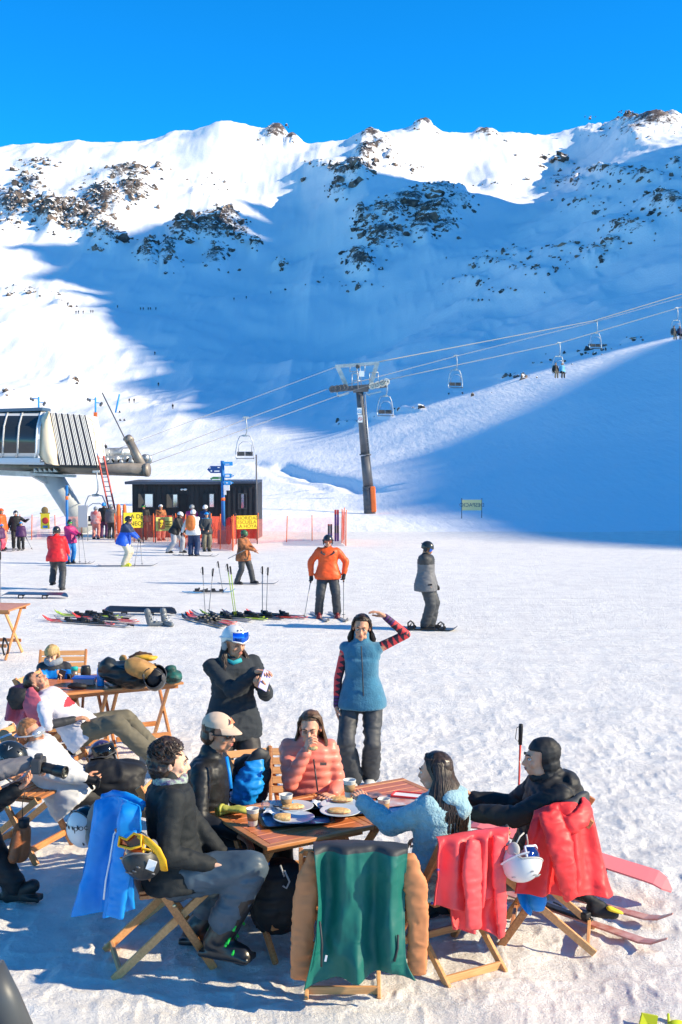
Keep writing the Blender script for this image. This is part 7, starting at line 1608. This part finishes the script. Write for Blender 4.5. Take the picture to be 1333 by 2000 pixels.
p = mid('person in white jacket and navy trousers with an orange rucksack on skis', 378, 1086, 1.56, 165, [F_white], F_navy, helm=H_wht, glv=F_black, th=1.12, hands=[(-.18, .2, .72), (-.38, 0, .72)][::-1], skis=1, skl=1.4, sdir=(.95, -.3, 0), hem=.14, pw=1.12, poles={0: (.05, .02)})
m = MB(); c = p.chest-p.f*.22-V((0, 0, .03)); m.ell(c, (.16, .11, .25), None, 0, 16, 12, .75); cloth(m, 'rucksack', mat('rust orange rucksack', (.50, .14, .03), .6, var=.1), p.root, .02, .006, 8, 2)
mid('person, child in sky blue jacket and khaki trousers right of the white jacket', 404, 1077, 1.42, 20, [F_lblue, F_char], F_khaki, helm=H_blu, hands=[(.1, -.25, .75), (-.1, -.25, .8)], pick=lambda c: (c[:, 2] < .70)*1, hem=.16)
mid('person in navy jacket and white helmet standing behind the sky blue jacket', 401, 1068, 1.62, 150, [F_navy], F_navy, d=43.4, helm=H_wht)
mid('person in magenta jacket with dark helmet behind the white jacket', 375, 1066, 1.62, 160, [F_mag], F_navy, d=43.6, helm=H_gry)
# ---- riders
for i, L0 in enumerate(RIDERS):
    for j, (dx, jm) in enumerate(((-.30, F_black if i == 0 else F_grey), (.24, F_lblue if i == 0 else F_navy))):
        q = L0+V((dx, -.25, -2.38)); lb = [['person in black riding the chair over the sunlit ridge', 'person in light blue riding the chair over the sunlit ridge'], ['person in dark grey, left rider of the chair at the right edge', 'person in navy, right rider of the chair at the right edge']][i][j]
        p = Person(lb, q+V((0, 0, .08)), 20, (0, .1, 1), 1.6, feet=[q+V((.1, -.5, -.55)), q+V((-.1, -.5, -.55))], lod=2, group='riders on the chairlift', base=q)
        p.body(); p.jacket(jm, 'jacket', 1.1); p.pants([F_khaki, F_black][j]); p.helmet([H_blk, H_wht][j], vents=False)
# ---- tiny skiers on the slopes
def tiny():
    r = Person('x', V((0, 0, .9)), 0, h=1.7, lod=2, base=(0, 0, 0)); r.body(face=False); r.jacket(F_black, 'jacket', 1.15, wr=0); r.pants(F_black, 1.1, wr=0); r.helmet(H_blk, vents=False); return r.root
T0 = tiny(); TN = [(275, 606, 'two'), (280.5, 606, ''), (290, 606, ''), (294.5, 606, ''), (305, 606, ''), (230, 602, ''), (457.5, 587, ''), (481.5, 584, ''), (529.5, 574, ''), (872, 507, ''), (149, 613, ''), (154, 613, ''), (163, 613, ''), (178, 612, ''), (182, 612, ''), (253, 787, ''), (262.5, 787, ''), (338, 799, ''), (207, 884, ''), (303, 694, ''), (310, 755, '')]
LB = {0: 'tiny dark skier, leftmost of the cluster on the shaded traverse', 1: 'tiny dark skier, second from left in the cluster on the shaded traverse', 2: 'tiny dark skier, middle of the cluster on the shaded traverse', 3: 'tiny dark skier close right of the cluster middle on the shaded traverse', 4: 'tiny dark skier, rightmost of the cluster on the shaded traverse',
      5: 'tiny skier alone just inside the shade left of the traverse', 6: 'tiny skier, lowest of three strung along the rising traverse', 7: 'tiny skier, middle of three strung along the rising traverse', 8: 'tiny skier, highest of three strung along the rising traverse', 9: 'tiny skier alone below the dark outcrops high on the slope',
      10: 'tiny skier, leftmost of the row on the sunlit traverse', 11: 'tiny skier, second of the row on the sunlit traverse', 12: 'tiny skier in the middle of the row on the sunlit traverse', 13: 'tiny skier just left of the shade edge on the sunlit traverse', 14: 'tiny skier nearest the shade edge on the sunlit traverse',
      15: 'tiny skier, left one of two beside the leaning blue pole', 16: 'tiny skier, right one of two beside the leaning blue pole', 17: 'tiny skier on the sunlit tongue between two shadows', 18: 'tiny skier right behind the station machinery', 19: 'tiny skier at the point of the sunlit wedge', 20: 'tiny skier in the shade below the sunlit wedge'}
for i, (px, py, _) in enumerate(TN):
    o = T0 if i == 0 else copy_tree(T0); g = G(px, py, 60); o.location = g; o.scale = (1.1,)*3; tag(o, LB[i], 'person', 'tiny skiers on the mountain')
    if '_o' in o: del o['_o']
for i, (px, py) in enumerate(((234, 806), (235, 822), (243, 822))):
    q = G(px, py, 60); p = Person(['person sitting on the snow at the foot of the leaning blue pole', 'person sitting on the snow, left of two below the blue pole', 'person sitting on the snow, right of two below the blue pole'][i], q+V((0, 0, .15)), 40, h=1.6, lod=2, feet=[q+V((.5, -.5, 0)), q+V((.3, -.6, 0))], group='people sitting on the far snow', base=q); p.body(face=False); p.jacket(F_black, 'jacket', 1.15); p.pants(F_black)
# ================================================================ skis, boards and poles lying about
ski_pair(G(178, 1219, 12), (-.95, .42, 0), .18, 'red tipped skis, nearest pair of the left heap', 1.5, 'grey', off=.12, col2=None)
def heap(lst):
    for (px, py, dx, dy, L, m, c2_, lb) in lst: ski_pair(G(px, py, 12), (dx, dy, 0), .16, lb, L, m, col2=c2_, off=.08)
heap([(152, 1217, -.9, .35, 1.45, 'red', 'black', 'red and black skis at the left end of the left heap'), (172, 1205, -.9, .25, 1.3, 'green', 'black', 'green and black skis behind the left heap'), (205, 1212, -.9, .4, 1.4, 'red', 'grey', 'red tailed skis at the right of the left heap'), (195, 1203, -.95, .2, 1.3, 'grey', 'black', 'grey skis with upturned bindings at the back of the left heap'),
      (398, 1216, -.55, .75, 1.5, 'black', 'grey', 'dark skis at the near end of the long row'), (412, 1212, -.6, .7, 1.5, 'red', 'black', 'red tipped skis second in the long row'), (432, 1208, -.75, .5, 1.4, 'grey', 'black', 'grey skis in the middle of the long row'), (455, 1206, -.8, .4, 1.4, 'green', 'green', 'lime skis in the middle of the long row'),
      (480, 1206, -.9, .35, 1.5, 'black', 'black', 'black skis right of the lime skis'), (505, 1204, -.9, .3, 1.4, 'red', 'black', 'red tipped skis near the two right poles'), (540, 1204, -.9, .4, 1.2, 'red', 'black', 'red tailed skis at the right end of the long row'), (408, 1158, .9, .2, 1.0, 'blue', 'grey', 'short blue child skis by the planted poles')])
for (a, b, lb) in (((178, 1210, .9), (253, 1212, 0), 'ski pole lying across the left heap of skis'), ((180, 1216, .9), (262, 1226, 0), 'ski pole lying in front of the left heap of skis')):
    q0, q1 = G(a[0], a[1], 12), G(b[0], b[1], 12); pole_obj(q0+V((0, 0, .05)), q1+V((0, 0, .04)), lb)
for i, (x0, y0, x1, y1, m_, lb) in enumerate([(402, 1204, 396, 1107, 'grey', 'planted ski pole leftmost of the bunch behind the skis'), (407, 1204, 417, 1110, 'grey', 'planted ski pole leaning right beside the leftmost one'), (437, 1158, 426, 1096, 'grey', 'short planted pole farthest behind the row'),
        (460, 1208, 444, 1101, 'green', 'lime ski pole with black grip planted in the row'), (463, 1208, 450, 1106, 'green', 'second lime ski pole planted in the row'), (513, 1204, 513, 1106, 'grey', 'left one of two upright poles right of the row'), (520, 1206, 524, 1108, 'grey', 'right one of two upright poles right of the row'), (2, 1192, 1, 1078, 'grey', 'upright ski pole cut by the left edge')]):
    g = G(x0, y0, 12); t = W(x1, y1, g.y); pole_obj(g-V((0, 0, .05)), t, lb, m_, group='planted ski poles')
q = G(1010, 1545, 7); t = W(1018, 1414, 8.45); r = pole_obj(W(1011, 1560, 8.4)-V((0, 0, .3)), t, 'red ski pole with black grip planted behind the black balaclava', 'red', group='planted ski poles'); MATS['red ski']
M_nb = mat('navy board base', (.012, .035, .08), .35, coat=.2)
snowboard(G(68, 1168, 12)+V((0, 0, .09)), (1, -.10, 0), 1.45, M_nb, 'navy snowboard lying upside down on its bindings', tilt=.10, base_up=True, wd=.13)
snowboard(G(272, 1200, 12)+V((0, 0, .09)), (1, -.16, 0), 1.45, M_ski['black'], 'black snowboard lying upside down near the skis', tilt=.35, base_up=True, wd=.12)
# loose bindings / boots on the snow
for px, py, a, lb in ((293, 1223, .6, 'left of two grey buckled bindings on the snow'), (322, 1222, -.4, 'right of two grey buckled bindings on the snow')):
    q = G(px, py, 12); r = WORLD(empty('ski_boot', q, lb, 'ski boot', 'loose boots on the snow')); m = MB(); d = V((math.cos(a), math.sin(a)-.5, 0)).normalized(); m.cap(q+V((0, 0, .05)), q+d*.2+V((0, 0, .04)), .05, .045); m.cap(q+V((0, 0, .06)), q-d*.04+V((0, 0, .26)), .055, .06); cloth(m, 'shell', mat('grey boot shell', (.16, .17, .18), .4, var=.2), r, .015, .002, 12, 1)
    m = MB()
    for k in range(3): c = q+d*(.12-.05*k)+V((0, 0, .09+.05*k)); x = d.cross(V((0, 0, 1))); m.tube([c-x*.06, c+V((0, 0, .02)), c+x*.06], .012, 6)
    m.build('buckles', M_steel, r)
# skis and pink board behind the red jacket
skd = (WZ(1305, 1858, .02)-WZ(1120, 1792, .02)); ski(WZ(1306, 1858, .03)-skd.normalized()*.82, skd, 1.62, 'pink', name='ski'); o = bpy.data.objects['ski'] if 'ski' in bpy.data.objects else None
# ================================================================ near ground things and bags
for o in [o for o in C.objects if o.parent is None and o.name.startswith('ski') and o.type == 'MESH' and not o.get('label')]: 
    tag(o, 'nearest reddish ski with black binding lying beside the red jacket', 'ski', 'reddish skis at the right')
o = ski(WZ(1317, 1808, .03)-(WZ(1318, 1805, .02)-WZ(1120, 1752, .02)).normalized()*.82, WZ(1318, 1805, .02)-WZ(1120, 1752, .02), 1.62, 'pink', name='ski'); tag(o, 'farther reddish ski lying between the pink board and the nearest ski', 'ski', 'reddish skis at the right')
snowboard(WZ(1316, 1738, .12)-(WZ(1315, 1735, .12)-WZ(1180, 1690, .20)).normalized()*.76+V((0, 0, .03)), WZ(1315, 1735, .12)-WZ(1180, 1692, .20), 1.5, mat('pink board base', (.80, .20, .20), .4), 'pink snowboard lying upside down behind the red jacket', tilt=.12, base_up=True, wd=.105)
r = WORLD(empty('ski_boots_bag', WZ(1165, 1778, .1), 'black and yellow boot binding tangle between the reddish skis', 'gear')); m = MB(); q = WZ(1160, 1775, .1); m.cap(q, q+V((.12, -.02, -.02)), .05, .04); m.cap(q+V((-.06, .02, .08)), q+V((.05, 0, .02)), .03, .03); cloth(m, 'shell', F_black, r, .01, .004, 20, 1); m = MB(); m.cap(q+V((.10, -.05, .02)), q+V((.16, -.06, 0)), .03, .02, .5); m.build('yellow_clip', M_yel, r)
# green-yellow sign at the bottom right corner and ski tip
r = WORLD(empty('folded_sign', WZ(1268, 2010, .05), 'bright yellow green board lettered in dark ink at the bottom right corner', 'sign board')); M_lime2 = mat('lime board', (.62, .68, .02), .45)
a, b, c, d = W(1255, 1979, 6.25), W(1286, 1985, 6.2), W(1280, 2030, 6.05), W(1243, 2030, 6.05); e = W(1295, 1988, 6.28)
m = MB(); t_ = V((0, .02, -.004)); m.add([a, b, c, d, a+t_, b+t_, c+t_, d+t_], [(0, 3, 2, 1), (4, 5, 6, 7), (0, 1, 5, 4), (1, 2, 6, 5), (2, 3, 7, 6), (3, 0, 4, 7)]); bd = m.build('board', M_lime2, r)
m = MB(); xd = (d-a).normalized(); yd_ = (b-a).normalized(); text_on(m, 'RE', .055, a.lerp(c, .55)+V((.004, -.006, .003)), xd, yd_, thick=.002, sx=.9); text_on(m, 'NO', .03, a.lerp(c, .62)+yd_*.035+V((0, -.008, .004)), xd, yd_, thick=.002); m.build('lettering', M_ink, bd)
r = WORLD(empty('ski_tip', WZ(1320, 2010, .05), 'lime ski tip rising at the bottom right corner', 'ski')); m = MB(); m.bar(W(1307, 2010, 6.2), W(1305.5, 1980, 6.25), .012, .03, bev=.003); m.ell(W(1322, 2003, 6.2), (.05, .03, .03)); m.build('tip', M_lime2, r)
# blurred dark rail close to the camera at the bottom left
m = MB(); m.tube([W(-24, 1895, 2.6), W(6, 1955, 2.6), W(42, 2040, 2.6)], .040, 20); o = m.build('rail_post', mat('dark grey rail', (.06, .065, .07), .45), None, tuple(W(20, 1955, 2.6))); tag(o, 'dark grey rail leaning into the bottom left corner', 'rail')
# ---- helmets hanging on chairs
class Rig:
    def __init__(s, name, c, f, u, label, k=1.0, group='helmets hanging on chairs'):
        s.H = Head(c, f, u, k); s.root = WORLD(empty(name, c, label, 'helmet', group)); s.lod = 0; s.k = k
h = Rig('ski_helmet', W(276, 1668, 6.62), (-.55, -.5, .45), (.15, -.75, -.9), 'black helmet with yellow goggles hanging from the front left chair')
o = Person.helmet(h, mat('matt black shell', (.022, .023, .025), .45), mat('grey liner', (.16, .16, .17), .7), gogmat('amber mirror', (.42, .10, .03), .6), mat('yellow goggle band', (.80, .42, .01), .5), up_=False)
m = MB(); H = h.H; c = H.P(.07, -.02, .1)
for sgn in (1,): m.ell(H.P(-.02, -.02, .128), (.03, .03, .02), H.M); bpy.data.objects.remove(m.build('x', M_white))
m = MB(); m.tube([W(x, y, d) for x, y, d in ((270, 1634, 6.50), (290, 1644, 6.46), (308, 1660, 6.45), (318, 1680, 6.46), (321, 1700, 6.52))], .022, 8, flat=.3, up=(.3, -1, 0)); m.tube([W(x, y, d) for x, y, d in ((232, 1652, 6.52), (234, 1634, 6.52), (248, 1640, 6.50), (262, 1628, 6.50), (276, 1632, 6.48), (276, 1652, 6.46), (256, 1658, 6.47), (232, 1652, 6.52))], .0075, 8); m.build('goggle_frame', MATS['yellow goggle band'], h.root)
m = MB(); a_ = [W(x, y, d) for x, y, d in ((234, 1651, 6.53), (235, 1636, 6.53), (248, 1642, 6.51), (262, 1631, 6.51), (275, 1634, 6.49), (275, 1651, 6.47), (256, 1657, 6.48))]; m.add(a_+[q_+V((0, .03, 0)) for q_ in a_], [tuple(range(7)), tuple(range(13, 6, -1))]+[(i, (i+1) % 7, (i+1) % 7+7, i+7) for i in range(7)]); m.build('lens', MATS['amber mirror'], h.root)
m = MB(); m.box(W(296, 1690, 6.50), (.05, .006, .06), Matrix.Rotation(R(20), 3, 'Y'), bev=.002); m.build('sticker', M_white, h.root)
m = MB(); text_on(m, 'X', .045, W(297, 1660, 6.49), (1, 0, -.3), (.3, 0, 1)); m.build('band_print', M_ink, h.root)
h = Rig('ski_helmet', W(172, 1606, 7.15), (-.2, -.3, .9), (-.5, -.8, -.3), 'white helmet with black strapped goggles hanging behind the blue jacket', 1.05)
Person.helmet(h, M_hw, M_dark, gogmat('black lens', (.01, .01, .012), .3), M_dark, up_=False)
m = MB(); text_on(m, 'poc', .055, W(158, 1617, 6.985), (1, 0, .12), (-.12, 0, 1), sx=1.1); m.build('lettering', M_ink, h.root)
h = Rig('ski_helmet', W(1020, 1672, 6.72), (.8, -.3, .35), (.25, -.75, -.85), 'white helmet with silver blue goggles hanging beside the coral jacket', 1.02)
Person.helmet(h, M_hw, mat('pale grey liner', (.45, .43, .40), .8), gogmat('navy mirror', (.03, .07, .25), .8), mat('white goggle band', (.72, .70, .74), .6), up_=False)
m = MB(); m.tube([W(992, 1650, 6.72), W(990, 1630, 6.78), W(985, 1618, 6.85)], .014, 8, flat=.5); m.build('chin_strap', mat('strap beige', (.4, .38, .35)), h.root)
m = MB(); m.tube([W(985, 1620, 6.83), W(994, 1614, 6.83)], .018, 8); m.build('buckle', M_dark, h.root)
h = Rig('ski_helmet', W(203, 1484, 9.3), (.35, -.8, .1), (-.2, .0, 1), 'dark purple helmet resting on the black bag behind the blue jacket', 1.1)
Person.helmet(h, mat('purple shell', (.045, .025, .09), .3, coat=.3), mat('grey trim', (.2, .2, .22), .5), gogmat('black lens', (.01, .01, .012)), M_dark, up_=True)
m = MB(); m.ell(h.H.P(0, .0, -.01), (.085, .10, .07), h.H.M); m.build('inner_lining', M_dark, h.root)
# ---- bags
def bag(name, c, r, rot, m_, label, extra=None, cat='backpack', size=.012, wr=.012, ws=7):
    c = V(c); q = WORLD(empty(name, c, label, cat)); mb = MB(); Rm = Matrix.Rotation(rot[2], 3, 'Z')@Matrix.Rotation(rot[1], 3, 'Y')@Matrix.Rotation(rot[0], 3, 'X')
    mb.ell(c, r, Rm, 0, 18, 12, .72)
    if extra:
        for (dx, dy, dz, a, b, e) in extra: mb.ell(c+Rm@V((dx, dy, dz)), (a, b, e), Rm, 0, 14, 10, .8)
    cloth(mb, 'body', m_, q, size, wr, ws, 2); return q, Rm, c
q, Rm, c = bag('backpack', W(486, 1530, 8.0), (.14, .10, .20), (0, .25, 0), F_black, 'blue and black backpack standing on a chair left of the peach jacket')
sleeve('blue_panel', [W(470, 1570, 7.9), W(486, 1530, 7.88), W(500, 1490, 7.9), W(510, 1472, 7.95)], [.07, .09, .06, .03], F_blue, q, .6, wr=.02); sleeve('top_loop', [W(468, 1528, 7.92), W(488, 1490, 7.9), W(508, 1470, 7.9), W(522, 1478, 7.95), W(520, 1520, 7.95)], [.03, .035, .04, .035, .02], F_char, q, .6)
q, Rm, c = bag('backpack', W(545, 1750, 7.15), (.16, .14, .22), (0, .2, .3), F_black, 'black backpack standing under the lunch table', [(.05, -.1, -.05, .09, .05, .1)])
m = MB()
for pts in ([(556, 1700), (566, 1722), (560, 1735), (553, 1730)], [(548, 1690), (556, 1712)]): m.tube([W(x, y, 6.96) for x, y in pts], .006, 6)
m.build('cord', mat('grey cord', (.4, .4, .4), .7), q)
sleeve('blue_strap', [W(455, 1690, 7.25), W(485, 1685, 7.2), W(525, 1692, 7.1)], [.03, .05, .04], F_blue, q, .6)
q, Rm, c = bag('black_bag', WZ(248, 1318, .86), (.25, .15, .11), (0, .15, 0), mat('black nylon', (.014, .018, .02), .4, var=.2), 'black bag with teal patches lying on the far wooden table', [(-.18, -.05, .04, .09, .09, .10)], 'bag', wr=.02)
for k in range(4):
    m = MB(); m.box(WZ(232+k*13, 1329-k*.8, .80)+V((0, -.13, 0)), (.045, .012, .022), Matrix.Rotation(R(20), 3, 'Y'), bev=.004); m.build('teal_patch', mat('teal patch', (.01, .25, .22), .5), q)
M_tan = mat('tan leather bag', (.42, .22, .07), .6, var=.15, vscale=10); M_yb = mat('yellow bag flap', (.72, .38, .03), .5, var=.1, vscale=10)
q, Rm, c = bag('tan_bag', WZ(276, 1306, .95), (.15, .10, .085), (0, .35, .1), M_tan, 'tan bag with yellow flap lying on top of the black bag', [(-.10, 0, .01, .06, .06, .05)], 'bag', size=.01)
sleeve('yellow_flap', [W(262, 1288, 11.95), W(278, 1284, 11.9), W(295, 1285, 11.9), W(308, 1283, 11.95)], [.05, .07, .06, .02], M_yb, q, .5, (0, 0, 1)); sleeve('brown_trim', [W(252, 1286, 12.0), W(275, 1277, 12.0), W(298, 1280, 12.0)], [.02, .035, .02], mat('brown trim', (.10, .05, .03)), q, .6)
sleeve('buckle_strap', [W(236, 1290, 11.9), W(242, 1283, 11.9), W(250, 1298, 11.85), W(270, 1318, 11.8)], [.03, .035, .025, .02], M_tan, q, .6)
h = Rig('ski_helmet', WZ(304, 1322, .87)+V((0, -.05, .02)), (.1, .35, .9), (.15, .95, -.3), 'black helmet lying open side to the camera on the far table', 1.08, 'helmets on the tables')
Person.helmet(h, H_blk, M_dark, None, None); m = MB(); m.ell(h.H.P(0, -.01, .03), (.088, .10, .085), h.H.M); m.build('inner_lining', F_black, h.root); m = MB(); m.tube([W(303, 1296, 11.85), W(306, 1318, 11.68), W(313, 1334, 11.62)], .014, 8, flat=.4); m.build('brim_strap', M_dark, h.root)
q, Rm, c = bag('glove_heap', WZ(338, 1322, .82), (.085, .09, .06), (0, 0, 0), mat('dark green glove', (.02, .035, .03), .6, var=.3, col2=(.01, .12, .10), vscale=20), 'heap of dark gloves with teal trim at the right end of the far table', [(-.02, 0, .07, .05, .05, .04)], 'gloves', size=.01)
# ---- bottles on the boy's table
def vessel(name, px, py, prof, m_, label, cat, parts=()):
    q = WZ(px, py, .75); r = empty(name, q, label, cat); mb = MB(); mb.lathe(prof, 28); mb.build('body', m_, r)
    for nm, pr, mm in parts: mb = MB(); mb.lathe(pr, 24); mb.build(nm, mm, r)
    return r
vessel('water_bottle', 197, 1339, [(.001, 0), (.034, 0), (.036, .01), (.036, .15), (.033, .17), (.026, .185)], mat('blue bottle', (.01, .30, .80), .15, coat=.5), 'bright blue drinking bottle with dark lid on the wooden table', 'bottle', [('lid', [(.028, .183), (.028, .205), (.022, .212), (.020, .235), (.001, .236)], mat('smoky lid', (.05, .06, .07), .2))])
vessel('jar', 146, 1326, [(.001, 0), (.034, 0), (.034, .09)], mat('brushed steel jar', (.30, .22, .17), .3, metal=.4), 'steel jar with turquoise lid beside the boy', 'jar', [('lid', [(.036, .088), (.037, .115), (.034, .125), (.001, .126)], mat('turquoise lid', (.01, .42, .38), .5))])
vessel('thermos', 168, 1322, [(.001, 0), (.045, 0), (.052, .02), (.054, .07), (.045, .10), (.044, .115), (.001, .118)], mat('black thermos', (.02, .022, .025), .35), 'squat black food thermos behind the blue lidded box', 'thermos')
q = WZ(166, 1337, .75); r = empty('lunch_box', q, 'clear plastic lunch box with bright blue lid', 'lunch box'); m = MB(); m.box((0, 0, .035), (.20, .13, .065), bev=.012, taper=1.08); m.build('box', mat('frosted plastic', (.45, .38, .36), .3), r); m = MB(); m.box((0, 0, .073), (.23, .155, .012), bev=.005); m.build('lid', mat('blue lid', (.02, .22, .75), .35), r)
q = WZ(152, 1340, .78); r = WORLD(empty('ski_goggles', q, 'black ski goggles lying at the front edge of the table', 'goggles')); sleeve('frame', [q+V((-.08, .0, 0)), q+V((-.03, -.03, .01)), q+V((.04, -.03, .01)), q+V((.08, 0, 0))], [.03, .04, .04, .03], F_black, r, .7, (0, 0, 1)); m = MB(); m.ell(q+V((.0, -.05, .01)), (.055, .012, .025)); m.build('lens', gogmat('grey green lens', (.15, .2, .18), .5), r)
# purse hanging on the left table leg
q = W(12, 1262, 14.2); r = WORLD(empty('hanging_strap', q, 'black straps hanging from the leg of the table at the left edge', 'strap')); m = MB(); m.tube([W(8, 1245, 14.0), W(5, 1265, 14.0), W(9, 1280, 14.0), W(16, 1276, 14.0), W(17, 1262, 14.0), W(10, 1246, 14.0)], .02, 6, flat=.5); m.build('strap', F_black, r)
# black bag on the white jacket person's legs
q, Rm, c = bag('black_bag', W(222, 1525, 9.15), (.24, .16, .15), (0, .1, 0), F_black, 'large black bag piled beside the reclining person in white', [(.12, .02, .08, .12, .1, .08)], 'bag', size=.016, wr=.02)
m = MB(); m.box(W(157, 1554, 8.95), (.045, .006, .06)); m.build('white_label', M_white, q)

for o in bpy.data.objects:
    if '_o' in o: del o['_o']
